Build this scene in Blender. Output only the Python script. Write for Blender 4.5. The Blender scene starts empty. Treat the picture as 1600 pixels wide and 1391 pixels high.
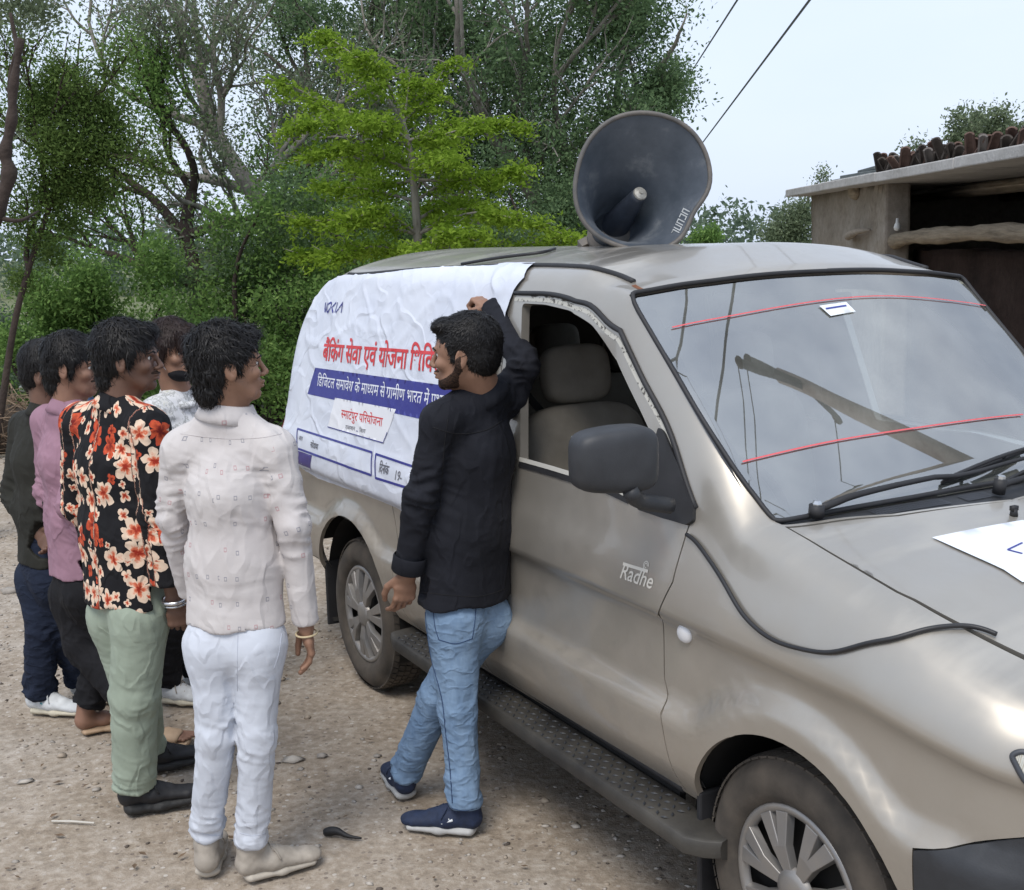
import bpy, bmesh, math, random, time
import numpy as np
from mathutils import Vector, Matrix, noise as mnoise
from mathutils.geometry import delaunay_2d_cdt
T00 = time.time()
random.seed(7); RNG = np.random.default_rng(7)
SC = bpy.context.scene
COL = SC.collection
R = math.radians

# ------------------------------------------------------------------ camera
F_PX, PITCH, ROLL, HC = 1922.15, 0.16259, -0.02511, 1.8832
CW, CH = 1600.0, 1391.0
_c, _s = math.cos(PITCH), math.sin(PITCH)
_fw = np.array([0, _c, -_s]); _u0 = np.array([0, _s, _c]); _r0 = np.array([1.0, 0, 0])
_cr, _sr = math.cos(ROLL), math.sin(ROLL)
_rt = _cr*_r0 + _sr*_u0
_up = -_sr*_r0 + _cr*_u0
cam_d = bpy.data.cameras.new('camera'); cam = bpy.data.objects.new('camera', cam_d); COL.objects.link(cam)
cam_d.sensor_fit = 'HORIZONTAL'; cam_d.sensor_width = 36; cam_d.lens = F_PX/CW*36
cam_d.clip_end = 2000; cam_d.clip_start = .05
cam.matrix_world = Matrix(((_rt[0], _up[0], -_fw[0], 0), (_rt[1], _up[1], -_fw[1], 0), (_rt[2], _up[2], -_fw[2], HC), (0, 0, 0, 1)))
SC.camera = cam
CAMP = np.array([0, 0, HC])

# ------------------------------------------------------------------ sky, sun, exposure
SUN_EL, SUN_AZ = R(58), R(200)
wd = bpy.data.worlds.new('World'); SC.world = wd; wd.use_nodes = True
nt = wd.node_tree; nt.nodes.clear()
wout = nt.nodes.new('ShaderNodeOutputWorld')
sky = nt.nodes.new('ShaderNodeTexSky'); sky.sky_type = 'NISHITA'; sky.sun_disc = False
sky.sun_elevation = SUN_EL; sky.sun_rotation = SUN_AZ; sky.dust_density = 3.0
bg1 = nt.nodes.new('ShaderNodeBackground'); bg1.inputs['Strength'].default_value = .10
nt.links.new(sky.outputs[0], bg1.inputs['Color'])
bg2 = nt.nodes.new('ShaderNodeBackground'); bg2.inputs['Strength'].default_value = .82
tcw = nt.nodes.new('ShaderNodeTexCoord'); nzw = nt.nodes.new('ShaderNodeTexNoise')
nzw.inputs['Scale'].default_value = 1.6; nzw.inputs['Detail'].default_value = 5
mpw = nt.nodes.new('ShaderNodeMapping'); mpw.inputs['Scale'].default_value = (1, 1, 3)
nt.links.new(tcw.outputs['Generated'], mpw.inputs[0]); nt.links.new(mpw.outputs[0], nzw.inputs['Vector'])
crw = nt.nodes.new('ShaderNodeValToRGB')
crw.color_ramp.elements[0].position = .30; crw.color_ramp.elements[0].color = (.65, .755, .95, 1)
crw.color_ramp.elements[1].position = .72; crw.color_ramp.elements[1].color = (.75, .835, .98, 1)
nt.links.new(nzw.outputs['Fac'], crw.inputs[0]); nt.links.new(crw.outputs[0], bg2.inputs['Color'])
mxw = nt.nodes.new('ShaderNodeMixShader'); mxw.inputs[0].default_value = .85
nt.links.new(bg1.outputs[0], mxw.inputs[1]); nt.links.new(bg2.outputs[0], mxw.inputs[2])
nt.links.new(mxw.outputs[0], wout.inputs['Surface'])
sd = bpy.data.lights.new('sun', 'SUN'); sd.energy = 1.5; sd.angle = R(25); sd.color = (1, .95, .88)
sun = bpy.data.objects.new('sun', sd); COL.objects.link(sun)
_sdv = Vector((math.cos(SUN_EL)*math.sin(SUN_AZ), math.cos(SUN_EL)*math.cos(SUN_AZ), math.sin(SUN_EL)))
sun.rotation_euler = _sdv.to_track_quat('Z', 'Y').to_euler()
SC.view_settings.view_transform = 'Standard'; SC.view_settings.look = 'None'
SC.view_settings.exposure = 0.60; SC.view_settings.gamma = 1; SC.view_settings.use_curve_mapping = False

# ------------------------------------------------------------------ helpers
def ray(px, py):
    x = (px-CW/2)/F_PX; y = -(py-CH/2)/F_PX
    return _rt*x + _up*y + _fw
def at(px, py, Y):
    """the point of the place at distance Y in front of the camera"""
    d = ray(px, py); return CAMP + d*(Y/d[1])
def ground_at(px, py):
    d = ray(px, py); return CAMP + d*(-HC/d[2])
def project(P):
    P = np.asarray(P, float) - CAMP
    z = P@_fw
    return CW/2 + F_PX*(P@_rt)/z, CH/2 - F_PX*(P@_up)/z, z

def tag(o, label=None, cat=None, group=None, kind=None):
    if label: o['label'] = label
    if cat: o['category'] = cat
    if group: o['group'] = group
    if kind: o['kind'] = kind
    return o
def empty(name, loc=(0, 0, 0), label=None, cat=None, group=None, rot=None):
    o = bpy.data.objects.new(name, None); COL.objects.link(o); o.location = loc
    if rot: o.rotation_euler = rot
    o.empty_display_size = .1
    return tag(o, label, cat, group)
def link_mesh(name, V, Fs, mat, parent=None, smooth=True, uv=None, mi=None, world=False):
    """V (n,3), Fs list/array of faces"""
    me = bpy.data.meshes.new(name)
    V = np.asarray(V, np.float32).reshape(-1, 3)
    if isinstance(Fs, np.ndarray) and Fs.ndim == 2:
        n, k = Fs.shape
        me.vertices.add(len(V)); me.vertices.foreach_set('co', V.ravel())
        me.loops.add(n*k); me.polygons.add(n)
        me.loops.foreach_set('vertex_index', Fs.astype(np.int32).ravel())
        me.polygons.foreach_set('loop_start', np.arange(0, n*k, k, dtype=np.int32))
        me.update(calc_edges=True)
    else:
        me.from_pydata(V.tolist(), [], [list(map(int, f)) for f in Fs])
        me.update()
    mats = mat if isinstance(mat, (list, tuple)) else [mat]
    for m in mats: me.materials.append(m)
    if smooth: me.polygons.foreach_set('use_smooth', np.ones(len(me.polygons), bool))
    if mi is not None: me.polygons.foreach_set('material_index', np.asarray(mi, np.int32))
    if uv is not None:
        uvl = me.uv_layers.new(name='UVMap')
        li = np.empty(len(me.loops), np.int32); me.loops.foreach_get('vertex_index', li)
        uvl.data.foreach_set('uv', np.asarray(uv, np.float32)[li].ravel())
    o = bpy.data.objects.new(name, me); COL.objects.link(o)
    if parent is not None:
        o.parent = parent
        if world:
            bpy.context.view_layer.update()
            o.matrix_parent_inverse = parent.matrix_world.inverted()
    return o

class MB:
    def __init__(s): s.V = []; s.F = []; s.n = 0; s.uv = []
    def add(s, V, F):
        V = np.asarray(V, float).reshape(-1, 3)
        s.V.append(V); s.F += [[i+s.n for i in f] for f in F]; s.n += len(V)
        return s
    def box(s, c, size, rot=None, taper=1.0):
        x, y, z = [k/2 for k in size]
        V = np.array([[-x, -y, -z], [x, -y, -z], [x, y, -z], [-x, y, -z], [-x*taper, -y*taper, z], [x*taper, -y*taper, z], [x*taper, y*taper, z], [-x*taper, y*taper, z]])
        if rot is not None: V = V@np.array(rot).T
        return s.add(V+np.array(c), [[0, 3, 2, 1], [4, 5, 6, 7], [0, 1, 5, 4], [1, 2, 6, 5], [2, 3, 7, 6], [3, 0, 4, 7]])
    def tube(s, P, r, n=8, caps=True):
        P = np.asarray(P, float); m = len(P)
        rr = np.full(m, r) if np.isscalar(r) else np.asarray(r, float)
        T = np.gradient(P, axis=0); T /= np.linalg.norm(T, axis=1)[:, None]+1e-12
        ref = np.array([0, 0, 1.0]) if abs(T[0][2]) < .9 else np.array([1.0, 0, 0])
        N = np.cross(T[0], ref); N /= np.linalg.norm(N)
        V = []
        a = np.arange(n)*2*math.pi/n
        for i in range(m):
            N = N - T[i]*(N@T[i]); N /= np.linalg.norm(N)+1e-12
            B = np.cross(T[i], N)
            V.append(P[i]+rr[i]*(np.cos(a)[:, None]*N+np.sin(a)[:, None]*B))
        F = [[i*n+j, i*n+(j+1) % n, (i+1)*n+(j+1) % n, (i+1)*n+j] for i in range(m-1) for j in range(n)]
        if caps: F += [list(range(n))[::-1], [(m-1)*n+j for j in range(n)]]
        return s.add(np.concatenate(V), F)
    def lathe(s, prof, n=32, origin=(0, 0, 0), axis='y', close=False):
        """prof [(r, h)] around an axis"""
        a = np.arange(n)*2*math.pi/n; V = []
        for r, h in prof:
            c, d = r*np.cos(a), r*np.sin(a); k = np.full(n, h)
            V.append(np.stack({'y': (c, k, d), 'z': (c, d, k), 'x': (k, c, d)}[axis], 1))
        m = len(prof)
        F = [[i*n+j, (i+1)*n+j, (i+1)*n+(j+1) % n, i*n+(j+1) % n] for i in range(m-1) for j in range(n)]
        return s.add(np.concatenate(V)+np.array(origin), F)
    def build(s, name, mat, parent=None, smooth=False, world=False, xf=None):
        V = np.concatenate(s.V)
        if xf is not None: V = V@np.array(xf[0]).T + np.array(xf[1])
        return link_mesh(name, V, s.F, mat, parent, smooth, world=world)

def bevel(o, w=.004, seg=2, ang=40):
    m = o.modifiers.new('bevel', 'BEVEL'); m.width = w; m.segments = seg; m.limit_method = 'ANGLE'; m.angle_limit = R(ang)
    return o
def crspline(P, n=8):
    P = np.asarray(P, float); Q = np.vstack([2*P[0]-P[1], P, 2*P[-1]-P[-2]]); out = []
    for i in range(1, len(Q)-2):
        for k in range(n):
            t = k/n; a, b, c, d = Q[i-1], Q[i], Q[i+1], Q[i+2]
            out.append(.5*((2*b)+(-a+c)*t+(2*a-5*b+4*c-d)*t*t+(-a+3*b-3*c+d)*t**3))
    out.append(Q[-2]); return np.array(out)
def sstep(a, b, x):
    t = np.clip((x-a)/(b-a), 0, 1); return t*t*(3-2*t)

# ------------------------------------------------------------------ materials
def _in(nd, k, v):
    if k in nd.inputs: nd.inputs[k].default_value = v
class M:
    def __init__(s, name, col, rough=.7, metal=0, spec=.5, **kw):
        s.m = bpy.data.materials.new(name); s.m.use_nodes = True; s.nt = s.m.node_tree
        s.b = s.nt.nodes['Principled BSDF']
        s.b.inputs['Base Color'].default_value = (*col, 1); s.b.inputs['Roughness'].default_value = rough
        s.b.inputs['Metallic'].default_value = metal; _in(s.b, 'Specular IOR Level', spec)
        for k, v in kw.items(): _in(s.b, k, v)
        s.col = col
    def N(s, t, **kw):
        n = s.nt.nodes.new(t)
        for k, v in kw.items():
            if hasattr(n, k): setattr(n, k, v)
            else: n.inputs[k.replace('_', ' ')].default_value = v
        return n
    def L(s, a, b): s.nt.links.new(a, b)
    def coord(s, kind='Object', scale=(1, 1, 1)):
        t = s.N('ShaderNodeTexCoord'); mp = s.N('ShaderNodeMapping'); mp.inputs['Scale'].default_value = scale
        s.L(t.outputs[kind], mp.inputs[0]); return mp.outputs[0]
    def noise(s, scale, detail=4, rough=.55, co=None, st=(1, 1, 1), kind='Object'):
        n = s.N('ShaderNodeTexNoise'); n.inputs['Scale'].default_value = scale; n.inputs['Detail'].default_value = detail
        n.inputs['Roughness'].default_value = rough
        s.L(co if co is not None else s.coord(kind, st), n.inputs['Vector']); return n.outputs['Fac']
    def ramp(s, src, stops):
        r = s.N('ShaderNodeValToRGB'); e = r.color_ramp.elements
        while len(e) < len(stops): e.new(.5)
        for k, (p, c) in enumerate(stops): e[k].position = p; e[k].color = (*c, 1) if len(c) == 3 else c
        s.L(src, r.inputs[0]); return r.outputs['Color']
    def mix(s, fac, a, b, mode='MIX'):
        n = s.N('ShaderNodeMix'); n.data_type = 'RGBA'; n.blend_type = mode
        for sock, v in ((n.inputs[0], fac), (n.inputs[6], a), (n.inputs[7], b)):
            if hasattr(v, 'is_linked') or hasattr(v, 'links'): s.L(v, sock)
            else: sock.default_value = v if not isinstance(v, tuple) or len(v) == 4 else (*v, 1)
        return n.outputs[2]
    def math(s, op, a, b=0.0, c=None):
        n = s.N('ShaderNodeMath'); n.operation = op
        for i, v in enumerate((a, b) if c is None else (a, b, c)):
            if hasattr(v, 'links'): s.L(v, n.inputs[i])
            else: n.inputs[i].default_value = v
        return n.outputs[0]
    def base(s, o): s.L(o, s.b.inputs['Base Color']); return s
    def rgh(s, o): s.L(o, s.b.inputs['Roughness']); return s
    def bump(s, h, strength=.3, dist=.01):
        n = s.N('ShaderNodeBump'); n.inputs['Strength'].default_value = strength; n.inputs['Distance'].default_value = dist
        s.L(h, n.inputs['Height'])
        if s.b.inputs['Normal'].is_linked: s.L(s.b.inputs['Normal'].links[0].from_socket, n.inputs['Normal'])
        s.L(n.outputs[0], s.b.inputs['Normal']); return s
def sc(c, k): return tuple(min(1, x*k) for x in c)
def varied(name, col, rough=.7, amt=.25, scale=6, bscale=None, bstr=.2, bdist=.005, metal=0, spec=.5, tint=None, **kw):
    m = M(name, col, rough, metal, spec, **kw)
    n = m.noise(scale, 5)
    m.base(m.ramp(n, [(.25, sc(col, 1-amt)), (.75, sc(tint or col, 1+amt))]))
    if bscale: m.bump(m.noise(bscale, 4), bstr, bdist)
    return m.m

def superell(c, r, e, n=28, m=18, rot=None):
    V = []
    for i in range(m+1):
        ph = -math.pi/2+math.pi*i/m; cp, sp = math.cos(ph), math.sin(ph)
        for j in range(n):
            th = 2*math.pi*j/n; ct, s_ = math.cos(th), math.sin(th)
            f = lambda x: math.copysign(abs(x)**e, x)
            V.append((r[0]*f(cp)*f(ct), r[1]*f(cp)*f(s_), r[2]*f(sp)))
    V = np.array(V)
    if rot is not None: V = V@np.array(rot).T
    return V+np.array(c), [[i*n+j, i*n+(j+1) % n, (i+1)*n+(j+1) % n, (i+1)*n+j] for i in range(m) for j in range(n)]
def unit(v): v = np.array(v, float); return v/np.linalg.norm(v)

def creases(m, scale, strength, dist, st=(1, 1, 1), wid=.045):
    """sharp cloth or sheet creases: ridges where a noise field crosses its middle"""
    for k, o_ in enumerate((0.0, 7.3)):
        t = m.N('ShaderNodeTexCoord'); mp = m.N('ShaderNodeMapping'); mp.inputs['Scale'].default_value = st; mp.inputs['Location'].default_value = (o_, o_*.7, o_*.3); mp.inputs['Rotation'].default_value = (0, .5*k, .4*k); m.L(t.outputs['Object'], mp.inputs[0])
        n = m.noise(scale*(1+.7*k), 2, .5, co=mp.outputs[0]); m.bump(m.ramp(n, [(.5-wid*2.2, (0, 0, 0)), (.5, (1, 1, 1)), (.5+wid, (0, 0, 0))]), strength, dist)
# ================================================================== GROUND
def graded(a, b, c, d, near, far):
    xs = list(np.arange(b, c, near)); x = b; st = near
    while x > a: st *= 1.25; x -= min(st, far); xs.insert(0, max(x, a))
    x = c; st = near
    while x < d: st *= 1.25; x += min(st, far); xs.append(min(x, d))
    return np.array(xs)
gx = graded(-260, -5.5, 3.2, 260, .05, 30); gy = graded(-30, 2.2, 9.5, 420, .05, 30)
GX, GY = np.meshgrid(gx, gy, indexing='ij')
def ground_h(x, y):
    P = np.stack([x, y, np.zeros_like(x)], -1).reshape(-1, 3); out = []
    f = lambda s_, a: np.array([mnoise.noise(Vector((p[0]*s_, p[1]*s_, a))) for p in P])
    near = ((np.abs(x.ravel()) < 9) & (y.ravel() < 14)); h = np.zeros(len(P)); Pn = P[near]
    g = lambda s_, a: np.array([mnoise.noise(Vector((p[0]*s_, p[1]*s_, a))) for p in Pn])
    h[near] = .010*g(1.3, 1)+.006*g(5, 4)-.006
    return h.reshape(x.shape)
GZ = ground_h(GX, GY)
V = np.stack([GX, GY, GZ], -1).reshape(-1, 3); ni, nj = GX.shape
ii, jj = np.meshgrid(np.arange(ni-1), np.arange(nj-1), indexing='ij'); a = (ii*nj+jj).ravel()
m = M('dirt', (.30, .24, .18), .95, 0, .2)
n1, n2, n3, n4 = m.noise(.55, 6, .62), m.noise(3.2, 7, .68), m.noise(26, 5, .7), m.noise(90, 4, .7)
c = m.ramp(n1, [(.36, (.29, .22, .155)), (.50, (.375, .305, .235)), (.66, (.40, .37, .33))])
c = m.mix(.62, c, m.ramp(n2, [(.30, (.21, .165, .125)), (.47, (.345, .29, .225)), (.66, (.47, .42, .36))]))
c = m.mix(.45, c, m.ramp(n3, [(.30, (.08, .065, .05)), (.48, (.27, .22, .17)), (.70, (.56, .51, .45))]))
vo = m.N('ShaderNodeTexVoronoi'); vo.inputs['Scale'].default_value = 42; m.L(m.coord(), vo.inputs['Vector'])
cs = m.N('ShaderNodeSeparateColor'); m.L(vo.outputs['Color'], cs.inputs[0])
pm = m.math('MULTIPLY', m.math('LESS_THAN', vo.outputs['Distance'], .30), m.math('GREATER_THAN', cs.outputs[0], .62))
c = m.mix(m.math('MULTIPLY', pm, .75), c, m.ramp(cs.outputs[1], [(.3, (.15, .12, .10)), (.6, (.36, .31, .26)), (.9, (.55, .51, .46))]))
_sp = m.N('ShaderNodeSeparateXYZ'); m.L(m.coord(), _sp.inputs[0]); _far = m.ramp(m.math('ADD', m.math('DIVIDE', _sp.outputs[1], 40), m.math('MULTIPLY', n1, .25)), [(.42, (0, 0, 0)), (.52, (1, 1, 1))]); c = m.mix(_far, c, m.ramp(n2, [(.35, (.10, .12, .06)), (.65, (.19, .20, .11))]))
m.base(c); m.bump(n2, .5, .03); m.bump(n3, .6, .012); m.bump(n4, .5, .004); m.bump(m.math('MULTIPLY', pm, 1), .5, .006)
tag(link_mesh('ground', V, np.stack([a, a+nj, a+nj+1, a+1], 1).astype(np.int32), m.m), kind='structure')
# gravel
_rl = np.random.default_rng(77); _n = 900; _c = np.stack([_rl.uniform(-5, 2.5, _n), _rl.uniform(2.4, 10, _n), np.full(_n, .006)], 1)
_litter = _c
def rocks(n, area, smin, smax, power=2.2, seed=1, hz=.55, dens=None):
    rs = np.random.default_rng(seed); base = np.array([[1, 0, 0], [-1, 0, 0], [0, 1, 0], [0, -1, 0], [0, 0, 1], [0, 0, -1], [.62, .62, .5], [-.62, .62, .5], [.62, -.62, .5], [-.62, -.62, .5]], float)
    Ft = np.array([[4, 6, 8], [4, 8, 9], [4, 9, 7], [4, 7, 6], [6, 0, 8], [6, 2, 0], [6, 7, 2], [7, 1, 2], [7, 9, 1], [9, 3, 1], [9, 8, 3], [8, 0, 3], [0, 2, 5], [2, 1, 5], [1, 3, 5], [3, 0, 5]])
    x = rs.uniform(area[0], area[1], n); y = rs.uniform(area[2], area[3], n)
    if dens is not None:
        k = np.array([mnoise.noise(Vector((a*1.1, b*1.1, 7.0))) for a, b in zip(x, y)]) > dens+rs.normal(0, .15, n); x, y = x[k], y[k]; n = len(x)
    s = smin+(smax-smin)*rs.random(n)**power; V = base[None]*(1+rs.uniform(-.28, .28, (n, 10, 3))); V = V*s[:, None, None]*np.stack([rs.uniform(.8, 1.5, n), np.ones(n), rs.uniform(.4, .8, n)], 1)[:, None]
    th = rs.uniform(0, 6.28, n); c_, s_ = np.cos(th)[:, None], np.sin(th)[:, None]; X = V[..., 0]*c_-V[..., 1]*s_; Y_ = V[..., 0]*s_+V[..., 1]*c_
    gz = np.array([.010*mnoise.noise(Vector((a*1.3, b*1.3, 1)))+.006*mnoise.noise(Vector((a*5, b*5, 4)))-.006 for a, b in zip(x, y)])
    V = np.stack([X+x[:, None], Y_+y[:, None], V[..., 2]+(gz+s*.12)[:, None]], -1).reshape(-1, 3)
    F_ = (Ft[None]+np.arange(n)[:, None, None]*10).reshape(-1, 3).astype(np.int32); return V, F_, np.repeat(rs.choice(4, n, p=[.40, .34, .16, .10]), len(Ft))
MS = [varied('stone_tan', (.33, .275, .215), .9, .25, 30), varied('stone_grey', (.31, .28, .245), .9, .25, 30), varied('stone_pale', (.44, .40, .35), .9, .15, 30), varied('stone_dark', (.10, .08, .065), .9, .3, 30)]
V, F_, mi_ = rocks(34000, (-5.2, 3.0, 2.4, 8.5), .0018, .0115, 3.6, 1, dens=-.05); tag(link_mesh('gravel', V, F_, MS, smooth=False, mi=mi_), kind='stuff')
V, F_, mi_ = rocks(9000, (-9, 6, 8, 15), .006, .028, 3, 5, dens=-.1); tag(link_mesh('gravel', V, F_, MS, smooth=False, mi=mi_), kind='stuff')
SL = ['pale stone between the floral man and the white trousers', 'pale stone right of the white trousers, near the hanging hand', 'small grey stone below the leftmost white trainer', 'tan stone between the white trousers and the jeans', 'small stone just behind the raised blue shoe', 'small stone hidden between the two left pairs of legs', 'small stone low at the left edge below the trainers', 'small stone left of the raised blue shoe heel', 'small stone left of the rear tyre foot', 'small stone between the white trousers and blue shoe', 'small stone left of the black chunky shoes', 'small stone just below the hanging hand with bracelet', 'stone in the shade right of the nearest blue shoe', 'flat larger stone at the far left beside the jeans', 'stone in the shade under the running board']
rs = np.random.default_rng(11)
for i, (px, py, s_) in enumerate([(245, 845+325, .030), (430, 1098, .022), (95, 1180, .022), (458, 1187, .026), (503, 1180, .024), (300, 1180, .02), (40, 1220, .02), (590, 1180, .016), (480, 1120, .017), (560, 1230, .017), (150, 1232, .016), (440, 1060, .018), (900, 1290, .018), (15, 925, .05), (850, 1250, .016)]):
    V, F_, _ = rocks(1, (0, .001, 0, .001), s_, s_+.0001, 1, 50+i); g = ground_at(px, py)
    o = link_mesh('stone', V, F_, MS[(2, 1, 0)[i % 3]], smooth=False); o.location = g; tag(o, SL[i], 'stone', 'loose stones on the dirt')
g = ground_at(530, 1310); o = MB().tube(crspline(np.array([g+[-.05, .02, .012], g+[-.01, .01, .02], g+[.03, -.01, .012], g+[.075, -.02, .008]]), 5), [.012, .014, .015, .015, .014, .013, .012, .010, .009, .008, .007, .006, .005, .005, .004, .003], 6).build('rubber_scrap', M('scrap_black', (.012, .012, .013), .6).m, None, True); tag(o, 'small curled black rubber scrap on the dirt between the two nearest men', 'scrap')
g = ground_at(112, 1287); o = MB().tube(np.array([g+[-.07, .01, .006], g+[0, 0, .008], g+[.08, -.01, .005]]), [.003, .004, .003], 6).build('stick', M('stick_white', (.55, .52, .46), .8).m, None); tag(o, 'thin bleached stick lying on the dirt at the lower left', 'stick')

V = []; F_ = []
for i, c_ in enumerate(_litter):
    a = _rl.uniform(0, 6.28); L_ = _rl.uniform(.006, .022); w_ = L_*_rl.uniform(.2, .5); d_ = np.array([math.cos(a), math.sin(a), 0]); e_ = np.array([-d_[1], d_[0], 0]); V += [c_-d_*L_, c_-e_*w_+[0, 0, .003], c_+d_*L_+[0, 0, _rl.uniform(0, .008)], c_+e_*w_+[0, 0, .003]]; F_.append([4*i, 4*i+1, 4*i+2, 4*i+3])
tag(link_mesh('leaf_litter', np.array(V), F_, [varied('dead_leaf', (.13, .085, .05), .9, .5, 8)], smooth=False), kind='stuff')

# ================================================================== BUILDING at the right
def mud(name, a, b, c3, sc_=3):
    m = M(name, b, .95, 0, .15); n1 = m.noise(sc_, 6, .65); n2 = m.noise(22, 5, .7); c = m.ramp(n1, [(.32, a), (.5, b), (.68, c3)]); c = m.mix(.3, c, m.ramp(n2, [(.35, sc(a, .7)), (.65, c3)])); m.base(c); m.bump(n1, .4, .04); m.bump(n2, .5, .01); return m.m
M_MUD = mud('mud_plaster', (.20, .165, .125), (.29, .25, .20), (.36, .32, .27)); M_SLAB = mud('stone_slab_pale', (.36, .35, .33), (.46, .45, .43), (.54, .53, .51)); M_INR = mud('dark_mud_wall', (.018, .012, .010), (.035, .022, .018), (.05, .034, .028))  # inner wall is a very dark red-brown mud tone
M_LOG = M('log_wood', (.22, .17, .11), .9); M_LOG.base(M_LOG.ramp(M_LOG.noise(6, 6, .65, st=(6, .6, 6)), [(.3, (.14, .11, .075)), (.55, (.28, .225, .155)), (.75, (.38, .32, .24))])); M_LOG.bump(M_LOG.noise(8, 5, .6, st=(6, .5, 6)), .6, .02); M_LOG = M_LOG.m
bld = empty('shed', (2.8, 9, 0), 'low mud-walled shed with stone slab roof and log beam behind the van', 'shed'); bo = np.array([2.8, 9, 0])
def bpart(mb, name, mat, smooth=False, bv=0, rough=0, par=None):
    V = np.concatenate(mb.V)-bo; o = link_mesh(name, V, mb.F, mat, par or bld, smooth)
    if bv: bevel(o, bv, 2)
    if rough:
        s_ = o.modifiers.new('cut', 'SUBSURF'); s_.subdivision_type = 'SIMPLE'; s_.levels = s_.render_levels = 5
        tx = bpy.data.textures.new('lump', 'CLOUDS'); tx.noise_scale = .22; d_ = o.modifiers.new('lump', 'DISPLACE'); d_.texture = tx; d_.strength = rough; d_.mid_level = .5
    return o
m = MB(); m.box((2.87, 10.42, 1.13), (.15, 2.06, 2.26)); bpart(m, 'wall', M_MUD, True, 0, .05)
m = MB(); m.box((2.88, 9.30, 1.13), (.19, .22, 2.26)); bpart(m, 'pier', M_MUD, True, .02, .025)
m = MB(); m.box((4.6, 11.4, 1.13), (3.4, .15, 2.26)); bpart(m, 'wall', M_MUD)
m = MB(); m.box((6.3, 8.2, 1.13), (.15, 6.3, 2.26)); bpart(m, 'wall', M_MUD)
m = MB(); m.box((4.6, 5.2, 1.13), (3.4, .15, 2.26)); bpart(m, 'wall', M_MUD)
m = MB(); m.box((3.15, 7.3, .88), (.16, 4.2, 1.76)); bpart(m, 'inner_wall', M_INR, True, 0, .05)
for i, (y0, y1) in enumerate([(10.35, 11.66), (8.85, 10.345), (7.3, 8.845), (6.2, 7.295), (5.1, 6.195)]):
    m = MB(); m.box((4.55, (y0+y1)/2, 2.276+.003*(i % 2)), (3.9, y1-y0-.004, .066)); bpart(m, 'roof_slab', M_SLAB, False, .008)
m = MB(); Pl = crspline(np.array([[2.88, 9.45, 1.80], [2.86, 8.9, 1.85], [2.88, 8.2, 1.865], [2.87, 7.4, 1.875], [2.9, 6.6, 1.86], [2.88, 5.9, 1.88], [2.9, 5.25, 1.86]]), 6); m.tube(Pl, [.052+.007*math.sin(i*.7)+.004*math.sin(i*2.3) for i in range(len(Pl))], 14); bpart(m, 'log_beam', M_LOG, True)
m = MB(); Vk, Fk = superell((0, 0, 0), (.05, .105, .075), .9, 20, 12)
Vk = Vk*(1+.12*np.array([mnoise.noise(Vector(v*22)) for v in Vk]))[:, None]; kp = (lambda d: CAMP+d*(2.785/d[0]))(ray(1336, 297)); m.add(Vk+kp, Fk); bpart(m, 'log_end', M_LOG, True)
kp = (lambda d: CAMP+d*(2.785/d[0]))(ray(1345, 364)); m = MB(); m.tube(crspline(np.array([kp+[-.03, .28, -.03], kp+[-.05, .1, -.015], kp+[-.05, -.1, .01], kp+[-.01, -.28, .02]]), 5), [.012, .03, .034, .034, .032, .032, .032, .03, .028, .026, .024, .022, .02, .016, .012, .008], 8); bpart(m, 'ledge', M_MUD, True)
bp_ = (lambda d: CAMP+d*(2.84/d[0]))(ray(1402, 352)); m = MB(); m.lathe([(0, .05), (.010, .05), (.012, .02), (.020, .005), (.026, -.015), (.020, -.035), (0, -.043)], 16, bp_, 'z'); bpart(m, 'bulb', M('bulb_white', (.7, .7, .66), .3).m, True)
M_TILE = [varied('clay_tile_red', (.085, .045, .036), .9, .35, 14, 60, .4, .004, tint=(.11, .07, .055)), varied('clay_tile_dark', (.055, .045, .038), .9, .35, 14, 60, .4, .004), varied('clay_tile_grey', (.14, .125, .115), .9, .3, 14, 60, .4, .004)]
rs = np.random.default_rng(4); yy = 9.28
def tile(r, L_, th=.012):
    a = np.linspace(.25, math.pi-.25, 7); o_ = np.stack([r*np.cos(a), np.zeros(7), r*np.sin(a)], 1); i_ = np.stack([(r-th)*np.cos(a), np.zeros(7), (r-th)*np.sin(a)], 1)
    V = np.concatenate([o_, i_, o_*.86+[0, L_, 0], i_*.86+[0, L_, 0]]); F_ = []
    for k in range(6): F_ += [[k, k+1, 15+k, 14+k], [7+k+1, 7+k, 21+k, 22+k], [k+1, k, 7+k, 8+k], [14+k, 15+k, 22+k, 21+k]]
    F_ += [[0, 14, 21, 7], [6, 13, 27, 20]]; return V, F_
while yy > 5.2:
    L_ = rs.uniform(.16, .30); L_ *= .66; V, F_ = tile(rs.uniform(.030, .042), L_); lean = rs.uniform(.45, .8); yaw = rs.normal(.25, .25)
    c_, s_ = math.cos(lean), math.sin(lean); Rx = np.array([[1, 0, 0], [0, c_, -s_], [0, s_, c_]]); Rz = rotz_(yaw+math.pi) if False else np.array([[math.cos(yaw), -math.sin(yaw), 0], [math.sin(yaw), math.cos(yaw), 0], [0, 0, 1]])
    V = (V@Rx.T)@Rz.T; V = V*[1, -1, 1]; V = V-[0, 0, V[:, 2].min()]+[rs.uniform(2.72, 2.86), yy, 2.312]
    m = MB(); m.add(V, F_); bpart(m, 'roof_tile', M_TILE[rs.choice(3, p=[.45, .38, .17])], False); yy -= rs.uniform(.028, .055)
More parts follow.
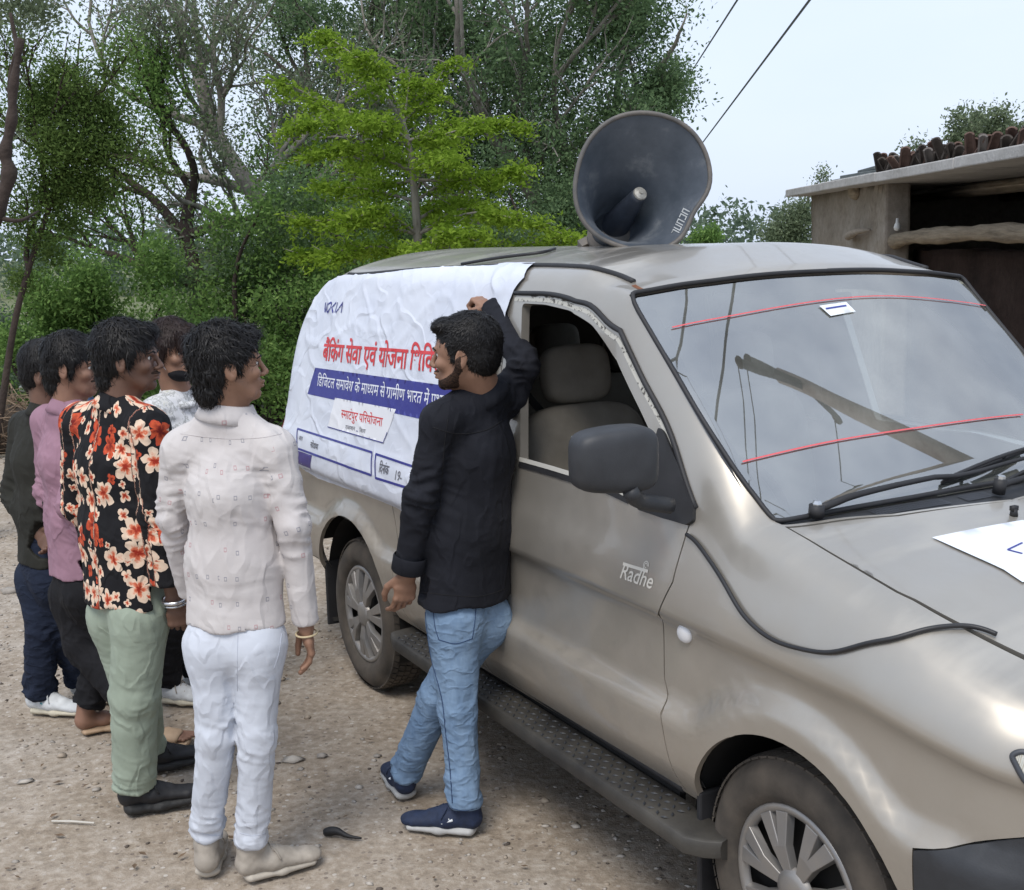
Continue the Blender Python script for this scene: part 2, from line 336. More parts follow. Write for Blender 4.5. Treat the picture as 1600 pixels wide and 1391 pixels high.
for k, (y0, y1, z, rz) in enumerate([(9.45, 10.55, 2.325, .0), (9.55, 10.4, 2.352, .06), (9.62, 10.25, 2.385, -.08), (9.2, 9.5, 2.33, .3)]):
    m = MB(); c_, s_ = math.cos(rz), math.sin(rz); m.box((2.98+.03*k, (y0+y1)/2, z), (.5-.06*k, y1-y0, .028), [[c_, -s_, 0], [s_, c_, 0], [0, .0, 1]]); bpart(m, 'roof_stone', varied('roof_stone_grey%d' % k, (.12, .135, .135), .9, .3, 9), False, .006)
for xx in (3.5, 4.5, 5.5): m = MB(); m.tube(np.array([[xx, 5.2, 2.19], [xx, 11.4, 2.19]]), .05, 8); bpart(m, 'rafter', M_LOG, True)

# ================================================================== TREES
def leafmat(name, dark, mid, light, trans=.45):
    m = bpy.data.materials.new(name); m.use_nodes = True; n = m.node_tree; n.nodes.clear(); o = n.nodes.new('ShaderNodeOutputMaterial')
    uv = n.nodes.new('ShaderNodeUVMap'); uv.uv_map = 'UVMap'; sp = n.nodes.new('ShaderNodeSeparateXYZ'); n.links.new(uv.outputs[0], sp.inputs[0]); r = n.nodes.new('ShaderNodeValToRGB'); e = r.color_ramp.elements; e.new(.5)
    for q, (p_, c_) in enumerate(((0, dark), (.55, mid), (1, light))): e[q].position = p_; e[q].color = (*c_, 1)
    n.links.new(sp.outputs[0], r.inputs[0]); d = n.nodes.new('ShaderNodeBsdfDiffuse'); t = n.nodes.new('ShaderNodeBsdfTranslucent'); mx = n.nodes.new('ShaderNodeMixShader'); mx.inputs[0].default_value = trans
    n.links.new(r.outputs[0], d.inputs[0]); n.links.new(r.outputs[0], t.inputs[0]); n.links.new(d.outputs[0], mx.inputs[1]); n.links.new(t.outputs[0], mx.inputs[2]); n.links.new(mx.outputs[0], o.inputs[0]); return m
LM_DARK = leafmat('leaf_dark', (0.071, 0.114, 0.062), (0.140, 0.216, 0.102), (0.254, 0.356, 0.179)); LM_MID = leafmat('leaf_mid', (0.078, 0.146, 0.045), (0.167, 0.279, 0.078), (0.291, 0.424, 0.133)); LM_OLV = leafmat('leaf_olive_grey', (0.109, 0.140, 0.085), (0.194, 0.243, 0.145), (0.316, 0.375, 0.243))
LM_YNG = leafmat('leaf_young', (0.112, 0.188, 0.019), (0.237, 0.362, 0.044), (0.375, 0.512, 0.088), 0.562); LM_FEA = leafmat('leaf_feathery', (.06, .10, .03), (.13, .20, .055), (.20, .28, .09)); LM_FAR = leafmat('leaf_far', (0.104, 0.143, 0.104), (0.143, 0.195, 0.130), (0.195, 0.247, 0.169))
M_BRK = M('bark_grey', (.14, .12, .10), .95); M_BRK.base(M_BRK.ramp(M_BRK.noise(5, 6, .7, st=(3, 3, .6)), [(.3, (.055, .045, .038)), (.55, (.13, .11, .09)), (.75, (.22, .20, .17))])); M_BRK.bump(M_BRK.noise(9, 5, .7, st=(3, 3, .5)), .6, .03); M_BRK = M_BRK.m
M_BRP = M('bark_pale', (.24, .22, .19), .95); M_BRP.base(M_BRP.ramp(M_BRP.noise(6, 5, .7, st=(3, 3, .6)), [(.3, (.12, .11, .09)), (.6, (.26, .24, .21))])); M_BRP = M_BRP.m
M_BRD = varied('bark_dark', (.045, .032, .026), .95, .4, 7, 18, .6, .03)
def leaves(name, C_, s, mat, parent, origin, seed, spread=None, flat=0., tone=None, asp=.45):
    """C_ (n,3) leaf positions"""
    rs = np.random.default_rng(seed); n = len(C_); a = rs.normal(size=(n, 3)); a[:, 2] *= 1-flat; a /= np.linalg.norm(a, axis=1)[:, None]; b = rs.normal(size=(n, 3)); b[:, 2] *= 1-flat; b -= a*(a*b).sum(1)[:, None]; b /= np.linalg.norm(b, axis=1)[:, None]
    sz = s*rs.uniform(.6, 1.35, n)[:, None]; V = np.stack([C_-a*sz, C_-b*sz*asp, C_+a*sz, C_+b*sz*asp], 1).reshape(-1, 3)-np.array(origin)
    t = rs.beta(2, 2.4, n) if tone is None else np.clip(tone+rs.normal(0, .14, n), 0, 1); uv = np.repeat(np.stack([t, rs.random(n)], 1), 4, 0)
    return link_mesh(name, V, np.arange(4*n, dtype=np.int32).reshape(-1, 4), mat, parent, False, uv=uv)
XMAX = [1e9]
def grow(rs, p, d, L_, r, lvl, segs, tips, maxl, spread=.6, up=.12, nch=(2, 4), shrinkL=.72):
    if p[0] > XMAX[0]-L_*.35*rs.uniform(.3, 1.3): L_ *= .5
    n = 5; P = [p]; q = p.copy(); dd = d.copy()
    for i in range(n):
        dd = unit(dd+rs.normal(0, .13, 3)+np.array([0, 0, up*.25])); q = q+dd*L_/n; P.append(q)
    r1 = r*.55
    if q[0] > XMAX[0]: return
    segs.append((np.array(P), np.linspace(r, r1, n+1)))
    if lvl >= maxl: tips.append((np.array(P), lvl)); return
    if lvl >= maxl-1: tips.append((np.array(P[2:]), lvl))
    k = rs.integers(nch[0], nch[1]+1)
    for i in range(k):
        t = rs.uniform(.45, 1) if i else 1.0; j = int(t*n); ax = rs.normal(size=3); ax -= dd*(ax@dd); ax = unit(ax); ang = rs.uniform(.25, 1)*spread*(1.2 if i else .5); nd = unit(dd*math.cos(ang)+ax*math.sin(ang)+np.array([0, 0, up*.5]))
        grow(rs, P[j].copy(), nd, L_*shrinkL*rs.uniform(.75, 1.15), r*(.55 if i else .62), lvl+1, segs, tips, maxl, spread, up, nch, shrinkL)
def tree(name, label, trunk, r0, limbs, seed, mat, bark, nleaf, lsize, lspread, maxl=4, spread=.65, group=None, cat='tree', up=.12, extra=None, tone_noise=True, flat=0., L0=None, nch=(2, 4)):
    """trunk: polyline of points; limbs: list of (polyline or (start index, direction, length)) growing on"""
    rs = np.random.default_rng(seed); tr = crspline(np.array(trunk), 5); o_ = np.array(trunk[0]); root = empty(name, o_, label, cat, group); segs = []; tips = []
    mb = MB(); mb.tube(tr, np.linspace(r0, r0*.5, len(tr)), 9)
    for st, d, L_, r in limbs: grow(rs, np.array(st, float), unit(d), L_, r, 1, segs, tips, maxl, spread, up, nch)
    mt = MB()
    for P, rr in segs: (mb if rr[0] > r0*.22 else mt).tube(P, rr, 5 if rr[0] < .03 else 7, False)
    V = np.concatenate(mb.V)-o_; link_mesh('trunk', V, mb.F, bark, root, True)
    if mt.V: tag(link_mesh('branches', np.concatenate(mt.V)-o_, mt.F, bark, root, True), kind='stuff')
    C_ = []; per = max(1, nleaf//max(1, len(tips)))
    for P, l in tips:
        t = rs.random(per)*(len(P)-1); i = np.minimum(t.astype(int), len(P)-2); q = P[i]+(P[i+1]-P[i])*(t-i)[:, None]; C_.append(q+rs.normal(0, lspread, (per, 3))*rs.uniform(.4, 1.2))
    if extra is not None: C_.append(extra)
    C_ = np.concatenate(C_); o = leaves('crown', C_, lsize, mat, root, o_, seed, flat=flat); return root
def clumps(rs, centers, rad, n, squash=.7, clump=.14, per=40):
    """positions gathered in small clumps inside ellipsoids"""
    out = []
    for c, r in zip(centers, rad):
        m_ = int(n*(r**2)/sum(k**2 for k in rad)/per)+1; u = rs.normal(size=(m_, 3)); u /= np.linalg.norm(u, axis=1)[:, None]; q = c+u*(rs.random(m_)**.45)[:, None]*r*[1, 1, squash]
        out.append((q[:, None]+rs.normal(0, clump, (m_, per, 3))*rs.uniform(.5, 1.3, (m_, 1, 1))).reshape(-1, 3))
    return np.concatenate(out)
A3 = lambda l, Y: [at(x, y, Y+d) for x, y, d in l]
# the young bright tree behind the van
Y = 10.5; rs = np.random.default_rng(21); b0 = at(662, 560, Y); b0[2] = 0
trk = [b0, at(655, 430, Y), at(650, 330, Y), at(641, 240, Y), at(630, 190, Y)]
root = empty('young_tree', b0, 'young tree with bright yellow-green feathery boughs behind the van roof', 'tree'); mb = MB(); tp = crspline(np.array(trk), 6); mb.tube(tp, np.linspace(.05, .018, len(tp)), 8); mb2 = MB(); LC = []
tips_ = [(505, 52, .4, 0), (560, 85, -.3, 0), (443, 128, .2, 0), (455, 205, -.5, 0), (700, 98, .3, 0), (740, 195, -.4, .1), (812, 200, .2, .1), (815, 265, -.3, .1), (770, 290, .5, .1), (505, 292, .4, .2), (470, 250, -.6, .1), (560, 190, -.7, 0), (640, 120, .1, 0), (700, 250, -.8, .1), (540, 350, -.6, .25), (475, 345, .3, .2), (790, 345, .3, .3), (885, 368, .0, .35), (840, 352, -.6, .3), (730, 372, -.9, .4), (520, 402, -.5, .4), (480, 400, .5, .4), (660, 395, -1, .5), (600, 230, .8, .1), (700, 200, .8, .1), (560, 260, .9, .2), (740, 320, .9, .3),]
for (px, py, dy, tt_) in tips_:
    e = at(px, py, Y+dy); f0 = np.clip(1-(py-60)/360*1.0-.12, .12, .98); s0 = tp[int((1-(1-f0)*1.0)*(len(tp)-1))] if py < 390 else tp[4]; s0 = tp[int(np.clip(np.interp(py+45, [190, 430], [len(tp)-1, 7]), 5, len(tp)-1))]
    mid = (s0+e)/2+[0, 0, rs.uniform(-.10, .16)]; B_ = crspline(np.array([s0, mid, e]), 6); mb2.tube(B_, np.linspace(.016, .004, len(B_)), 5, False); dv = e-s0; L_ = np.linalg.norm(dv)
    # side twigs with drooping sprays
    for k in range(int(24+20*L_)):
        t = 1.04-.85*rs.random()**1.5; q = B_[min(len(B_)-1, int(t*(len(B_)-1)))]; hd_ = unit(np.array([dv[0], dv[1], 0])+1e-6); sd_ = np.array([-hd_[1], hd_[0], 0])*rs.choice([-1, 1]); d_ = unit(hd_*.8+sd_*rs.uniform(.3, 1.2)+[0, 0, rs.normal(.10, .42)]); l_ = rs.uniform(.10, .30)*(1.15-t*.35); e2 = q+d_*l_+[0, 0, -.02]
        nn = int(36*l_/.2); tq = rs.random(nn); LC.append(q+(e2-q)*tq[:, None]+rs.normal(0, 1, (nn, 3))*[.045, .045, .022]-np.array([0, 0, 1])*(tq**2*.035)[:, None])
        if k % 4 == 0: mb2.tube(np.array([q, e2]), [.004, .002], 4, False)
link_mesh('trunk', np.concatenate(mb.V)-b0, mb.F, M_BRP, root, True); tag(link_mesh('branches', np.concatenate(mb2.V)-b0, mb2.F, M_BRP, root, True), kind='stuff')
LC = np.concatenate(LC); leaves('crown', LC, .024, LM_YNG, root, b0, 3, flat=.35, asp=.42)
# big sparse tree
Y = 16; b0 = at(470, 640, Y); b0[2] = 0
up_ = lambda a, b: unit(np.array(b)-np.array(a))
def limb(a, b, L_=None, r=.06): a = np.array(a); b = np.array(b); return (a, b-a, np.linalg.norm(b-a) if L_ is None else L_, r)
T1 = A3([(436, 375, 0), (395, 300, 0), (340, 215, .2), (310, 120, .3)], Y)
tree('tall_tree', 'tall sparse tree with thin pale limbs fanning up behind the men', [b0, at(452, 480, Y)]+T1[:2]+[T1[2], T1[3]], .17, [limb(T1[0], at(470, 250, Y+.4), None, .08), limb(T1[0], at(330, 330, Y-.5), None, .08), limb(T1[1], at(455, 190, Y+.6), None, .06), limb(T1[1], at(240, 250, Y+.4), None, .07), limb(T1[2], at(200, 100, Y-.3), None, .06), limb(T1[2], at(400, 80, Y+.4), None, .06), limb(T1[3], at(250, 10, Y), None, .05), limb(T1[3], at(370, 0, Y), None, .05), limb(T1[3], at(300, -40, Y), None, .05), limb(T1[2], at(300, 150, Y-.8), None, .05)], 31, LM_OLV, M_BRP, 23000, .028, .17, maxl=5, spread=.8)
T2 = A3([(300, 560, 0), (310, 450, 0), (290, 370, .1), (300, 300, .2)], 15)
b1 = at(300, 640, 15); b1[2] = 0
tree('leaning_tree', 'dark leaning tree with crossing limbs in the left middle', [b1]+T2, .14, [limb(T2[1], at(200, 400, 15.2), None, .07), limb(T2[2], at(200, 250, 15.2), None, .07), limb(T2[3], at(330, 200, 14.8), None, .06), limb(T2[2], at(400, 290, 15.3), None, .07), limb(T2[1], at(400, 400, 15), None, .06), limb(T2[3], at(240, 210, 15), None, .05)], 37, LM_MID, M_BRD, 20000, .026, .20, maxl=4, spread=.9)
# broad dark tree behind the loudspeaker
XMAX[0] = 2.55
Y = 18; b2 = at(815, 640, Y); b2[2] = 0; T3 = A3([(820, 440, 0), (850, 350, 0), (905, 280, .2), (960, 190, .3)], Y)
rs = np.random.default_rng(41)
tree('broad_tree', 'broad dark tree with pale limbs sweeping right behind the loudspeaker', [b2]+T3, .2, [limb(T3[0], at(700, 300, Y), None, .08), limb(T3[1], at(780, 180, Y+.5), None, .08), limb(T3[1], at(1000, 300, Y-.4), None, .07), limb(T3[2], at(1040, 200, Y), None, .07), limb(T3[3], at(1040, 80, Y), None, .06), limb(T3[3], at(950, 50, Y+.3), None, .06), limb(T3[2], at(860, 90, Y-.3), None, .07), limb(T3[3], at(1010, 130, Y+.5), None, .05), limb(T3[0], at(900, 380, Y-.5), None, .05), limb(T3[1], at(700, 100, Y), None, .08)], 43, LM_DARK, M_BRP, 46000, .034, .21, maxl=5, spread=.75,
     extra=clumps(rs, A3([(800, 100, .5), (900, 60, .5), (950, 250, .6), (860, 280, .8), (1000, 160, 0), (990, 60, .2), (870, 180, .5), (800, 380, 1), (900, 350, .8), (760, 250, 1), (700, 60, .6), (1000, 20, 0)], Y), [.95, .9, .6, .8, .55, .5, .8, .6, .5, .8, .8, .5], 36000, .8, .17))
XMAX[0] = 1e9
T4 = A3([(560, 560, 0), (545, 420, 0), (560, 260, 0), (600, 120, .2)], 19); b3 = at(565, 640, 19); b3[2] = 0
rs = np.random.default_rng(47)
tree('broad_tree', 'dark dense tree rising behind the bright young tree', [b3]+T4, .18, [limb(T4[1], at(480, 300, 19), None, .07), limb(T4[2], at(470, 130, 19), None, .08), limb(T4[2], at(680, 160, 19), None, .07), limb(T4[3], at(560, -10, 19), None, .07), limb(T4[3], at(680, 20, 19), None, .06), limb(T4[1], at(700, 300, 19), None, .06)], 53, LM_DARK, M_BRK, 30000, .034, .23, maxl=5, spread=.8,
     extra=clumps(rs, A3([(560, 60, .5), (480, 40, .5), (640, 110, .5), (520, 160, .8), (620, 230, 1), (520, 290, 1), (680, 40, .5), (700, 250, 1), (640, 350, 1), (500, 380, 1), (740, 330, 1)], 19), [1.0, .8, .95, .8, 1.0, .9, .9, .8, 1.0, .8, .8], 40000, .8, .18))
# feathery tree at the left
Y = 11.5; b4 = at(-10, 700, Y); b4[2] = 0; rs = np.random.default_rng(61); T5 = A3([(20, 520, 0), (45, 420, 0), (75, 330, 0), (105, 250, 0)], Y)
tree('feathery_tree', 'mid-green feathery tree in dense rounded masses at the left', [b4]+T5, .035, [limb(T5[3], at(150, 170, Y), None, .03), limb(T5[2], at(60, 190, Y), None, .03), limb(T5[3], at(180, 260, Y), None, .03), limb(T5[1], at(20, 330, Y), None, .03)], 67, LM_FEA, M_BRD, 12000, .018, .14, maxl=4, spread=.8,
     extra=clumps(rs, A3([(70, 160, 0), (120, 150, .1), (165, 180, 0), (150, 230, -.1), (185, 225, 0), (95, 230, -.2), (60, 190, .2), (120, 290, 0), (75, 310, .1), (150, 300, 0), (60, 380, 0), (30, 350, 0), (110, 350, .2), (95, 110, 0), (35, 440, .1), (80, 400, .2)], Y), [.26, .24, .22, .26, .16, .28, .22, .24, .20, .16, .12, .12, .12, .15, .12, .12], 30000, .8, .075, 26))
# gnarled dead trunk at the left edge
D0 = at(-80, 700, 8); D0[2] = 0; rt_ = empty('bare_tree', D0, 'gnarled nearly bare trunk forking at the left edge', 'tree')
mb = MB(); P = crspline(np.array([D0]+A3([(-70, 480, 0), (-45, 400, 0), (-12, 345, 0), (14, 275, 0), (8, 240, 0), (18, 190, 0), (22, 130, 0), (33, 60, 0)], 8)), 5); mb.tube(P, np.linspace(.07, .020, len(P))*(1+.18*np.sin(np.arange(len(P))*1.3)), 9)
P = crspline(np.array(A3([(30, 95, 0), (24, 60, .1), (16, 20, .1)], 8)), 4); mb.tube(P, np.linspace(.02, .01, len(P)), 7); P = crspline(np.array(A3([(18, 170, 0), (16, 120, .1), (30, 62, .1)], 8)), 4); mb.tube(P, np.linspace(.022, .009, len(P)), 7); P = crspline(np.array(A3([(-4, 340, 0), (30, 345, 0), (60, 330, .2)], 8)), 4); mb.tube(P, np.linspace(.02, .006, len(P)), 6)
link_mesh('trunk', np.concatenate(mb.V)-D0, mb.F, M_BRD, rt_, True); rs = np.random.default_rng(71)
leaves('crown', clumps(rs, A3([(10, 10, 0), (60, 10, .3), (20, -20, 0), (75, 25, .4), (20, 120, .2), (22, 215, .1)], 8.5), [.2, .18, .2, .1, .05, .05], 2600, .7, .06, 20), .018, LM_OLV, rt_, D0, 9)
# bushes
bs = [((60, 560), 13.5, .42, LM_MID), ((150, 545), 14.2, .5, LM_MID), ((225, 530), 13.8, .6, LM_MID), ((300, 500), 14.5, .7, LM_DARK), ((375, 450), 13.8, .8, LM_MID), ((440, 500), 13.4, .85, LM_MID), ((500, 430), 14.5, .9, LM_DARK), ((580, 430), 15, 1.0, LM_MID), ((690, 420), 15, .9, LM_DARK), ((790, 410), 15.5, .85, LM_DARK), ((870, 400), 16, .6, LM_DARK), ((20, 560), 16, .5, LM_FAR)]
lb = ['ragged mid-green bush above the brush pile', 'dark bush behind the man in charcoal', 'mid-green bush behind the mauve shirt', 'dark bush behind the floral shirt', 'mid-green bush behind the man in white trousers', 'large mid-green bush just left of the banner', 'dark bush at the rear corner of the van', 'wide green bush under the young tree', 'dark bush right of the young trunk', 'dark bush left of the loudspeaker', 'low dark bush beside the loudspeaker bracket', 'pale low bush beyond the brush pile']
for i, ((px, py), Y, r_, mt_) in enumerate(bs):
    rs = np.random.default_rng(100+i); c = at(px, py, Y); b = c.copy(); b[2] = 0; rt_ = empty('bush', b, lb[i], 'bush', 'bushes and low trees behind the group'); h_ = c[2]
    cen = []; rad = []
    nc = 15
    for k in range(nc): zz = .12+(h_+.30+rs.exponential(.22))*rs.random()**.8; cen.append(np.array([c[0]+rs.normal(0, r_*.62), Y+rs.normal(0, .4), zz])); rad.append(rs.uniform(.16, .52)*r_)
    leaves('foliage', clumps(rs, cen, rad, 12500, 1.0, .12, 26), .028, mt_, rt_, b, 200+i)
    mb = MB()
    for k in range(8): e = cen[k]; P = crspline(np.array([b+rs.normal(0, .12, 3)*[1, 1, 0], (b+e)/2+rs.normal(0, .15, 3), e]), 4); mb.tube(P, np.linspace(rs.uniform(.025, .05), .008, len(P)), 5, False)
    link_mesh('stems', np.concatenate(mb.V)-b, mb.F, M_BRD, rt_, True)
# trees by and beyond the shed
for i, (lab, Y, cc, rr, n_, mt_, trp) in enumerate([('airy grey-green tree rising behind the left end of the shed', 26, [(1235, 345), (1210, 365), (1255, 330), (1230, 375), (1250, 365), (1285, 275)], [.38, .3, .32, .35, .35, .14], 9000, LM_OLV, [(1250, 400), (1240, 350)]), ('small leafy tree top showing above the shed tiles', 20, [(1530, 190), (1500, 210), (1560, 185), (1545, 215), (1580, 210), (1500, 185), (1430, 235)], [.18, .17, .15, .24, .2, .1, .12], 6500, LM_OLV, [(1535, 300), (1535, 200)]), ('small distant bright green tree just right of the loudspeaker', 40, [(1090, 375), (1105, 372), (1115, 366)], [.3, .35, .28], 1800, LM_MID, [(1100, 395), (1103, 372)])]):
    rs = np.random.default_rng(300+i); P = [at(*q, Y) for q in trp]; b = P[0].copy(); b[2] = 0; rt_ = empty('distant_tree', b, lab, 'tree'); cen = [at(*q, Y+rs.normal(0, .3)) for q in cc]
    leaves('crown', clumps(rs, cen, rr, n_, .85, .10 if Y < 30 else .12, 14), .034 if Y < 30 else .06, mt_, rt_, b, 310+i); mb = MB(); mb.tube(np.array([b]+P), np.linspace(.12, .05, 3), 7)
    for c in cen: mb.tube(crspline(np.array([P[-1]-[0, 0, .4], (P[-1]+c)/2, c]), 3), np.linspace(.03, .008, 7), 5, False)
    link_mesh('trunk', np.concatenate(mb.V)-b, mb.F, M_BRK, rt_, True)
rs = np.random.default_rng(400); cx = rs.uniform(-60, 60, 260); cen = [np.array([x, 62+rs.normal(0, 4), rs.uniform(.6, 2.6)]) for x in cx]
tag(leaves('far_treeline', clumps(rs, cen, [rs.uniform(1.2, 2.4) for _ in cen], 46000, .6, .4, 30), .17, LM_FAR, None, (0, 0, 0), 5), kind='stuff')
# brown thorn brush heap
rs = np.random.default_rng(81); b = at(0, 690, 12); b[2] = 0; rt_ = empty('brush_pile', b, 'heap of dry brown thorn branches at the left edge', 'brush pile'); mb = MB()
for k in range(1500):
    c = np.array([rs.uniform(-2.2, .62), rs.normal(0, .30), 0]); hh = .62*(1-abs(c[0]-(-.6))/3.0); c[2] = rs.random()**.8*hh; d = rs.normal(size=3)*[1, .7, .45]; d = unit(d)*rs.uniform(.10, .32); k1 = rs.normal(0, .04, 3); mb.tube(np.array([c-d, c+k1, c+d]), [.006, .004, .002], 3, False)
tag(link_mesh('twigs', np.concatenate(mb.V), mb.F, varied('dry_twig', (.17, .115, .075), .95, .35, 9, tint=(.24, .175, .12)), rt_, False), kind='stuff')
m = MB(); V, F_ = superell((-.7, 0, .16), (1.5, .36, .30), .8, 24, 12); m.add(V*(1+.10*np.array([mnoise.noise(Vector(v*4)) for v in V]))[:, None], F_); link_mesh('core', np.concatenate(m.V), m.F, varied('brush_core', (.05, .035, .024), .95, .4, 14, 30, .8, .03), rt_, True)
# blue roof sheet and pale blocks far left
g = at(0, 572, 17); m = MB(); m.box(at(2, 573, 17), (.95, .25, .055), [[.995, -.1, 0], [.1, .995, 0], [0, 0, 1]]); o = m.build('blue_beam', M('blue_paint', (.03, .22, .50), .6).m, None); bevel(o, .01); tag(o, 'long blue painted beam beyond the brush heap at the far left', 'beam')
for (px, lab_) in ((12, 'left'), (42, 'right')): pass
for px in (-12, 36): q = at(px, 575, 17); m = MB(); m.tube(np.array([[q[0], q[1], 0], q]), .025, 6); pass
m = MB(); q = at(8, 605, 18); m.box(q, (.5, .4, .34)); o = m.build('crate', varied('dull_blue_crate', (.03, .045, .075), .8, .3, 6), None); o.location = (0, 0, 0); bevel(o, .03); tag(o, 'dark blue crate under the blue beam at the far left', 'crate')
V, F_ = superell(at(50, 606, 14), (.14, .10, .055), .8, 16, 10); V = V*1; o = link_mesh('sack', V*1.0, F_, varied('pale_sack', (.5, .5, .46), .9, .15, 5), None, True); tag(o, 'pale sack lying on the brush beside the man in charcoal', 'sack')
m = MB(); q = at(8, 605, 18)
# overhead lines
def wire(a, b, lab_):
    a = np.array(a); b = np.array(b); t = np.linspace(0, 1, 24)[:, None]; P = a+(b-a)*t; P[:, 2] -= .35*4*(t*(1-t))[:, 0]; return tag(MB().tube(P, .006, 5).build('overhead_wire', M_WIRE, None, True), lab_, 'wire')
M_WIRE = M('wire_grey', (.10, .11, .13), .5).m
wp = lambda px, py, Y: at(px, py, Y)
def wire2(p0, p1, y0, y1, lab_):
    a = at(*p0, y0); b = at(*p1, y1); d = b-a; P = np.array([a-d*.0, b, b+d*.6]); return tag(MB().tube(P, .010, 5).build('overhead_wire', M_WIRE, None, True), lab_, 'wire')
wire2((1040, 300), (1265, 0), 34, 9, 'right one of two overhead wires, ending above the loudspeaker'); wire2((1040, 175), (1152, 0), 34, 12, 'left one of two overhead wires, passing close by the broad tree')
# utility pole beside the shed: it and its wires show in the windshield
pole = empty('utility_pole', (4.4, 4.42, 0), 'concrete utility pole with a steel cross arm, seen only as a reflection in the windshield', 'utility pole')
MB().tube(np.array([[0, 0, 0], [0, 0, 3.5], [0, 0, 7.0]]), [.11, .09, .065], 14).build('pole_shaft', mud('concrete_old', (.16, .13, .11), (.24, .20, .17), (.30, .27, .24)), pole, True)
M_STL = varied('galvanised_steel', (.12, .12, .12), .6, .3, 12, metal=.4)
for _wi, (a, b) in enumerate((((-.72, -.20, 6.7), (0, 0, 6.4)), ((.78, .05, 6.7), (0, 0, 6.4)), ((-.35, -.05, 7.1), (0, 0, 6.9)))):
    m = MB(); m.tube(np.array([a, b]), .04, 4); arm = m.build('cross_arm', M_STL, pole)
    m = MB(); m.tube(np.array([a, np.array(a)+[0, 0, .05], np.array(a)+[0, 0, .10], np.array(a)+[0, 0, .16]]), [.02, .05, .055, .03], 10); m.build('insulator', M_BRD, pole, True)
    P = np.array([np.array(a)+[4.4, 4.42, .14]+np.array([t*-2.5, t*14, -.4*math.sin(abs(t)*math.pi)]) for t in np.linspace(-1.0, 0, 14)]); 
    q = MB().tube(P, .009, 5).build('overhead_wire', M_WIRE, None, True); tag(q, ['left', 'right', 'middle'][_wi]+' one of three wires on the utility pole, reflected in the windshield', 'wire', 'wires on the utility pole')
print('env', time.time()-T00)
# ================================================================== VAN
VX, VY, VH = .03778, 5.49562, -1.06447
VA = np.array([math.cos(VH), math.sin(VH), 0]); VR = np.array([math.sin(VH), -math.cos(VH), 0]); VO = np.array([VX, VY, 0])
def v2w(P):      # van coordinates (along, towards the near side, up) to the place's
    P = np.asarray(P, float); return VO + P[..., 0:1]*VA + P[..., 1:2]*VR + P[..., 2:3]*np.array([0, 0, 1.0])
def w2v(P):
    P = np.asarray(P, float)-VO; return np.stack([P@VA, P@VR, P[..., 2]], -1)
def vp(px, py, v):
    o = w2v(CAMP); d = ray(px, py); dv = np.array([d@VA, d@VR, d[2]]); t = (v-o[1])/dv[1]; return o+t*dv
def vpu(px, py, u):
    o = w2v(CAMP); d = ray(px, py); dv = np.array([d@VA, d@VR, d[2]]); t = (u-o[0])/dv[0]; return o+t*dv
loc = lambda P: np.asarray(P, float)*np.array([1, -1, 1])     # van coords -> local coords of the van empty

CAB = [(.770, .42), (.812, .50), (.826, .60), (.828, .66), (.828, .73), (.830, .885), (.851, .915), (.838, 1.02), (.806, 1.13), (.745, 1.46), (.700, 1.68), (.672, 1.765), (.60, 1.806), (.34, 1.850), (0, 1.866)]
PIL = [(.770, .42), (.812, .50), (.826, .60), (.828, .66), (.828, .73), (.830, .882), (.851, .912), (.838, 1.01), (.806, 1.12), (.740, 1.47), (.680, 1.735), (.620, 1.7443), (.48, 1.7626), (.25, 1.7826), (0, 1.790)]
HD0 = [(.770, .42), (.812, .50), (.826, .60), (.828, .66), (.828, .73), (.830, .877), (.851, .905), (.840, .99), (.812, 1.075), (.755, 1.150), (.68, 1.180), (.62, 1.1842), (.48, 1.1925), (.25, 1.2016), (0, 1.205)]
HD1 = [(.770, .42), (.812, .50), (.826, .60), (.828, .66), (.828, .73), (.830, .867), (.851, .895), (.838, .96), (.810, 1.015), (.770, 1.058), (.712, 1.088), (.60, 1.105), (.45, 1.118), (.22, 1.128), (0, 1.130)]
HD2 = [(.770, .42), (.812, .50), (.826, .58), (.828, .63), (.828, .70), (.826, .807), (.845, .835), (.832, .88), (.808, .915), (.775, .945), (.72, .968), (.60, .99), (.45, 1.005), (.22, 1.015), (0, 1.02)]
HD3 = [(.770, .42), (.812, .50), (.826, .56), (.828, .60), (.828, .65), (.830, .70), (.842, .73), (.832, .76), (.808, .79), (.775, .81), (.72, .83), (.60, .85), (.45, .86), (.22, .87), (0, .875)]
ST_U = np.array([-1.2, 1.60, 1.86, 2.47, 2.95, 3.32, 3.50])
ST = np.array([CAB, CAB, PIL, HD0, HD1, HD2, HD3])
FWH, RWH = (2.70, .34), (.01, .35)
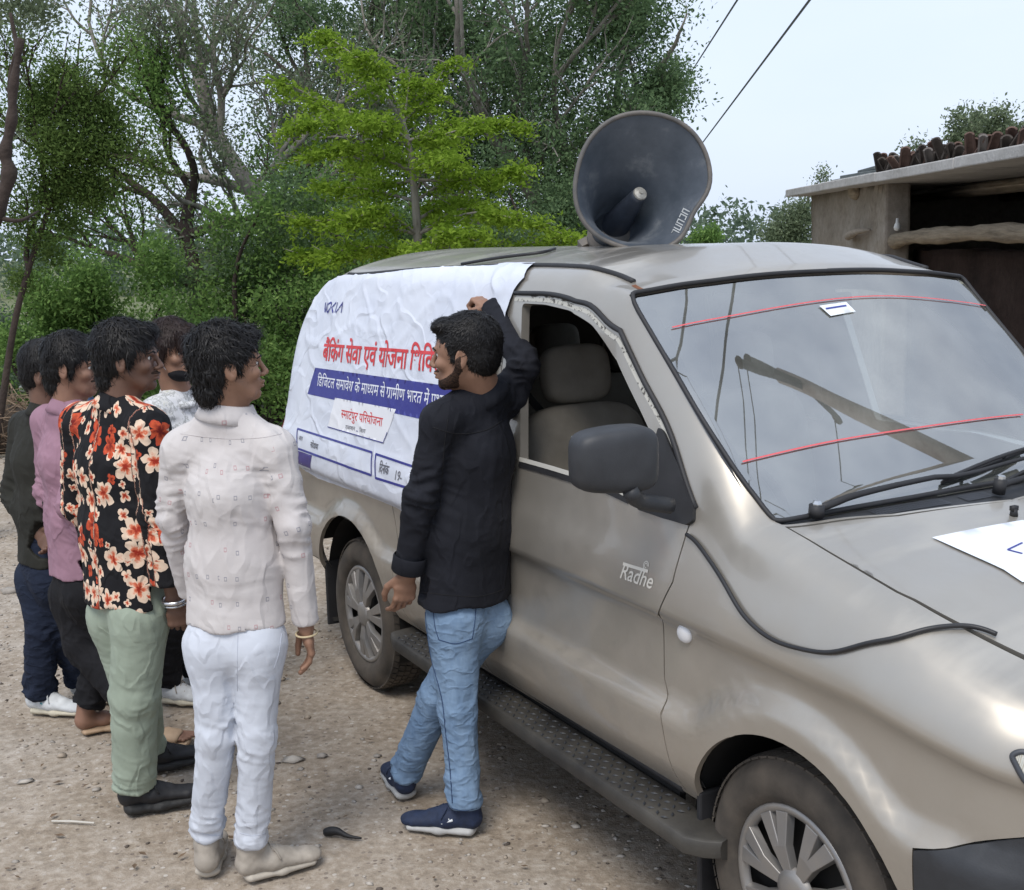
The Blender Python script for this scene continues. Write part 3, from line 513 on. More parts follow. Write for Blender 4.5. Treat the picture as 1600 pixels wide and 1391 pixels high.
def S(u, t):
    """van body skin: u along, t round the section (0 near sill, 14 roof centre, 28 far sill)"""
    u = np.asarray(u, float); t = np.asarray(t, float)
    sgn = np.where(t > 14, -1.0, 1.0); t = np.where(t > 14, 28-t, t); t = np.clip(t, 0, 14)
    k = np.clip(np.searchsorted(ST_U, u)-1, 0, len(ST_U)-2); f = np.clip((u-ST_U[k])/(ST_U[k+1]-ST_U[k]), 0, 1)
    i = np.clip(t.astype(int), 0, 13); g = t-i
    def row(j):
        p = ST[:, :, :]
        jj = np.clip(j, 0, 14)
        val = p[k, jj]*(1-f)[..., None]+p[k+1, jj]*f[..., None]
        m = (j > 14)                                  # mirrored past the centre line
        if m.any():
            v2 = p[k, 13]*(1-f)[..., None]+p[k+1, 13]*f[..., None]; v2 = v2*np.array([-1, 1]); val = np.where(m[..., None], v2, val)
        return val
    a, b, c, d = row(i-1), row(i), row(i+1), row(i+2); g = g[..., None]
    wl = (sstep(1.76, 1.86, u)*sstep(2.62, 2.52, u)*(i == 10))[..., None]; a = a*(1-wl)+(2*b-c)*wl
    q = .5*((2*b)+(-a+c)*g+(2*a-5*b+4*c-d)*g*g+(-a+3*b-3*c+d)*g**3)
    V, W = q[..., 0], q[..., 1]
    # flare below the crease and round both arches
    cz = .672+.025*np.clip((1.6-u)/1.6, 0, 1)
    rf = np.hypot(u-FWH[0]-.02, (W-FWH[1]))-.475; rr = np.hypot(u-RWH[0], (W-RWH[1]))-.46
    dd = np.minimum(np.minimum(W-cz, rf), rr)
    k2 = .04; h = np.clip(.5+.5*(np.minimum(rf, rr)-(W-cz))/k2, 0, 1)
    dd = np.minimum(rf, rr)*(1-h)+(W-cz)*h-k2*h*(1-h)
    V = V+.038*sstep(.012, -.030, dd)*(t < 7)-.012*sstep(.42, .60, .60-(W-.40))*0
    # plan taper at nose and tail
    pl = 1-.35*np.clip((-.76-u)/.32, 0, 1)**2.2-.10*np.clip((u-2.95)/.5, 0, 1)**2-.22*np.clip((u-3.22)/.28, 0, 1)**2
    V = V*pl
    top = np.clip((W-1.0)/.8, 0, 1)
    U = u+.46*top**4*sstep(-.05, -1.0, u)*np.clip(V/.6, .25, 1)
    W = W-.05*np.clip((-.4-u)/.5, 0, 1)**2*np.clip((t-9)/3, 0, 1)
    vv = np.clip(1-(V/.68)**2, 0, 1)
    U = U+.03*np.clip(1-(V/.70)**2, 0, 1)*sstep(1.45, 1.84, u)*sstep(3.05, 2.5, u)*(t > 9)
    return np.stack([U, V*sgn, W], -1)
_tt = np.linspace(0, 28, 1121); _q = S(np.full_like(_tt, 1.4), _tt)
_sl = np.concatenate([[0], np.cumsum(np.linalg.norm(np.diff(_q, axis=0), axis=1))]); SLEN = _sl[-1]
t2s = lambda t: np.interp(t, _tt, _sl); s2t = lambda s: np.interp(s, _sl, _tt)
def Sn(u, t):
    e = 2e-3; a = S(u+e, t)-S(u-e, t); b = S(u, np.clip(t+e*6, 0, 28))-S(u, np.clip(t-e*6, 0, 28))
    n = np.cross(a, b); return -n/(np.linalg.norm(n, axis=-1)[..., None]+1e-12)
_gu, _gt = np.meshgrid(np.arange(-1.06, 3.5, .01), np.arange(0, 20, .05), indexing='ij')
_gp = S(_gu, _gt); _gw = v2w(_gp); _gx, _gy, _gz = project(_gw)
_gn = Sn(_gu, _gt); _face = ((w2v(CAMP)-_gp)*_gn).sum(-1) > 0
def PX(px, py):
    """where the line of sight through a picture point meets the body: (u, s)"""
    d = (_gx-px)**2+(_gy-py)**2+np.where(_face, 0, 1e7)
    i = np.unravel_index(np.argmin(d), d.shape); u, t = _gu[i], _gt[i]
    for _ in range(12):
        f = lambda a, b: np.array(project(v2w(S(np.array(a), np.array(b))))[:2])
        f0 = f(u, t); J = np.stack([(f(u+1e-3, t)-f0)/1e-3, (f(u, t+1e-2)-f0)/1e-2], 1)
        try: st = np.linalg.solve(J, np.array([px, py])-f0)
        except Exception: break
        u += np.clip(st[0], -.06, .06); t += np.clip(st[1], -.3, .3)
    return float(u), float(t2s(t))
def W2S(u, w, lo=0, hi=11):    # height on the near side -> s
    ts = np.linspace(lo, hi, 200); q = S(np.full(200, u), ts)[:, 2]; return float(t2s(np.interp(w, q, ts)))
mir = lambda P: [(u, SLEN-s) for u, s in P][::-1]

def inpoly(P, poly):
    poly = np.asarray(poly); x, y = P[:, 0], P[:, 1]; r = np.zeros(len(P), bool); n = len(poly)
    for i in range(n):
        x1, y1 = poly[i]; x2, y2 = poly[(i+1) % n]
        if y1 == y2: continue
        c = (y1 > y) != (y2 > y); r ^= c & (x < (x2-x1)*(y-y1)/(y2-y1)+x1)
    return r
def resamp(poly, step):
    out = []
    n = len(poly)
    for i in range(n):
        a = np.array(poly[i]); b = np.array(poly[(i+1) % n]); m = max(1, int(np.ceil(np.linalg.norm(b-a)/step)))
        for k in range(m): out.append(a+(b-a)*k/m)
    return np.array(out)
def rounded(poly, r, n=5):
    P = [np.array(p, float) for p in poly]; out = []
    for i in range(len(P)):
        a, b, c = P[i-1], P[i], P[(i+1) % len(P)]
        la, lc = np.linalg.norm(a-b), np.linalg.norm(c-b); q = min(r, la*.45, lc*.45)
        p0, p1 = b+(a-b)/la*q, b+(c-b)/lc*q
        for k in range(n+1):
            t = k/n; out.append(p0*(1-t)**2+2*b*t*(1-t)+p1*t*t)
    return out
def shrink(poly, d):
    P = np.asarray(poly, float); n = len(P)
    ar = .5*sum(P[i-1][0]*P[i][1]-P[i][0]*P[i-1][1] for i in range(n)); sg = 1 if ar > 0 else -1
    out = []
    for i in range(n):
        e1 = P[i]-P[i-1]; e2 = P[(i+1) % n]-P[i]
        n1 = np.array([-e1[1], e1[0]])/(np.linalg.norm(e1)+1e-9)*sg; n2 = np.array([-e2[1], e2[0]])/(np.linalg.norm(e2)+1e-9)*sg
        m = n1+n2; m /= max(.5, (m@m)**.5*((m@m)**.5)/2+1e-9); out.append(P[i]+m*d)
    return out
def cdt_region(outer, holes, step):
    B = [resamp(outer, step)]+[resamp(h, step) for h in holes]
    allb = np.concatenate(B); lo, hi = B[0].min(0), B[0].max(0)
    gx, gy = np.meshgrid(np.arange(lo[0]+step/2, hi[0], step), np.arange(lo[1]+step/2, hi[1], step), indexing='ij')
    G = np.stack([gx.ravel(), gy.ravel()], 1); keep = inpoly(G, B[0])
    for h in B[1:]: keep &= ~inpoly(G, h)
    G = G[keep]
    key = {}
    for b in allb: key.setdefault((int(b[0]//step), int(b[1]//step)), []).append(b)
    ok = []
    for g in G:
        cx, cy = int(g[0]//step), int(g[1]//step); good = True
        for i in (-1, 0, 1):
            for j in (-1, 0, 1):
                for b in key.get((cx+i, cy+j), ()):
                    if (b[0]-g[0])**2+(b[1]-g[1])**2 < (.45*step)**2: good = False
        ok.append(good)
    G = G[np.array(ok, bool)] if len(G) else G
    P = np.concatenate([allb, G]); E = []; k = 0
    for b in B:
        E += [(k+i, k+(i+1) % len(b)) for i in range(len(b))]; k += len(b)
    v, e, f, *_ = delaunay_2d_cdt([Vector(p) for p in P.tolist()], E, [], 0, 1e-6)
    v = np.array([tuple(q) for q in v]); f = np.array([q for q in f if len(q) == 3])
    c = v[f].mean(1); ok = inpoly(c, B[0])
    for h in B[1:]: ok &= ~inpoly(c, h)
    f = f[ok]
    a = v[f]; ar = (a[:, 1, 0]-a[:, 0, 0])*(a[:, 2, 1]-a[:, 0, 1])-(a[:, 2, 0]-a[:, 0, 0])*(a[:, 1, 1]-a[:, 0, 1])
    f[ar > 0] = f[ar > 0][:, ::-1]
    return v, f, B
def panel(name, outer, holes, mat, parent, step=.025, off=0.0, rim=.02, smooth=True, disp=None):
    v, f, B = cdt_region(outer, holes, step)
    t = s2t(v[:, 1]); P = S(v[:, 0], t); N = Sn(v[:, 0], t)
    P = P+N*(off if disp is None else (off+disp(v[:, 0], v[:, 1]))[:, None])
    lp = loc(P); fn = np.cross(lp[f[:, 1]]-lp[f[:, 0]], lp[f[:, 2]]-lp[f[:, 0]])
    if (fn*loc(N)[f[:, 0]]).sum() < 0: f = f[:, ::-1]
    faces = f.tolist(); V = [lp]; n = len(P)
    if rim:
        for b in B:
            tb = s2t(b[:, 1]); Q = S(b[:, 0], tb); Nb = Sn(b[:, 0], tb); o1 = (off if disp is None else (off+disp(b[:, 0], b[:, 1]))[:, None])
            V += [loc(Q+Nb*o1), loc(Q+Nb*(o1-rim))]; m = len(b)
            faces += [[n+i, n+(i+1) % m, n+m+(i+1) % m, n+m+i] for i in range(m)]; n += 2*m
    return link_mesh(name, np.concatenate(V), faces, mat, parent, smooth)
def surf(u, s, off=0.0):
    u = np.asarray(u, float); t = s2t(np.asarray(s, float)); return S(u, t)+Sn(u, t)*off
def ribbon_on(mb, path_us, width, off, wdir=None):
    """thin strip lying on the body along (u, s) points"""
    P = np.array([surf(a, b, off) for a, b in path_us]); N = np.array([Sn(np.array(a), s2t(np.array(b))) for a, b in path_us])
    T = np.gradient(P, axis=0); T /= np.linalg.norm(T, axis=1)[:, None]; Bn = np.cross(N, T)
    V = np.concatenate([P+Bn*width/2, P-Bn*width/2]); n = len(P)
    mb.add(loc(V), [[i, i+1, n+i+1, n+i] for i in range(n-1)])

# --- paint and trim materials
def paint(name, dirt=1.0):
    m = M(name, (.41, .385, .342), .32, .6, .5, Coat_Weight=0)
    _in(m.b, 'Coat Weight', .6); _in(m.b, 'Coat Roughness', .06)
    co = m.coord('Object')
    sep = m.N('ShaderNodeSeparateXYZ'); m.L(co, sep.inputs[0]); z = sep.outputs['Z']
    n1 = m.noise(1.9, 6, .6); n2 = m.noise(14, 6, .65); fleck = m.noise(900, 2)
    base = m.ramp(m.noise(3, 4), [(.3, (.40, .372, .325)), (.7, (.445, .415, .365))])
    low = m.math('MULTIPLY', m.ramp(z, [(.42, (1, 1, 1)), (.92, (.10, .10, .10))]), dirt)
    top = m.ramp(z, [(1.0, (0, 0, 0)), (1.05, (.0, .0, .0))])
    mask = m.math('MULTIPLY', low, m.ramp(m.mix(.45, n1, n2), [(.35, (.25, .25, .25)), (.68, (1, 1, 1))]))
    mask = m.math('MULTIPLY', mask, .95)
    col = m.mix(mask, base, (.25, .20, .145))
    smear = m.ramp(m.noise(3.2, 5, .6, st=(2.6, .5, 1)), [(.50, (0, 0, 0)), (.66, (.45, .45, .45))])
    up = m.ramp(z, [(.985, (0, 0, 0)), (.995, (1, 1, 1))])
    geo = m.N('ShaderNodeNewGeometry'); sn = m.N('ShaderNodeSeparateXYZ'); m.L(geo.outputs['Normal'], sn.inputs[0])
    topm = m.math('MULTIPLY', smear, m.ramp(sn.outputs['Z'], [(.7, (0, 0, 0)), (.95, (1, 1, 1))]))
    col = m.mix(topm, col, (.52, .50, .45)); m.base(col)
    m.rgh(m.math('ADD', m.math('MULTIPLY', mask, .4), m.math('ADD', m.math('MULTIPLY', topm, .5), m.ramp(n2, [(.3, (.29,)*3), (.8, (.40,)*3)]))))
    m.L(m.math('SUBTRACT', .66, m.math('MULTIPLY', mask, .7)), m.b.inputs['Metallic'])
    return m.m
M_PAINT = paint('champagne_paint')
M_RUB = varied('black_rubber', (.018, .018, .02), .6, .3, 9, 60, .2, .002)
M_PLAS = varied('black_plastic', (.028, .03, .034), .55, .3, 14, 220, .25, .001)
M_TRIMG = varied('dark_trim', (.05, .055, .065), .5, .2, 8)
M_DARK = M('cavity_dark', (.012, .011, .01), .9).m
M_CHROME = M('chrome', (.6, .6, .6), .2, 1).m
M_SEAL = M('seal_pale', (.50, .49, .45), .6).m
M_INT = varied('interior_beige', (.27, .245, .205), .85, .2, 10, 120, .3, .002)
M_INTD = varied('interior_grey', (.10, .098, .09), .8, .2, 8)
M_BELT = M('seat_belt_black', (.012, .012, .013), .7).m
def glassmat(name, tint, ior, dust):
    m = bpy.data.materials.new(name); m.use_nodes = True; n = m.node_tree; n.nodes.clear()
    o = n.nodes.new('ShaderNodeOutputMaterial'); tr = n.nodes.new('ShaderNodeBsdfTransparent'); tr.inputs[0].default_value = (*tint, 1)
    gl = n.nodes.new('ShaderNodeBsdfGlossy'); gl.inputs['Roughness'].default_value = .012
    df = n.nodes.new('ShaderNodeBsdfDiffuse'); df.inputs[0].default_value = (.60, .61, .54, 1)
    fr = n.nodes.new('ShaderNodeFresnel'); fr.inputs[0].default_value = ior
    m1 = n.nodes.new('ShaderNodeMixShader'); m2 = n.nodes.new('ShaderNodeMixShader')
    nz = n.nodes.new('ShaderNodeTexNoise'); nz.inputs['Scale'].default_value = 5; nz.inputs['Detail'].default_value = 6
    tc = n.nodes.new('ShaderNodeTexCoord'); n.links.new(tc.outputs['Object'], nz.inputs['Vector'])
    mr = n.nodes.new('ShaderNodeMapRange'); mr.inputs[1].default_value = .35; mr.inputs[2].default_value = .8; mr.inputs[3].default_value = dust*.55; mr.inputs[4].default_value = dust*1.6
    n.links.new(nz.outputs['Fac'], mr.inputs[0]); n.links.new(mr.outputs[0], m1.inputs[0])
    n.links.new(tr.outputs[0], m1.inputs[1]); n.links.new(df.outputs[0], m1.inputs[2])
    n.links.new(fr.outputs[0], m2.inputs[0]); n.links.new(m1.outputs[0], m2.inputs[1]); n.links.new(gl.outputs[0], m2.inputs[2])
    n.links.new(m2.outputs[0], o.inputs[0]); return m
M_WIND = glassmat('windshield_glass', (.72, .80, .78), 4.6, .21)
M_GLASS = glassmat('tinted_glass', (.25, .28, .27), 1.7, .05)
M_CLEAR = glassmat('clear_glass', (.8, .85, .83), 1.6, .04)

van = empty('van', VO, 'silver champagne seven-seat van parked on the dirt with its front window rolled down', 'van', rot=(0, 0, VH))
# --- outlines in (u, s)
S0, SM = 0.001, SLEN/2
def arch(c, r, n=44, lo=.30):
    out = []
    for k in range(n+1):
        a = math.pi*1.28*(k/n)-math.pi*.14; out.append((c[0]-r*math.cos(a), max(.42, c[1]+r*math.sin(a))))
    return [(u, W2S(u, w)) if w > .421 else (u, -.05) for u, w in out]
f_arch = arch((2.735, .345), .385); r_arch = arch((.02, .36), .405)
def clampS(P): return [(u, max(s, -.06)) for u, s in P]
body_outer = [(-1.03, 0), (3.49, 0), (3.49, SLEN), (-1.03, SLEN)]
# near sill with the arches bitten out: walk along s = 0
def sill_path(flip):
    P = [(-1.03, W2S(-.95, .50))]
    ra = [q for q in r_arch if q[1] > 0]; fa = [q for q in f_arch if q[1] > 0]
    P += [(ra[0][0], W2S(ra[0][0], .50))]+ra+[(ra[-1][0], 0)]
    P += [(fa[0][0], 0)]+fa+[(fa[-1][0]+.005, W2S(3.1, .64)), (3.49, W2S(3.49, .70, 0, 8))]
    return P
near = sill_path(False); far = [(u, SLEN-s) for u, s in near][::-1]
body_outer = near+far
dpx = [(1.20, .435), (1.20, 1.13)]
frame_o = [PX(*q) for q in [(806, 458), (868, 461), (915, 474), (955, 508), (1000, 582), (1050, 682), (1088, 795)]]
door_low = [PX(*q) for q in [(1074, 832), (1052, 910), (1043, 970), (1039, 1060), (1038, 1105), (1040, 1160)]]
ud = door_low[-1][0]
door = [(1.20, .012), (ud+.03, .012)]+door_low[::-1]+frame_o[::-1]+[(1.20, frame_o[0][1])]
win = [PX(*q) for q in [(816, 474), (852, 476), (893, 486), (925, 508), (962, 562), (1000, 640), (1030, 702), (1046, 745), (1055, 795), (1000, 781), (900, 748), (813, 722)]]
win = rounded(win, .02, 3)
rdoor = [(.47, W2S(.47, .78)), (.50, W2S(.5, .62)), (.56, .012), (1.17, .012), (1.17, W2S(1.17, 1.71)), (.42, W2S(.42, 1.71)), (.40, W2S(.4, 1.0))]
rwin = rounded([(.46, W2S(.46, 1.17)), (1.13, W2S(1.13, 1.15)), (1.13, W2S(1.13, 1.66)), (.46, W2S(.46, 1.66))], .05)
qwin = rounded([(-.48, W2S(-.48, 1.20)), (.36, W2S(.36, 1.18)), (.36, W2S(.36, 1.66)), (-.42, W2S(-.42, 1.64))], .06)
t10 = float(t2s(10.06))
wtl = PX(983, 461); wbl = PX(1212, 816)
ws = [(wtl[0], wtl[1]), (wbl[0], wbl[1])]
wsb = [PX(*q) for q in [(1300, 800), (1420, 779), (1520, 761), (1598, 748)]]
wst = [PX(*q) for q in [(1120, 446), (1250, 432)]]
wsn = [(wtl[0], wtl[1])]+[PX(1040, 558), PX(1100, 660), PX(1160, 752)]+[(wbl[0], wbl[1])]+wsb
ubc = wsb[-1][0]; utc = wst[-1][0]
wst = [(wtl[0]+.010, wst[0][1]), (wtl[0]+.014, wst[1][1])]; utc = wtl[0]+.015
half = [(utc, SM)]+wst[::-1][0:0]+[wst[1], wst[0]]+wsn+[(ubc, SM)]
wind = rounded(half[:-1]+[p for p in [(ubc, SM)]]+[(u, SLEN-s) for u, s in wsn[::-1]]+[(u, SLEN-s) for u, s in [wst[0], wst[1]]], .045, 4)
hoodn = [PX(*q) for q in [(1226, 823), (1290, 861), (1400, 926), (1500, 980), (1597, 1030)]]
hoodb = [PX(*q) for q in [(1400, 805), (1597, 781)]]
uh = hoodb[-1][0]
hn = hoodn+[(3.36, hoodn[-1][1]+.02)]
hood = [(uh, SM)]+hoodb[::-1]+hn+[(3.40, SM)]+[(u, SLEN-s) for u, s in hn[::-1]]+[(u, SLEN-s) for u, s in hoodb]
headl = rounded([(3.13, W2S(3.13, .80)), (3.18, W2S(3.18, .68)), (3.42, W2S(3.42, .66)), (3.42, W2S(3.42, .86)), (3.20, W2S(3.2, .90))], .03)
hl_px = [PX(*q) for q in [(1582, 1178), (1598, 1230)]]

# --- painted body shell and opening parts
cowl_hole = None
_hh = [(utc, SM)]+[wst[1], wst[0]]+wsn[:5]+[(hoodn[0][0]-.012, hoodn[0][1]+.002)]+[(u-.010, s) for u, s in hoodb]+[(uh-.010, SM)]
wind_hole = _hh+[(u, SLEN-s) for u, s in _hh[1:-1][::-1]]
holes = [door, rdoor, qwin, wind_hole, hood, mir(door), mir(rdoor), mir(qwin)]
# cowl strip between glass and hood is part of the hole: widen the windshield hole down to the hood edge
cow = [(wsb[0][0]+.0, wsb[0][1])]
body = panel('body', body_outer, holes, M_PAINT, van, .026, 0, .018)
panel('front_door', shrink(door, .005), [win], M_PAINT, van, .018, 0, .03)
panel('rear_door', shrink(rdoor, .005), [rwin], M_PAINT, van, .025, 0, .03)
panel('front_door', shrink(mir(door), .0035), [mir(win)], M_PAINT, van, .035, 0, .03)
panel('rear_door', shrink(mir(rdoor), .0035), [mir(rwin)], M_PAINT, van, .035, 0, .03)
panel('hood', shrink(hood, .009), [], M_PAINT, van, .025, 0, .012)
# inner dark skin behind the gaps
big = lambda P, d: shrink(P, -d)
panel('inner_shell', [(-1.0, .02), (-.36, .02), (-.36, W2S(.0, .74)), (.42, W2S(.0, .74)), (.44, .02), (2.36, .02), (2.34, W2S(2.3, .72)), (3.1, W2S(3.1, .80)), (3.12, .1), (3.44, .1), (3.44, SLEN-.1), (3.12, SLEN-.1), (3.1, SLEN-W2S(3.1, .8)), (2.34, SLEN-W2S(2.3, .72)), (2.36, SLEN-.02), (.44, SLEN-.02), (.42, SLEN-W2S(0, .74)), (-.36, SLEN-W2S(0, .74)), (-.36, SLEN-.02), (-1.0, SLEN-.02)],
      [shrink(win, -.004), shrink(rwin, .0), shrink(qwin, 0), shrink(wind_hole, -.022), shrink(mir(win), -.004), mir(rwin), mir(qwin)], M_INTD, van, .05, -.03, 0)
for nm, w_, mm in (('side_window', rwin, M_GLASS), ('side_window', qwin, M_GLASS), ('side_window', mir(rwin), M_CLEAR), ('side_window', mir(qwin), M_CLEAR)):
    panel(nm, w_, [], mm, van, .05, -.008, 0)
# ------------------------------------------------------------------ van: glass, seals, trim
panel('windshield', shrink(wind, .012), [], M_WIND, van, .04, -.004, 0)
def rib(name, pts, width, off, mat, n=6, par=None):
    P = crspline(np.array(pts), n) if len(pts) > 2 else np.linspace(pts[0], pts[1], 12)
    mb = MB(); ribbon_on(mb, P, width, off); return mb.build(name, mat, par or van, True)
def bead(name, pts, r, off, mat, n=6, k=8, par=None):
    P = crspline(np.array(pts), n) if len(pts) > 2 else np.linspace(pts[0], pts[1], 12)
    mb = MB(); mb.tube(loc(np.array([surf(a, b, off) for a, b in P])), r, k); return mb.build(name, mat, par or van, True)
wloop = resamp(wind, .03); wloop = np.vstack([wloop, wloop[:1]])
mb = MB(); mb.tube(loc(np.array([surf(a, b, .001) for a, b in wloop])), .0075, 6, False); mb.build('windshield_seal', M_RUB, van, True)
# dark band printed on the inside edge of the glass
_fb = crspline(np.array([PX(*q) for q in [(1012, 482), (1045, 545), (1090, 625), (1135, 700), (1182, 772)]]), 6)
for sgn in (0, 1):
    m = MB(); ribbon_on(m, _fb if not sgn else [(u, SLEN-s) for u, s in _fb], .05, -.0062); m.build('frit_band', M_TRIMG, van, True)
M_RED = M('red_tape', (.62, .10, .11), .5).m
rib('red_stripe', [PX(*q) for q in [(1050, 512), (1174, 488), (1367, 463), (1542, 455)]], .0045, .0015, M_RED)
rib('red_stripe', [PX(*q) for q in [(1160, 722), (1290, 692), (1445, 667), (1598, 648)]], .005, .0015, M_RED)
M_WHITE = M('white_print', (.75, .78, .80), .5).m; M_BLUEP = M('blue_print', (.03, .045, .28), .45).m
st = [PX(*q) for q in [(1280, 478), (1322, 472), (1337, 487), (1298, 494)]]
panel('sticker', st, [], M_WHITE, van, .02, .0005, 0)
rib('sticker_print', [PX(1290, 483), PX(1322, 478)], .006, .0018, M_BLUEP)
# cowl with slots
hb = [PX(1232, 822)]+hoodb
cow = [(wbl[0]+.008, wbl[1]+.012)]+[(u+.012, s) for u, s in wsb]+[(ubc+.012, SM)]+[(uh-.004, SM)]+[(u-.004, s) for u, s in hoodb[::-1]]+[(hoodn[0][0]-.004, hoodn[0][1]+.005)]
cw2 = cow[:-3]
cowl_o = cow[:4+1]
cowp = [c for c in cow]
_cc = [(ubc+.004, SM)]+[(u+.004, s) for u, s in wsb[::-1]]+[(wbl[0]-.02, wbl[1]+.004)]+[(hoodn[0][0]-.010, hoodn[0][1]+.004)]+[(u-.006, s) for u, s in hoodb]+[(uh-.006, SM)]
full = _cc+[(u, SLEN-s) for u, s in _cc[1:-1][::-1]]
panel('cowl', full, [], M_PLAS, van, .03, -.010, .0)
for (a, b) in (((1366, 797), (1478, 779)), ((1506, 775), (1545, 768))):
    A, B = PX(*a), PX(*b); cen = None
    m = MB(); k = int(np.hypot(*(np.array(A)-B))/.011)
    for i in range(k+1):
        c = np.array(A)+(np.array(B)-A)*i/k; ribbon_on(m, [(c[0]-.018, c[1]), (c[0], c[1]), (c[0]+.018, c[1])], .0045, -.007)
    for d in (-.018, -.006, .006, .018): ribbon_on(m, [(q[0]+d, q[1]) for q in np.linspace(A, B, 8)], .003, -.0065)
    tag(m.build('vent_grille', M_TRIMG, van), kind='stuff')
# door window frame: pale seal band, dark gap bead, weather strips
fr = [(u, s) for u, s in frame_o]
def offs(P, d):
    P = crspline(np.array(P), 6); T = np.gradient(P, axis=0); T /= np.linalg.norm(T, axis=1)[:, None]; return P+np.stack([T[:, 1], -T[:, 0]], 1)*d
M_SCUFF = M('scuffed_seal', (.5, .49, .44), .6); M_SCUFF.base(M_SCUFF.ramp(M_SCUFF.noise(60, 5, .7), [(.40, (.05, .045, .04)), (.47, (.50, .49, .44))])); M_SCUFF = M_SCUFF.m
for sd_ in (0, 1):
    f = (lambda P: P) if not sd_ else (lambda P: [(u, SLEN-s) for u, s in P])
    mb = MB(); mb.tube(loc(np.array([surf(a, b, .002) for a, b in f(crspline(np.array(fr), 6))])), .0085, 6); mb.build('door_seal', M_RUB, van, True)
    sg = offs(fr, .020)
    mb = MB(); ribbon_on(mb, f(sg), .014, .0015); mb.build('window_frame_strip', M_SCUFF, van, True)
    wl = [PX(813, 719), PX(900, 744), PX(985, 777)]
    rib('weather_strip', f([(u, s+.003) for u, s in wl]), .014, .005, M_SEAL)
    rib('weather_strip', f([(u, s-.013) for u, s in wl]), .018, .004, M_RUB)
# B pillar black
panel('pillar_trim', [(1.135, W2S(1.135, 1.13)), (1.165, W2S(1.165, 1.13)), (1.165, W2S(1.165, 1.66)), (1.135, W2S(1.135, 1.66))], [], M_RUB, van, .04, .002, 0)
# roof gutters
gt = [PX(*q) for q in [(562, 428), (700, 420), (830, 416), (905, 418), (950, 426), (990, 441)]]
gt = [(-.42, t2s(11.0)), (-.1, t2s(11.05))]+gt[1:]
bead('roof_gutter', gt, .009, .002, M_RUB)
bead('roof_gutter', [(u, SLEN-s) for u, s in gt], .009, .002, M_RUB)
M_RUST = varied('rust', (.16, .06, .025), .9, .4, 30)
rib('rust_patch', [PX(990, 446), PX(1004, 456)], .014, .0012, M_RUST)
# mirror sail and mirror
sail = [PX(*q) for q in [(1033, 668), (1041, 676), (1064, 728), (1088, 792), (1087, 815), (1076, 822), (1040, 811), (1000, 797), (1012, 752)]]
for f in (lambda P: P, lambda P: [(u, SLEN-s) for u, s in P][::-1]):
    o = panel('mirror_sail', f(rounded(sail, .012, 3)), [], M_RUB, van, .03, .012, .016)
def rotz(a): c, s = math.cos(a), math.sin(a); return np.array([[c, -s, 0], [s, c, 0], [0, 0, 1.0]])
mc = vp(955, 717, 1.0)
for sg in (1, -1):
    mcc = mc*np.array([1, sg, 1])
    e = empty('side_mirror', loc(mcc)); e.parent = van
    V, Fx = superell((0, 0, 0), (.062, .112, .084), .42, rot=rotz(R(10)*sg))
    V[:, 2] *= 1-.12*(V[:, 1]*sg > 0)*abs(V[:, 1])/.11; V[:, 0] *= np.where(V[:, 0] < 0, .75, 1.1)
    m = MB(); m.add(V*np.array([1, -1, 1]), [f[::-1] for f in Fx]); m.build('mirror_housing', M_PLAS, e, True)
    m = MB(); m.box((-.052, -sg*0, 0), (.004, .17, .12)); bevel(m.build('mirror_glass', M_CHROME, e), .003)
    A = np.array(vp(1000, 783, .93))*[1, sg, 1]; B = np.array(vp(1048, 790, .83))*[1, sg, 1]; C = np.array(vp(985, 768, .985))*[1, sg, 1]
    m = MB(); m.tube(crspline(loc(np.array([C, A, B])) - loc(mcc), 5), [.022]*11, 8); m.build('mirror_arm', M_PLAS, e, True)
    for ch in e.children: ch.scale = (1, 1, 1)
# the fit above is in van coordinates: mirror arm stays under the housing
# wipers
def wiper(piv, mid, tip, b0, b1, off=.02):
    e = empty('wiper'); e.parent = van
    A, B, C = PX(*piv), PX(*mid), PX(*tip)
    P = crspline(np.array([A, B, C]), 8); Q = np.array([surf(a, b, off+.018*math.sin(math.pi*i/(len(P)-1))) for i, (a, b) in enumerate(P)])
    m = MB(); m.tube(loc(Q), np.linspace(.011, .006, len(Q)), 8); m.build('wiper_arm', M_RUB, e, True)
    D, E_ = PX(*b0), PX(*b1); P = np.linspace(D, E_, 12)
    m = MB()
    m.tube(loc(np.array([surf(a, b, .007) for a, b in P])), .006, 6); m.tube(loc(np.array([surf(a, b, .022+.010*math.sin(math.pi*i/11)) for i, (a, b) in enumerate(P)])), .0055, 6)
    for i in (0, 3, 8, 11): m.tube(loc(np.array([surf(*P[i], .005), surf(*P[i], .026)])), .005, 5)
    m.build('wiper_blade', M_RUB, e, True)
    m = MB(); o = surf(*A, .0); n_ = Sn(np.array(A[0]), s2t(np.array(A[1])))
    m.tube(loc(np.array([o, o+n_*.03])), .020, 14); m.build('wiper_base', M_RUB, e, True)
    m = MB(); m.tube(loc(np.array([o+n_*.03, o+n_*.036, o+n_*.044])), [.013, .013, .008], 6); m.build('wiper_nut', M_CHROME, e)
wiper((1275, 807), (1375, 785), (1597, 722), (1470, 757), (1597, 708))
_a = PX(1560, 771); _c = (_a[0]-.11, SLEN-.56-.9*0); 
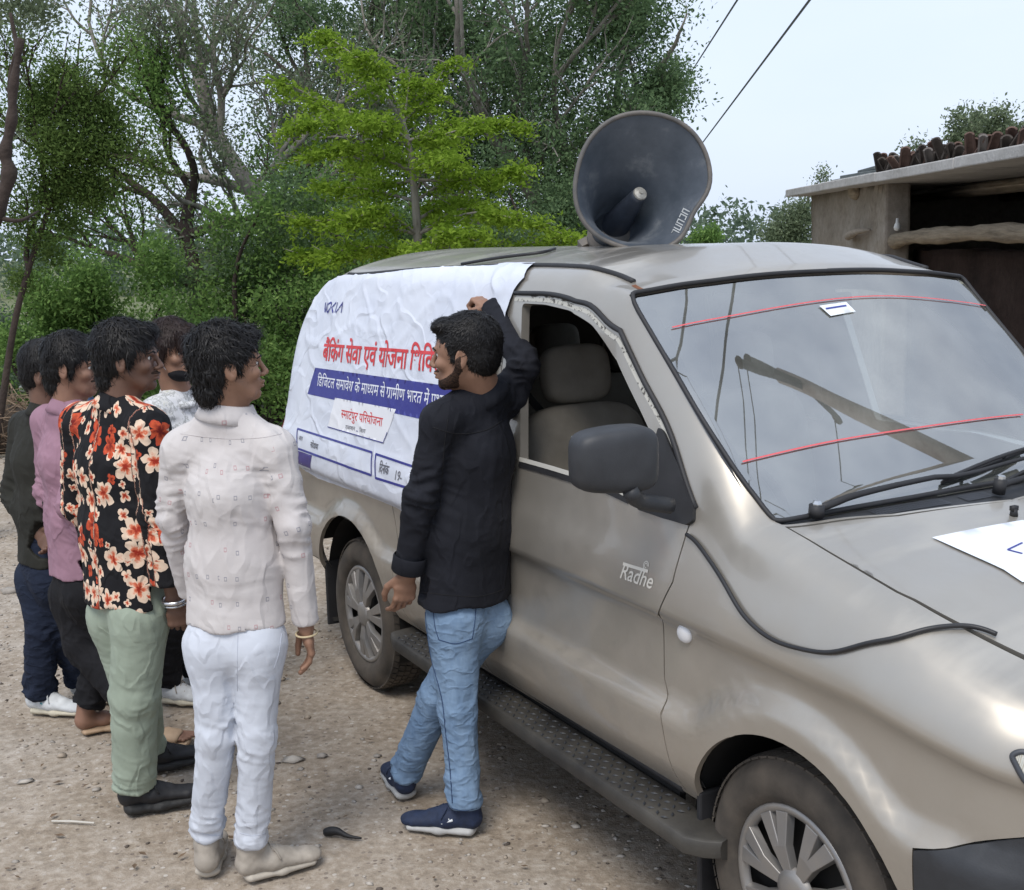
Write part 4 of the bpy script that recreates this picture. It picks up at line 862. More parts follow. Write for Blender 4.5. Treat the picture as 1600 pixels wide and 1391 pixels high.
def wiper2():
    e = empty('wiper'); e.parent = van
    A = np.array(_a); B = np.array([A[0]-.04, A[1]+.25]); C = np.array([A[0]-.16, A[1]+.52])
    P = crspline(np.array([A, B, C]), 8)
    m = MB(); m.tube(loc(np.array([surf(a, b, .022) for a, b in P])), np.linspace(.010, .006, len(P)), 8); m.build('wiper_arm', M_RUB, e, True)
    P = np.linspace([A[0]-.05, A[1]+.12], [A[0]-.17, A[1]+.62], 10); m = MB(); m.tube(loc(np.array([surf(a, b, .008) for a, b in P])), .006, 6); m.build('wiper_blade', M_RUB, e, True)
    m = MB(); o = surf(*A, 0.); n_ = Sn(A[0], s2t(A[1])); m.tube(loc(np.array([o, o+n_*.04])), .017, 14); m.build('wiper_base', M_RUB, e, True)
    m = MB(); m.tube(loc(np.array([o+n_*.04, o+n_*.05])), .011, 6); m.build('wiper_nut', M_CHROME, e)
wiper2()
o = surf(*PX(1584, 806), 0); m = MB(); m.tube(loc(np.array([o, o+[0, 0, .018]])), [.011, .008], 8); m.box(loc(o+[0, 0, .02]), (.012, .02, .012)); m.build('washer_nozzle', M_RUB, van, True)
# side repeater, headlamp, bumper
o = surf(*PX(1071, 990), .002); n_ = Sn(*[np.array(k) for k in (PX(1071, 990)[0], s2t(PX(1071, 990)[1]))])
for sg in (1, -1):
    V, Fx = superell((0, 0, 0), (.029, .013, .024), .9, 20, 12)
    m = MB(); m.add(V+loc(o*[1, sg, 1]), Fx); m.build('side_repeater', M('repeater_lens%d' % sg, (.62, .62, .63), .15, 0, .8).m, van, True)
M_LENS = M('headlamp_lens', (.62, .60, .52), .12, .3, .8, Coat_Weight=1); M_LENS.bump(M_LENS.noise(1, 0, st=(1, 1, 1)), .1)
wv = M_LENS.N('ShaderNodeTexWave'); wv.inputs['Scale'].default_value = 55; M_LENS.L(M_LENS.coord(), wv.inputs[0]); M_LENS.bump(wv.outputs[0], .6, .004); M_LENS = M_LENS.m
hl = [PX(1580, 1180), PX(1598, 1166)]; hu, hs = hl[0]
hlp = rounded([(hu, hs), (hu+.012, hs+.03), (hu+.16, hs+.05), (hu+.17, hs-.16), (hu+.05, hs-.15), (hu+.022, hs-.07)], .015)
for f in (lambda P: P, lambda P: [(u, SLEN-s) for u, s in P][::-1]):
    panel('headlight', f(hlp), [], M_LENS, van, .03, .004, .01)
    q = np.array(hlp+[hlp[0]]); m = MB(); m.tube(loc(np.array([surf(a, b, .003) for a, b in f(q)])), .006, 6, False); m.build('headlight_seal', M_TRIMG, van, True)
    bp = [PX(1402, 1294), PX(1500, 1322), PX(1597, 1347)]
    bump_o = [(3.06, .01), (3.49, .01), (3.49, bp[2][1]-.0), (bp[2][0], bp[2][1])]+bp[::-1][1:]
    _fe = [q for q in f_arch if q[1] > 0][-1][0]; bump_o = [(_fe+.010, .0), (3.485, -.0), (3.485, W2S(3.49, .70, 0, 8)-.004), (_fe+.010, W2S(3.1, .64)-.004)]
    panel('bumper', f(bump_o), [], M_PLAS, van, .03, .004, .03)
# nose and tail closers
for uu in (3.49, -1.03):
    tt = np.linspace(0, 28, 60); Q = loc(S(np.full(60, uu), tt)); m = MB(); c = Q.mean(0)
    Q2 = Q*[1, .96, 1]+[.0, 0, 0]; m.add(np.vstack([Q, [c+[.05 if uu > 0 else -.03, 0, 0]]]), [[i, i+1, 60] for i in range(59)]+[[59, 0, 60]])
    m.build('nose_panel' if uu > 0 else 'tail_panel', M_PAINT if uu > 0 else M_DARK, van, True)
# running boards with raised studs
for sg in (1, -1):
    U = np.concatenate([np.linspace(.52, 2.34, 30), [2.40, 2.44, 2.465]]); V_in = np.full(33, .79); V_out = np.interp(U, [.5, .56, 2.30, 2.40, 2.44, 2.47], [.885, .915, .915, .905, .87, .82])
    zt = lambda u: .395-.012*(u-1.4)-np.interp(u, [2.3, 2.47], [0, .02])
    prof = []
    for k, (u, vi, vo) in enumerate(zip(U, V_in, V_out)):
        z = zt(u); prof.append([(u, vi, z+.0), (u, vo-.02, z-.004), (u, vo-.006, z-.008), (u, vo, z-.022), (u, vo-.004, z-.052), (u, vo-.03, z-.06), (u, vi, z-.05)])
    Vx = np.array(prof).reshape(-1, 3)*[1, sg, 1]; n7 = 7
    Fx = [[i*n7+j, i*n7+(j+1) % n7, (i+1)*n7+(j+1) % n7, (i+1)*n7+j] for i in range(len(U)-1) for j in range(n7)]+[[j for j in range(n7)], [(len(U)-1)*n7+j for j in range(n7)][::-1]]
    rb = MB().add(loc(Vx), Fx).build('running_board', varied('running_board_plastic%d' % (sg > 0), (.022, .021, .021), .6, .45, 7, 150, .3, .002, tint=(.048, .044, .037)), van, True)
    bevel(rb, .002)
    m = MB(); rows = 0
    for i in range(58):
        for j in range(4):
            u = .60+i*.030; v = .812+j*.027; z = zt(u)+.0005-.0012*j
            if v > np.interp(u, U, V_out)-.015: continue
            a = .7 if (i+j) % 2 else -.7
            c, s_ = math.cos(a), math.sin(a); L_, w_ = .012, .005
            B_ = np.array([[-L_, 0, 0], [0, -w_, 0], [L_, 0, 0], [0, w_, 0], [0, 0, .004]]); B_ = B_@rotz(a).T+[u, v*1, z]
            m.add(loc(B_*[1, sg, 1]), [[0, 1, 4], [1, 2, 4], [2, 3, 4], [3, 0, 4]])
    tag(m.build('tread_stud', M_PLAS, rb, False), kind='stuff')
    # chrome-edged sill rail
    P = np.stack([np.linspace(.58, 2.28, 30), np.full(30, .800), .437-.012*(np.linspace(.58, 2.28, 30)-1.4)], 1)*[1, sg, 1]
    MB().tube(loc(P), .016, 8).build('sill_rail', M_RUB, van, True)
    MB().tube(loc(P+[0, .008*sg, .016]), .006, 6).build('sill_trim', varied('dusty_chrome%d' % (sg > 0), (.22, .21, .19), .4, .3, 20, metal=.6), van, True)
for sg in (1, -1):
    m = MB(); m.box(loc((1.37, sg*.772, .385)), (1.72, .02, .11)); m.build('rocker', M_DARK, van)
# underbody
m = MB(); m.box(loc((1.35, 0, .43)), (3.6, 1.44, .06)); m.build('floor_pan', M_DARK, van)
# interior
def seat(u, v, wdt):
    e = empty('front_seat' if u > 1 else 'rear_seat'); e.parent = van
    def blob(name, c, r, ex, ang=0, mat=M_INT):
        V, Fx = superell((0, 0, 0), r, ex, 26, 16)
        ca, sa = math.cos(ang), math.sin(ang); Rm = np.array([[ca, 0, sa], [0, 1, 0], [-sa, 0, ca]])
        MB().add(loc(V@Rm.T+np.array(c)), [f[::-1] for f in Fx]).build(name, mat, e, True)
    blob('cushion', (u+.27, v, .74), (.26, wdt/2, .09), .45)
    blob('seat_back', (u, v, 1.02), (.085, wdt/2, .30), .5, -.2)
    if wdt < .8: blob('headrest', (u-.075, v, 1.42), (.055, .135, .105), .55, -.15)
    else:
        for k in (-.42, .42): blob('headrest', (u-.075, v+k, 1.40), (.05, .13, .09), .55, -.15)
seat(1.16, .38, .52); seat(1.16, -.38, .52); seat(.36, 0, 1.30)
seat(-.30, 0, 1.2)
P = np.array([vp(800, 590, .55), vp(860, 660, .45), vp(905, 715, .42), vp(950, 800, .45)]); m = MB()
P = crspline(P, 6); Nn = np.array([.35, .0, .94])
m.add(loc(np.vstack([P+[.0, .0, .022], P-[.0, 0, .022]])), [[i, i+1, len(P)+i+1, len(P)+i] for i in range(len(P)-1)]); m.build('seat_belt', M_BELT, van, True)
dash = np.array([[2.06, 1.06], [2.10, 1.09], [2.26, 1.10], [2.42, 1.10], [2.42, .70], [2.16, .80], [2.06, .95]])
n = len(dash); V = np.array([(a, v, b) for v in (-.70, .70) for a, b in dash]); m = MB().add(loc(V), [[i, (i+1) % n, n+(i+1) % n, n+i] for i in range(n)]+[list(range(n)), list(range(n, 2*n))[::-1]])
bevel(m.build('dashboard', M_INT, van), .02, 3)
a = np.linspace(0, 2*math.pi, 33); c0 = np.array([1.98, .38, 1.06]); ex = np.array([0, 1, 0]); ey = np.array([-.45, 0, .89])
P = c0+.19*(np.cos(a)[:, None]*ex+np.sin(a)[:, None]*ey); m = MB(); m.tube(loc(P), .014, 8, False)
for k in (0, 2.1, 4.2): m.tube(loc(np.array([c0+[.03, 0, 0.01], c0+.19*(math.cos(k)*ex+math.sin(k)*ey)])), .013, 6)
m.tube(loc(np.array([c0, c0+[.2, 0, -.1]])), .03, 8); m.build('steering_wheel', M_INTD, van, True)
m = MB(); m.box(loc(vpu(1165, 470, 1.93)*[1, 0, 1]+[0, .0, -.02]), (.02, .22, .06)); bevel(m.build('rear_view_mirror', M_INTD, van), .012, 3)
# wheels
M_TYRE = varied('tyre_rubber', (.035, .032, .028), .85, .35, 7, 80, .3, .003, tint=(.085, .07, .055))
M_HUB = varied('hubcap_silver', (.31, .31, .315), .38, .25, 9, metal=.55, tint=(.26, .24, .215))
def wheel(u, v, sg):
    e = empty('wheel', loc((u, v*sg, .325))); e.parent = van
    r, w = .325, .10   # outer face towards +v*sg
    f = lambda y: -sg*y
    prof = [(.205, .055), (.212, .078), (.235, .092), (.262, .096), (.288, .092), (.303, .082), (.318, .066)]
    ys = []; gr = [.066, .052, .050, .040, .038, .016, .014, -.014, -.016, -.038, -.040, -.050, -.052, -.066]
    for i, y in enumerate(gr): prof.append((.325-.0025*abs(y)/.06-(.007 if i in (2, 3, 6, 7, 10, 11) and False else 0), y))
    prof += [(.318, -.066), (.303, -.085), (.26, -.096), (.21, -.08)]
    m = MB(); m.lathe([(a, f(b)) for a, b in prof], 64)
    if sg > 0: pass
    t = m.build('tyre', M_TYRE, e, True)
    # tread blocks
    m = MB()
    for ring, (y0, y1, sh) in enumerate([(-.076, -.050, 0), (-.044, -.018, .5), (-.012, .012, 0), (.018, .044, .5), (.050, .076, 0)]):
        for k in range(60):
            a0 = (k+sh*.5)*2*math.pi/60; a1 = a0+2*math.pi/60*.80
            Q = []
            for aa, yy in ((a0, y0), (a1, y0), (a1+.03, y1), (a0+.03, y1)):
                rr0 = .318 if abs(yy) > .07 else .324
                Q.append((math.cos(aa)*rr0, f(yy), math.sin(aa)*rr0))
            Q2 = [(x*1.018, y, z*1.018) for x, y, z in Q]; m.add(Q+Q2, [[4, 5, 6, 7], [0, 1, 5, 4], [1, 2, 6, 5], [2, 3, 7, 6], [3, 0, 4, 7]])
    tag(m.build('tread_block', M_TYRE, t), kind='stuff')
    m = MB(); m.lathe([(.0, f(.03)), (.2, f(.03)), (.208, f(.06))], 40); m.build('wheel_disc', M_DARK, e, True)
    hc = MB(); hc.lathe([(.186, f(.060)), (.190, f(.078)), (.205, f(.082)), (.212, f(.075)), (.212, f(.055))], 48)
    hc.lathe([(.0, f(.094)), (.022, f(.094)), (.035, f(.090)), (.052, f(.086)), (.058, f(.070))], 24)
    h = hc.build('hubcap', M_HUB, e, True)
    for k in range(7):
        m = MB()
        for da in (-.17, .17):
            A = 2*math.pi*k/7+.2
            pts = []
            for rr, wd_, y in ((.045, .014, .084), (.11, .017, .090), (.192, .026, .080)):
                aa = A+da*(rr/.19)**.8; c = np.array([math.cos(aa), 0, math.sin(aa)])*rr; tn = np.array([-math.sin(aa), 0, math.cos(aa)])
                pts.append([c-tn*wd_+[0, f(y-.022), 0], c-tn*wd_*.8+[0, f(y), 0], c+tn*wd_*.8+[0, f(y), 0], c+tn*wd_+[0, f(y-.022), 0]])
            V = np.array(pts).reshape(-1, 3); m.add(V, [[i*4+j, i*4+j+1, i*4+j+5, i*4+j+4] for i in range(2) for j in range(3)]+[[0, 1, 2, 3], [8, 9, 10, 11]])
        bevel(m.build('hubcap_spoke', M_HUB, h, False), .002)
    return e
for uu in (2.70, .0):
    for sg in (1, -1): wheel(uu, .715, sg)
# wheel housings and mud flaps
for uc in (2.72, .0):
    for sg in (1, -1):
        m = MB(); a = np.linspace(-.5, math.pi+.5, 26)
        V = [(uc-.40*math.cos(x), sg*y, max(.2, .35+.40*math.sin(x))) for y in (.80, .50) for x in a]
        m.add(loc(V), [[i, i+1, 27+i, 26+i] for i in range(25)]); m.add(loc([V[26+i] for i in range(26)]), [list(range(26))]); m.build('wheel_housing', M_DARK, van, True)
        uf = uc-.40 if uc < 1 else uc-.38
        m = MB(); m.box(loc((uf+.02, sg*.72, .33 if uc < 1 else .30)), (.018, .20, .30)); bevel(m.build('mud_flap', M_RUB, van), .006)

# lettering on the door
FONT_LINES = []
def text_mesh(body, size=1.0, shear=0, offset=0, extrude=0, align='LEFT'):
    c = bpy.data.curves.new('lettering', 'FONT'); c.body = body; c.size = size; c.shear = shear; c.offset = offset; c.align_x = align; c.resolution_u = 3
    o = bpy.data.objects.new('lettering', c); COL.objects.link(o); bpy.context.view_layer.update()
    me = bpy.data.meshes.new_from_object(o); bpy.data.objects.remove(o); bpy.data.curves.remove(c)
    bm = bmesh.new(); bm.from_mesh(me); bpy.data.meshes.remove(me)
    return bm
def bm_cat(bms, shifts):
    out = bmesh.new()
    for b, (dx, dy) in zip(bms, shifts):
        vm = [out.verts.new((v.co.x+dx, v.co.y+dy, 0)) for v in b.verts]; b.verts.index_update()
        for f in b.faces:
            try: out.faces.new([vm[v.index] for v in f.verts])
            except ValueError: pass
        b.free()
    return out
def clip_x(bm, x0=None, x1=None):
    for x, k in ((x0, 1), (x1, -1)):
        if x is None: continue
        bmesh.ops.bisect_plane(bm, geom=bm.verts[:]+bm.edges[:]+bm.faces[:], plane_co=(x, 0, 0), plane_no=(k, 0, 0), clear_inner=True)
    return bm
def bbx(bm): xs = [v.co.x for v in bm.verts]; ys = [v.co.y for v in bm.verts]; return min(xs), max(xs), min(ys), max(ys)
def drape(bm, fn, step):
    bmesh.ops.triangulate(bm, faces=bm.faces[:])
    for _ in range(4):
        le = [e for e in bm.edges if e.calc_length() > step]
        if not le: break
        bmesh.ops.subdivide_edges(bm, edges=le, cuts=1); bmesh.ops.triangulate(bm, faces=[f for f in bm.faces if len(f.verts) > 3])
    bm.verts.index_update()
    P = np.array([v.co[:] for v in bm.verts]); F_ = [[v.index for v in f.verts] for f in bm.faces]
    return fn(P[:, 0], P[:, 1]), F_
def letters(name, bm, A, B, h, mat, off_fn, parent, frac=None, step=.012):
    """bm lettering laid on the skin between (u,s) points A..B (baseline), height h metres for its own height"""
    x0, x1, y0, y1 = bbx(bm); A = np.array(A); B = np.array(B); L_ = np.linalg.norm(B-A); d = (B-A)/L_; n = np.array([-d[1], d[0]])
    sx = L_/(x1-x0); sy = h/(y1-y0) if frac is None else h
    for v in bm.verts: v.co.x = (v.co.x-x0)*sx; v.co.y = v.co.y*sy
    def fn(X, Y):
        P = A+np.outer(X, d)+np.outer(Y, n); return off_fn(P[:, 0], P[:, 1])
    V, F_ = drape(bm, fn, step); bm.free()
    return link_mesh(name, loc(V), F_, mat, parent, False)
M_LET = M('cream_vinyl', (.62, .59, .52), .5).m
letters('lettering', text_mesh('Radhe', shear=.35, offset=.01), PX(969, 903), PX(1020, 921), .050, M_LET, lambda u, s: surf(u, s, .0015), van)
rib('flute_motif', [PX(974, 881), PX(1013, 893)], .009, .0015, M_LET)
m = MB()
for rad in (.011, .006):
    a = np.linspace(0, 5.2, 16); c = PX(1010, 884); ribbon_on(m, [(c[0]+rad*math.cos(x), c[1]+rad*math.sin(x)) for x in a], .003, .0015)
m.build('flute_motif', M_LET, van)

# ================================================================== BANNER over the rear windows
def wr(u, s):
    u = np.atleast_1d(u); s = np.atleast_1d(s); out = np.empty(len(u))
    for i, (a, b) in enumerate(zip(u, s)):
        n1 = 1-abs(mnoise.noise(Vector((a*3.2+b*.9, b*5.2-a*1.0, 1.3)))*2.0); n2 = 1-abs(mnoise.noise(Vector((a*8+2, b*9, 5.1)))*2.0)
        n3 = mnoise.noise(Vector((a*1.5, b*2.0, 9)))
        up = 1+.5*max(0, min(1, (b-.95)/.25))
        out[i] = .010+.0035*max(n1, 0)**9*up+.0013*max(n2, 0)**7*up+.004*n3
    return out
M_BAN = M('banner_flex', (.70, .73, .80), .42); creases(M_BAN, 1.3, .32, .010, (1, 1, 1.5), .022); creases(M_BAN, 3.0, .14, .005, (1, 1, 1), .025); M_BAN.base(M_BAN.ramp(M_BAN.noise(4, 3), [(.3, (.62, .655, .74)), (.7, (.70, .73, .80))])); M_BAN = M_BAN.m
M_BRED = M('banner_red_ink', (.62, .03, .035), .45).m; M_BBLU = M('banner_blue_ink', (.028, .03, .24), .42).m
M_BGRY = M('banner_grey_ink', (.12, .12, .14), .5).m; M_BWHT = M('banner_white_ink', (.74, .76, .82), .45).m
ban_o = [(-.92, .50), PX(470, 728), PX(500, 747), PX(561, 768), PX(621, 792), (.80, .475), (1.16, .50), (1.165, 1.0), PX(800, 470), PX(806, 454), PX(822, 436), PX(838, 414), PX(700, 421), (0, t2s(11)), (-.50, t2s(10.9)), (-.88, t2s(10.6))]
banner = empty('banner', VO+0, 'white banner with red and blue Hindi lettering draped over the rear of the van', 'banner', rot=(0, 0, VH))
v_, f_, B_ = cdt_region(ban_o, [], .014); t_ = s2t(v_[:, 1]); P_ = S(v_[:, 0], t_)+Sn(v_[:, 0], t_)*wr(v_[:, 0], v_[:, 1])[:, None]
link_mesh('sheet', loc(P_), f_, M_BAN, banner, True)
from mathutils.bvhtree import BVHTree
_bvh = BVHTree.FromPolygons([Vector(p) for p in P_.tolist()], [tuple(map(int, f)) for f in f_])
def bsurf(off):
    def fn(u, s):
        t = s2t(s); Q = S(u, t); N_ = Sn(u, t); out = []
        for q, n_ in zip(Q, N_):
            h = _bvh.ray_cast(Vector(q)+Vector(n_)*.1, -Vector(n_), .2)
            out.append((np.array(h[0])+n_*off) if h[0] is not None else q+n_*(.014+off))
        return np.array(out)
    return fn
def bpoly(name, poly, off, mat, step=.012):
    v, f, B = cdt_region(poly, [], step); return link_mesh(name, loc(bsurf(off)(v[:, 0], v[:, 1])), f, mat, banner, True)
def bline(m, pts, w, off=.0022):
    P = np.vstack([np.linspace(pts[i], pts[i+1], max(2, int(np.linalg.norm(np.array(pts[i+1])-np.array(pts[i]))/.012)+1)) for i in range(len(pts)-1)]); keep = [0]+[i for i in range(1, len(P)) if np.linalg.norm(P[i]-P[i-1]) > 1e-4]; P = P[keep]
    T = np.gradient(P, axis=0); T /= np.linalg.norm(T, axis=1)[:, None]+1e-9; n = np.stack([-T[:, 1], T[:, 0]], 1)
    A, B = P+n*w/2, P-n*w/2; V = bsurf(off)(np.concatenate([A[:, 0], B[:, 0]]), np.concatenate([A[:, 1], B[:, 1]])); k = len(P)
    m.add(loc(V), [[i, i+1, k+i+1, k+i] for i in range(k-1)])
# Devanagari built glyph by glyph; '~x' = half form (stem cut off), '^' = hook above, '/' = stroke under
def deva(words, off=.012):
    parts = []; shifts = []; x = 0
    for tok in words:
        if tok == ' ': x += .26; continue
        half = tok.startswith('~'); ra = tok.endswith('/'); rep = tok.endswith('^'); core = tok.strip('~/^')
        b = text_mesh(core, offset=off); a0, a1, b0, b1 = bbx(b)
        full = text_mesh(core+'न', offset=off); adv = bbx(full)[1]-0; full.free()
        nw = text_mesh('न', offset=off); nb = bbx(nw); nw.free(); adv = adv-(nb[1])
        if half: clip_x(b, None, a0+(a1-a0)*.70); adv = a0+(a1-a0)*.66
        parts.append(b); shifts.append((x, 0))
        if ra:
            q = bmesh.new(); X = x+adv-.16; vs = [q.verts.new((X, .13, 0)), q.verts.new((X, .20, 0)), q.verts.new((X-.20, .03, 0)), q.verts.new((X-.20, -.04, 0))]; q.faces.new(vs); parts.append(q); shifts.append((0, 0))
        if rep:
            q = bmesh.new(); X = x+adv-.14; pr = None
            for k in range(9):
                a = -.4+k/8*3.2; c, s_ = math.cos(a), math.sin(a); p1 = q.verts.new((X+.13*c, .74+.13*s_, 0)); p2 = q.verts.new((X+.075*c, .74+.075*s_, 0))
                if pr: q.faces.new([pr[0], p1, p2, pr[1]])
                pr = (p1, p2)
            parts.append(q); shifts.append((0, 0))
        x += adv
    return bm_cat(parts, shifts)
D = lambda s_: s_.split('|')
t1 = deva(D('ब|ै|ं|ि|क|ं|ग| |स|े|व|ा| |ए|व|ं| |य|ो|ज|न|ा| |ि|श|ि|व|र'), .020)
t2 = deva(D('ि|ड|ि|ज|ट|ल| |स|म|ा|व|े|श| |क|े| |म|ा|~ध|य|म| |स|े| |ग/|ा|म|ी|ण| |भ|ा|र|त| |म|े|ं| |प/|भ|ा|व'), .006)
t3 = deva(D('~स|म|ा|ट^|प|ु|र| |प|ि|र|य|ो|ज|न|ा'), .012)
t4 = deva(D('र|ा|ज|~स|थ|ा|न')); t4b = text_mesh('–'); t5 = deva(D('ि|ज|ल|ा'))
def ext(A, B, k): A = np.array(A); B = np.array(B); return A+(B-A)*k
def lay(bm, a, b, capn, h, mat, wfrac=1.0, name='lettering'):
    """baseline from picture point a to b; wfrac = share of the whole line that ends at b"""
    A, B = PX(*a), PX(*b); B = ext(A, B, 1/wfrac)
    B = (min(B[0], 1.14), B[1])
    s_ = h/.62
    return letters(name, bm, A, B, s_, mat, bsurf(.0022), banner, frac=1, step=.014)
A = np.array(PX(507, 563)); B = np.array(PX(641, 577)); dd_ = B-A
xs = bbx(t1); # share of the heading up to the word end
w_full = xs[1]-xs[0]
# heading reaches past the man in front
def hgt(a, b): return abs(PX(*a)[1]-PX(*b)[1])
lay(t1, (507, 563), (641, 577), 0, hgt((507, 565), (508, 540)), M_BRED, .775)
bb = [PX(496, 575), PX(484, 616), PX(651, 653)]; e0 = ext(PX(484, 616), PX(651, 653), 1.0)
r1 = ext(PX(496, 575), PX(699, 603), 1.0)
sl = (e0[1]-PX(484, 616)[1])/(e0[0]-PX(484, 616)[0]); sl2 = (r1[1]-PX(496, 575)[1])/(r1[0]-PX(496, 575)[0])
bb = [PX(496, 575), PX(484, 616), (1.10, PX(484, 616)[1]+sl*(1.10-PX(484, 616)[0])), (1.10, PX(496, 575)[1]+sl2*(1.10-PX(496, 575)[0]))]
bpoly('blue_band', bb, .0012, M_BBLU, .014)
lay(t2, (499, 603), (680, 634), 0, hgt((499, 603), (502, 589)), M_BWHT, .90)
bpoly('paper_patch', [PX(*q) for q in [(527.6, 622), (622.7, 640), (603, 693), (516.4, 668)]], .0016, M('patch_paper', (.78, .79, .82), .6).m)
lay(t3, (537, 653), (601, 667), 0, hgt((538, 653), (539, 641)), M_BRED)
lay(t4, (544, 671), (559, 674), 0, .016, M_BGRY); lay(t5, (566, 676), (575, 678), 0, .016, M_BGRY)
m = MB(); bline(m, [PX(516.6, 667.6), PX(602.6, 692.6), PX(609, 676)], .004, .0030); bline(m, [PX(561, 674), PX(564, 674.6)], .003, .003)
def box_px(P):
    bline(m, P+[P[0]], .009)
q = [PX(468.6, 671), PX(585.5, 708), PX(583.7, 743), PX(468.6, 700.6)]; box_px(q)
a, d = PX(591, 710.4), PX(590, 747); b = PX(633, 724.6); c = PX(629, 759)
sa = (b[1]-a[1])/(b[0]-a[0]); sc_ = (c[1]-d[1])/(c[0]-d[0]); box_px([a, (1.08, a[1]+sa*(1.08-a[0])), (1.08, d[1]+sc_*(1.08-d[0])), d])
m.build('blue_rule', M_BBLU, banner)
lay(deva(D('~स|थ|ा|न')), (471, 688), (477, 690), 0, .018, M_BGRY); lay(deva(D('स|ो|ड|ा|व|ा')), (489, 699), (501, 703), 0, .022, M_BGRY)
lay(deva(D('ि|द|न|ा|ं|क')), (595, 738), (610, 742.5), 0, .032, M_BGRY); lay(text_mesh('19-'), (621, 750), (631, 753), 0, .032, M_BGRY)
# five-letter corporate word in thin angular blue strokes
A = np.array(PX(507.5, 489)); B = np.array(PX(537.5, 489.5)); H_ = hgt((520, 489), (520, 473)); L_ = np.linalg.norm(B-A); dA = (B-A)/L_; nA = np.array([-dA[1], dA[0]])
G_ = lambda x, y: tuple(A+dA*x*L_+nA*y*H_)
m = MB()
for st_ in ([(0, 1), (.16, .02)], [(.165, 0), (.165, 1)], [(.22+.085*(1+math.cos(t)), .5+.48*math.sin(t)) for t in np.linspace(0, 2*math.pi, 18)], [(.60, 1), (.45, .5), (.60, 0)], [(.68, 0), (.68, 1)], [(.74, 0), (.97, 1), (.97, 0)]):
    bline(m, [G_(*p) for p in st_], .0085, .0025)
m.build('logo', M_BBLU, banner)
bpoly('blue_block', [(-.80, PX(470, 706)[1]), PX(492, 712), PX(494, 736), (-.78, PX(470, 725)[1])], .0014, M('banner_indigo_ink', (.05, .035, .2), .45).m)
bpoly('red_edge', [(-.88, PX(462, 644)[1]), (-.83, PX(463, 660)[1]), (-.79, PX(468, 700)[1]), (-.76, PX(470, 722)[1]), (-.87, PX(468, 716)[1])], .0014, M_BRED)

# ================================================================== PAPER on the hood, cables, loudspeaker
pp = [PX(1456, 842), PX(1597, 815)]; pa = np.array(PX(1456, 842)); pc = PX(1597, 912)
paper = empty('hood_sheet', VO, 'white printed paper sheet taped flat on the silver hood', 'paper sheet', rot=(0, 0, VH))
pq = [tuple(pa), pc, (pc[0]+.05, pc[1]+.35), (pp[1][0]+.10, pp[1][1]+.12), pp[1]]
v_, f_, B_ = cdt_region(pq, [], .03); link_mesh('sheet', loc(surf(v_[:, 0], v_[:, 1], .004)), f_, M('paper_sheet', (.74, .78, .84), .5).m, paper)
m = MB(); ribbon_on(m, np.linspace(PX(1574, 862), PX(1597, 868), 4), .007, .0055); ribbon_on(m, np.linspace(PX(1574, 862), PX(1597, 851), 4), .005, .0055); m.build('printed_stroke', M_BBLU, paper)
M_CABLE = varied('cable_black', (.018, .018, .02), .45, .2, 20)
def cable(name, P, r, label, cat, k=8, mat=None):
    P = np.asarray(P); o = MB().tube(P, r, k).build(name, mat or M_CABLE, None, True); return tag(o, label, cat)
cp = [(1076, 836), (1092, 848), (1118, 885), (1150, 940), (1180, 978), (1215, 1003), (1262, 1016), (1325, 1018), (1385, 1004), (1440, 988), (1490, 982), (1530, 986), (1556, 996)]
CP = crspline(np.array([PX(*q) for q in cp]), 6)
cq = v2w(np.array([surf(a, b, .008) for a, b in CP]))
for _ in range(10): cq[1:-1] = .25*cq[:-2]+.5*cq[1:-1]+.25*cq[2:]
cable('power_cable', cq, .0055, 'black cable looping over the fender from the door gap into the hood edge', 'cable')

# loudspeaker: mouth centre, pointing towards the camera and slightly up right
HCEN = v2w(np.array(vp(1003, 286, .10)))
M_HORN = M('horn_grey', (.075, .095, .125), .55, .1); M_HORN.base(M_HORN.ramp(M_HORN.noise(5, 6, .65), [(.35, (.045, .058, .075)), (.56, (.075, .090, .112)), (.70, (.17, .185, .20))])); M_HORN.bump(M_HORN.noise(7, 3), .2, .01); M_HORN = M_HORN.m
M_HRIM = varied('horn_rim', (.095, .10, .105), .6, .35, 14, tint=(.12, .105, .09))
horn = empty('horn_loudspeaker', HCEN, 'large dented grey horn loudspeaker lying on the van roof, mouth towards the viewer', 'loudspeaker')
ax = np.array([.02, -1, .13]); ax /= np.linalg.norm(ax); hx = np.cross([0, 0, 1], ax); hx /= np.linalg.norm(hx); hx = -hx if hx[0] < 0 else hx
hy = np.cross(hx, ax); hy = hy if hy[2] > 0 else -hy
depth = project(HCEN)[2]; RH = 108/F_PX*depth
def hring(r, z, k, n=64, off=(0, 0)):
    """ring of the horn at distance z behind the mouth, dented towards the mouth"""
    a = np.arange(n)*2*math.pi/n; dent = (np.abs(np.cos(a+.2))**2.2+np.abs(np.sin(a+.2))**2.2)**(-1/2.2)*.98-.11*np.exp(-((((a-5.74+math.pi) % (2*math.pi))-math.pi)/.36)**2)*k+.035*np.exp(-((((a-6.15+math.pi) % (2*math.pi))-math.pi)/.35)**2)*k-.05*np.exp(-((((a-4.3+math.pi) % (2*math.pi))-math.pi)/.5)**2)*k-.03*np.cos(2*a+.9)*k
    rr = r*dent
    return (rr*np.cos(a)+off[0])[:, None]*hx+(rr*np.sin(a)+off[1])[:, None]*hy-z*ax*np.ones((n, 1))
prof = [(1.0, 0), (.955, .03), (.88, .10), (.78, .20), (.66, .34), (.54, .50), (.43, .68), (.35, .86), (.31, 1.0)]
skew = lambda z: (-.34*z*RH*1.0, -.52*z*RH*1.0)
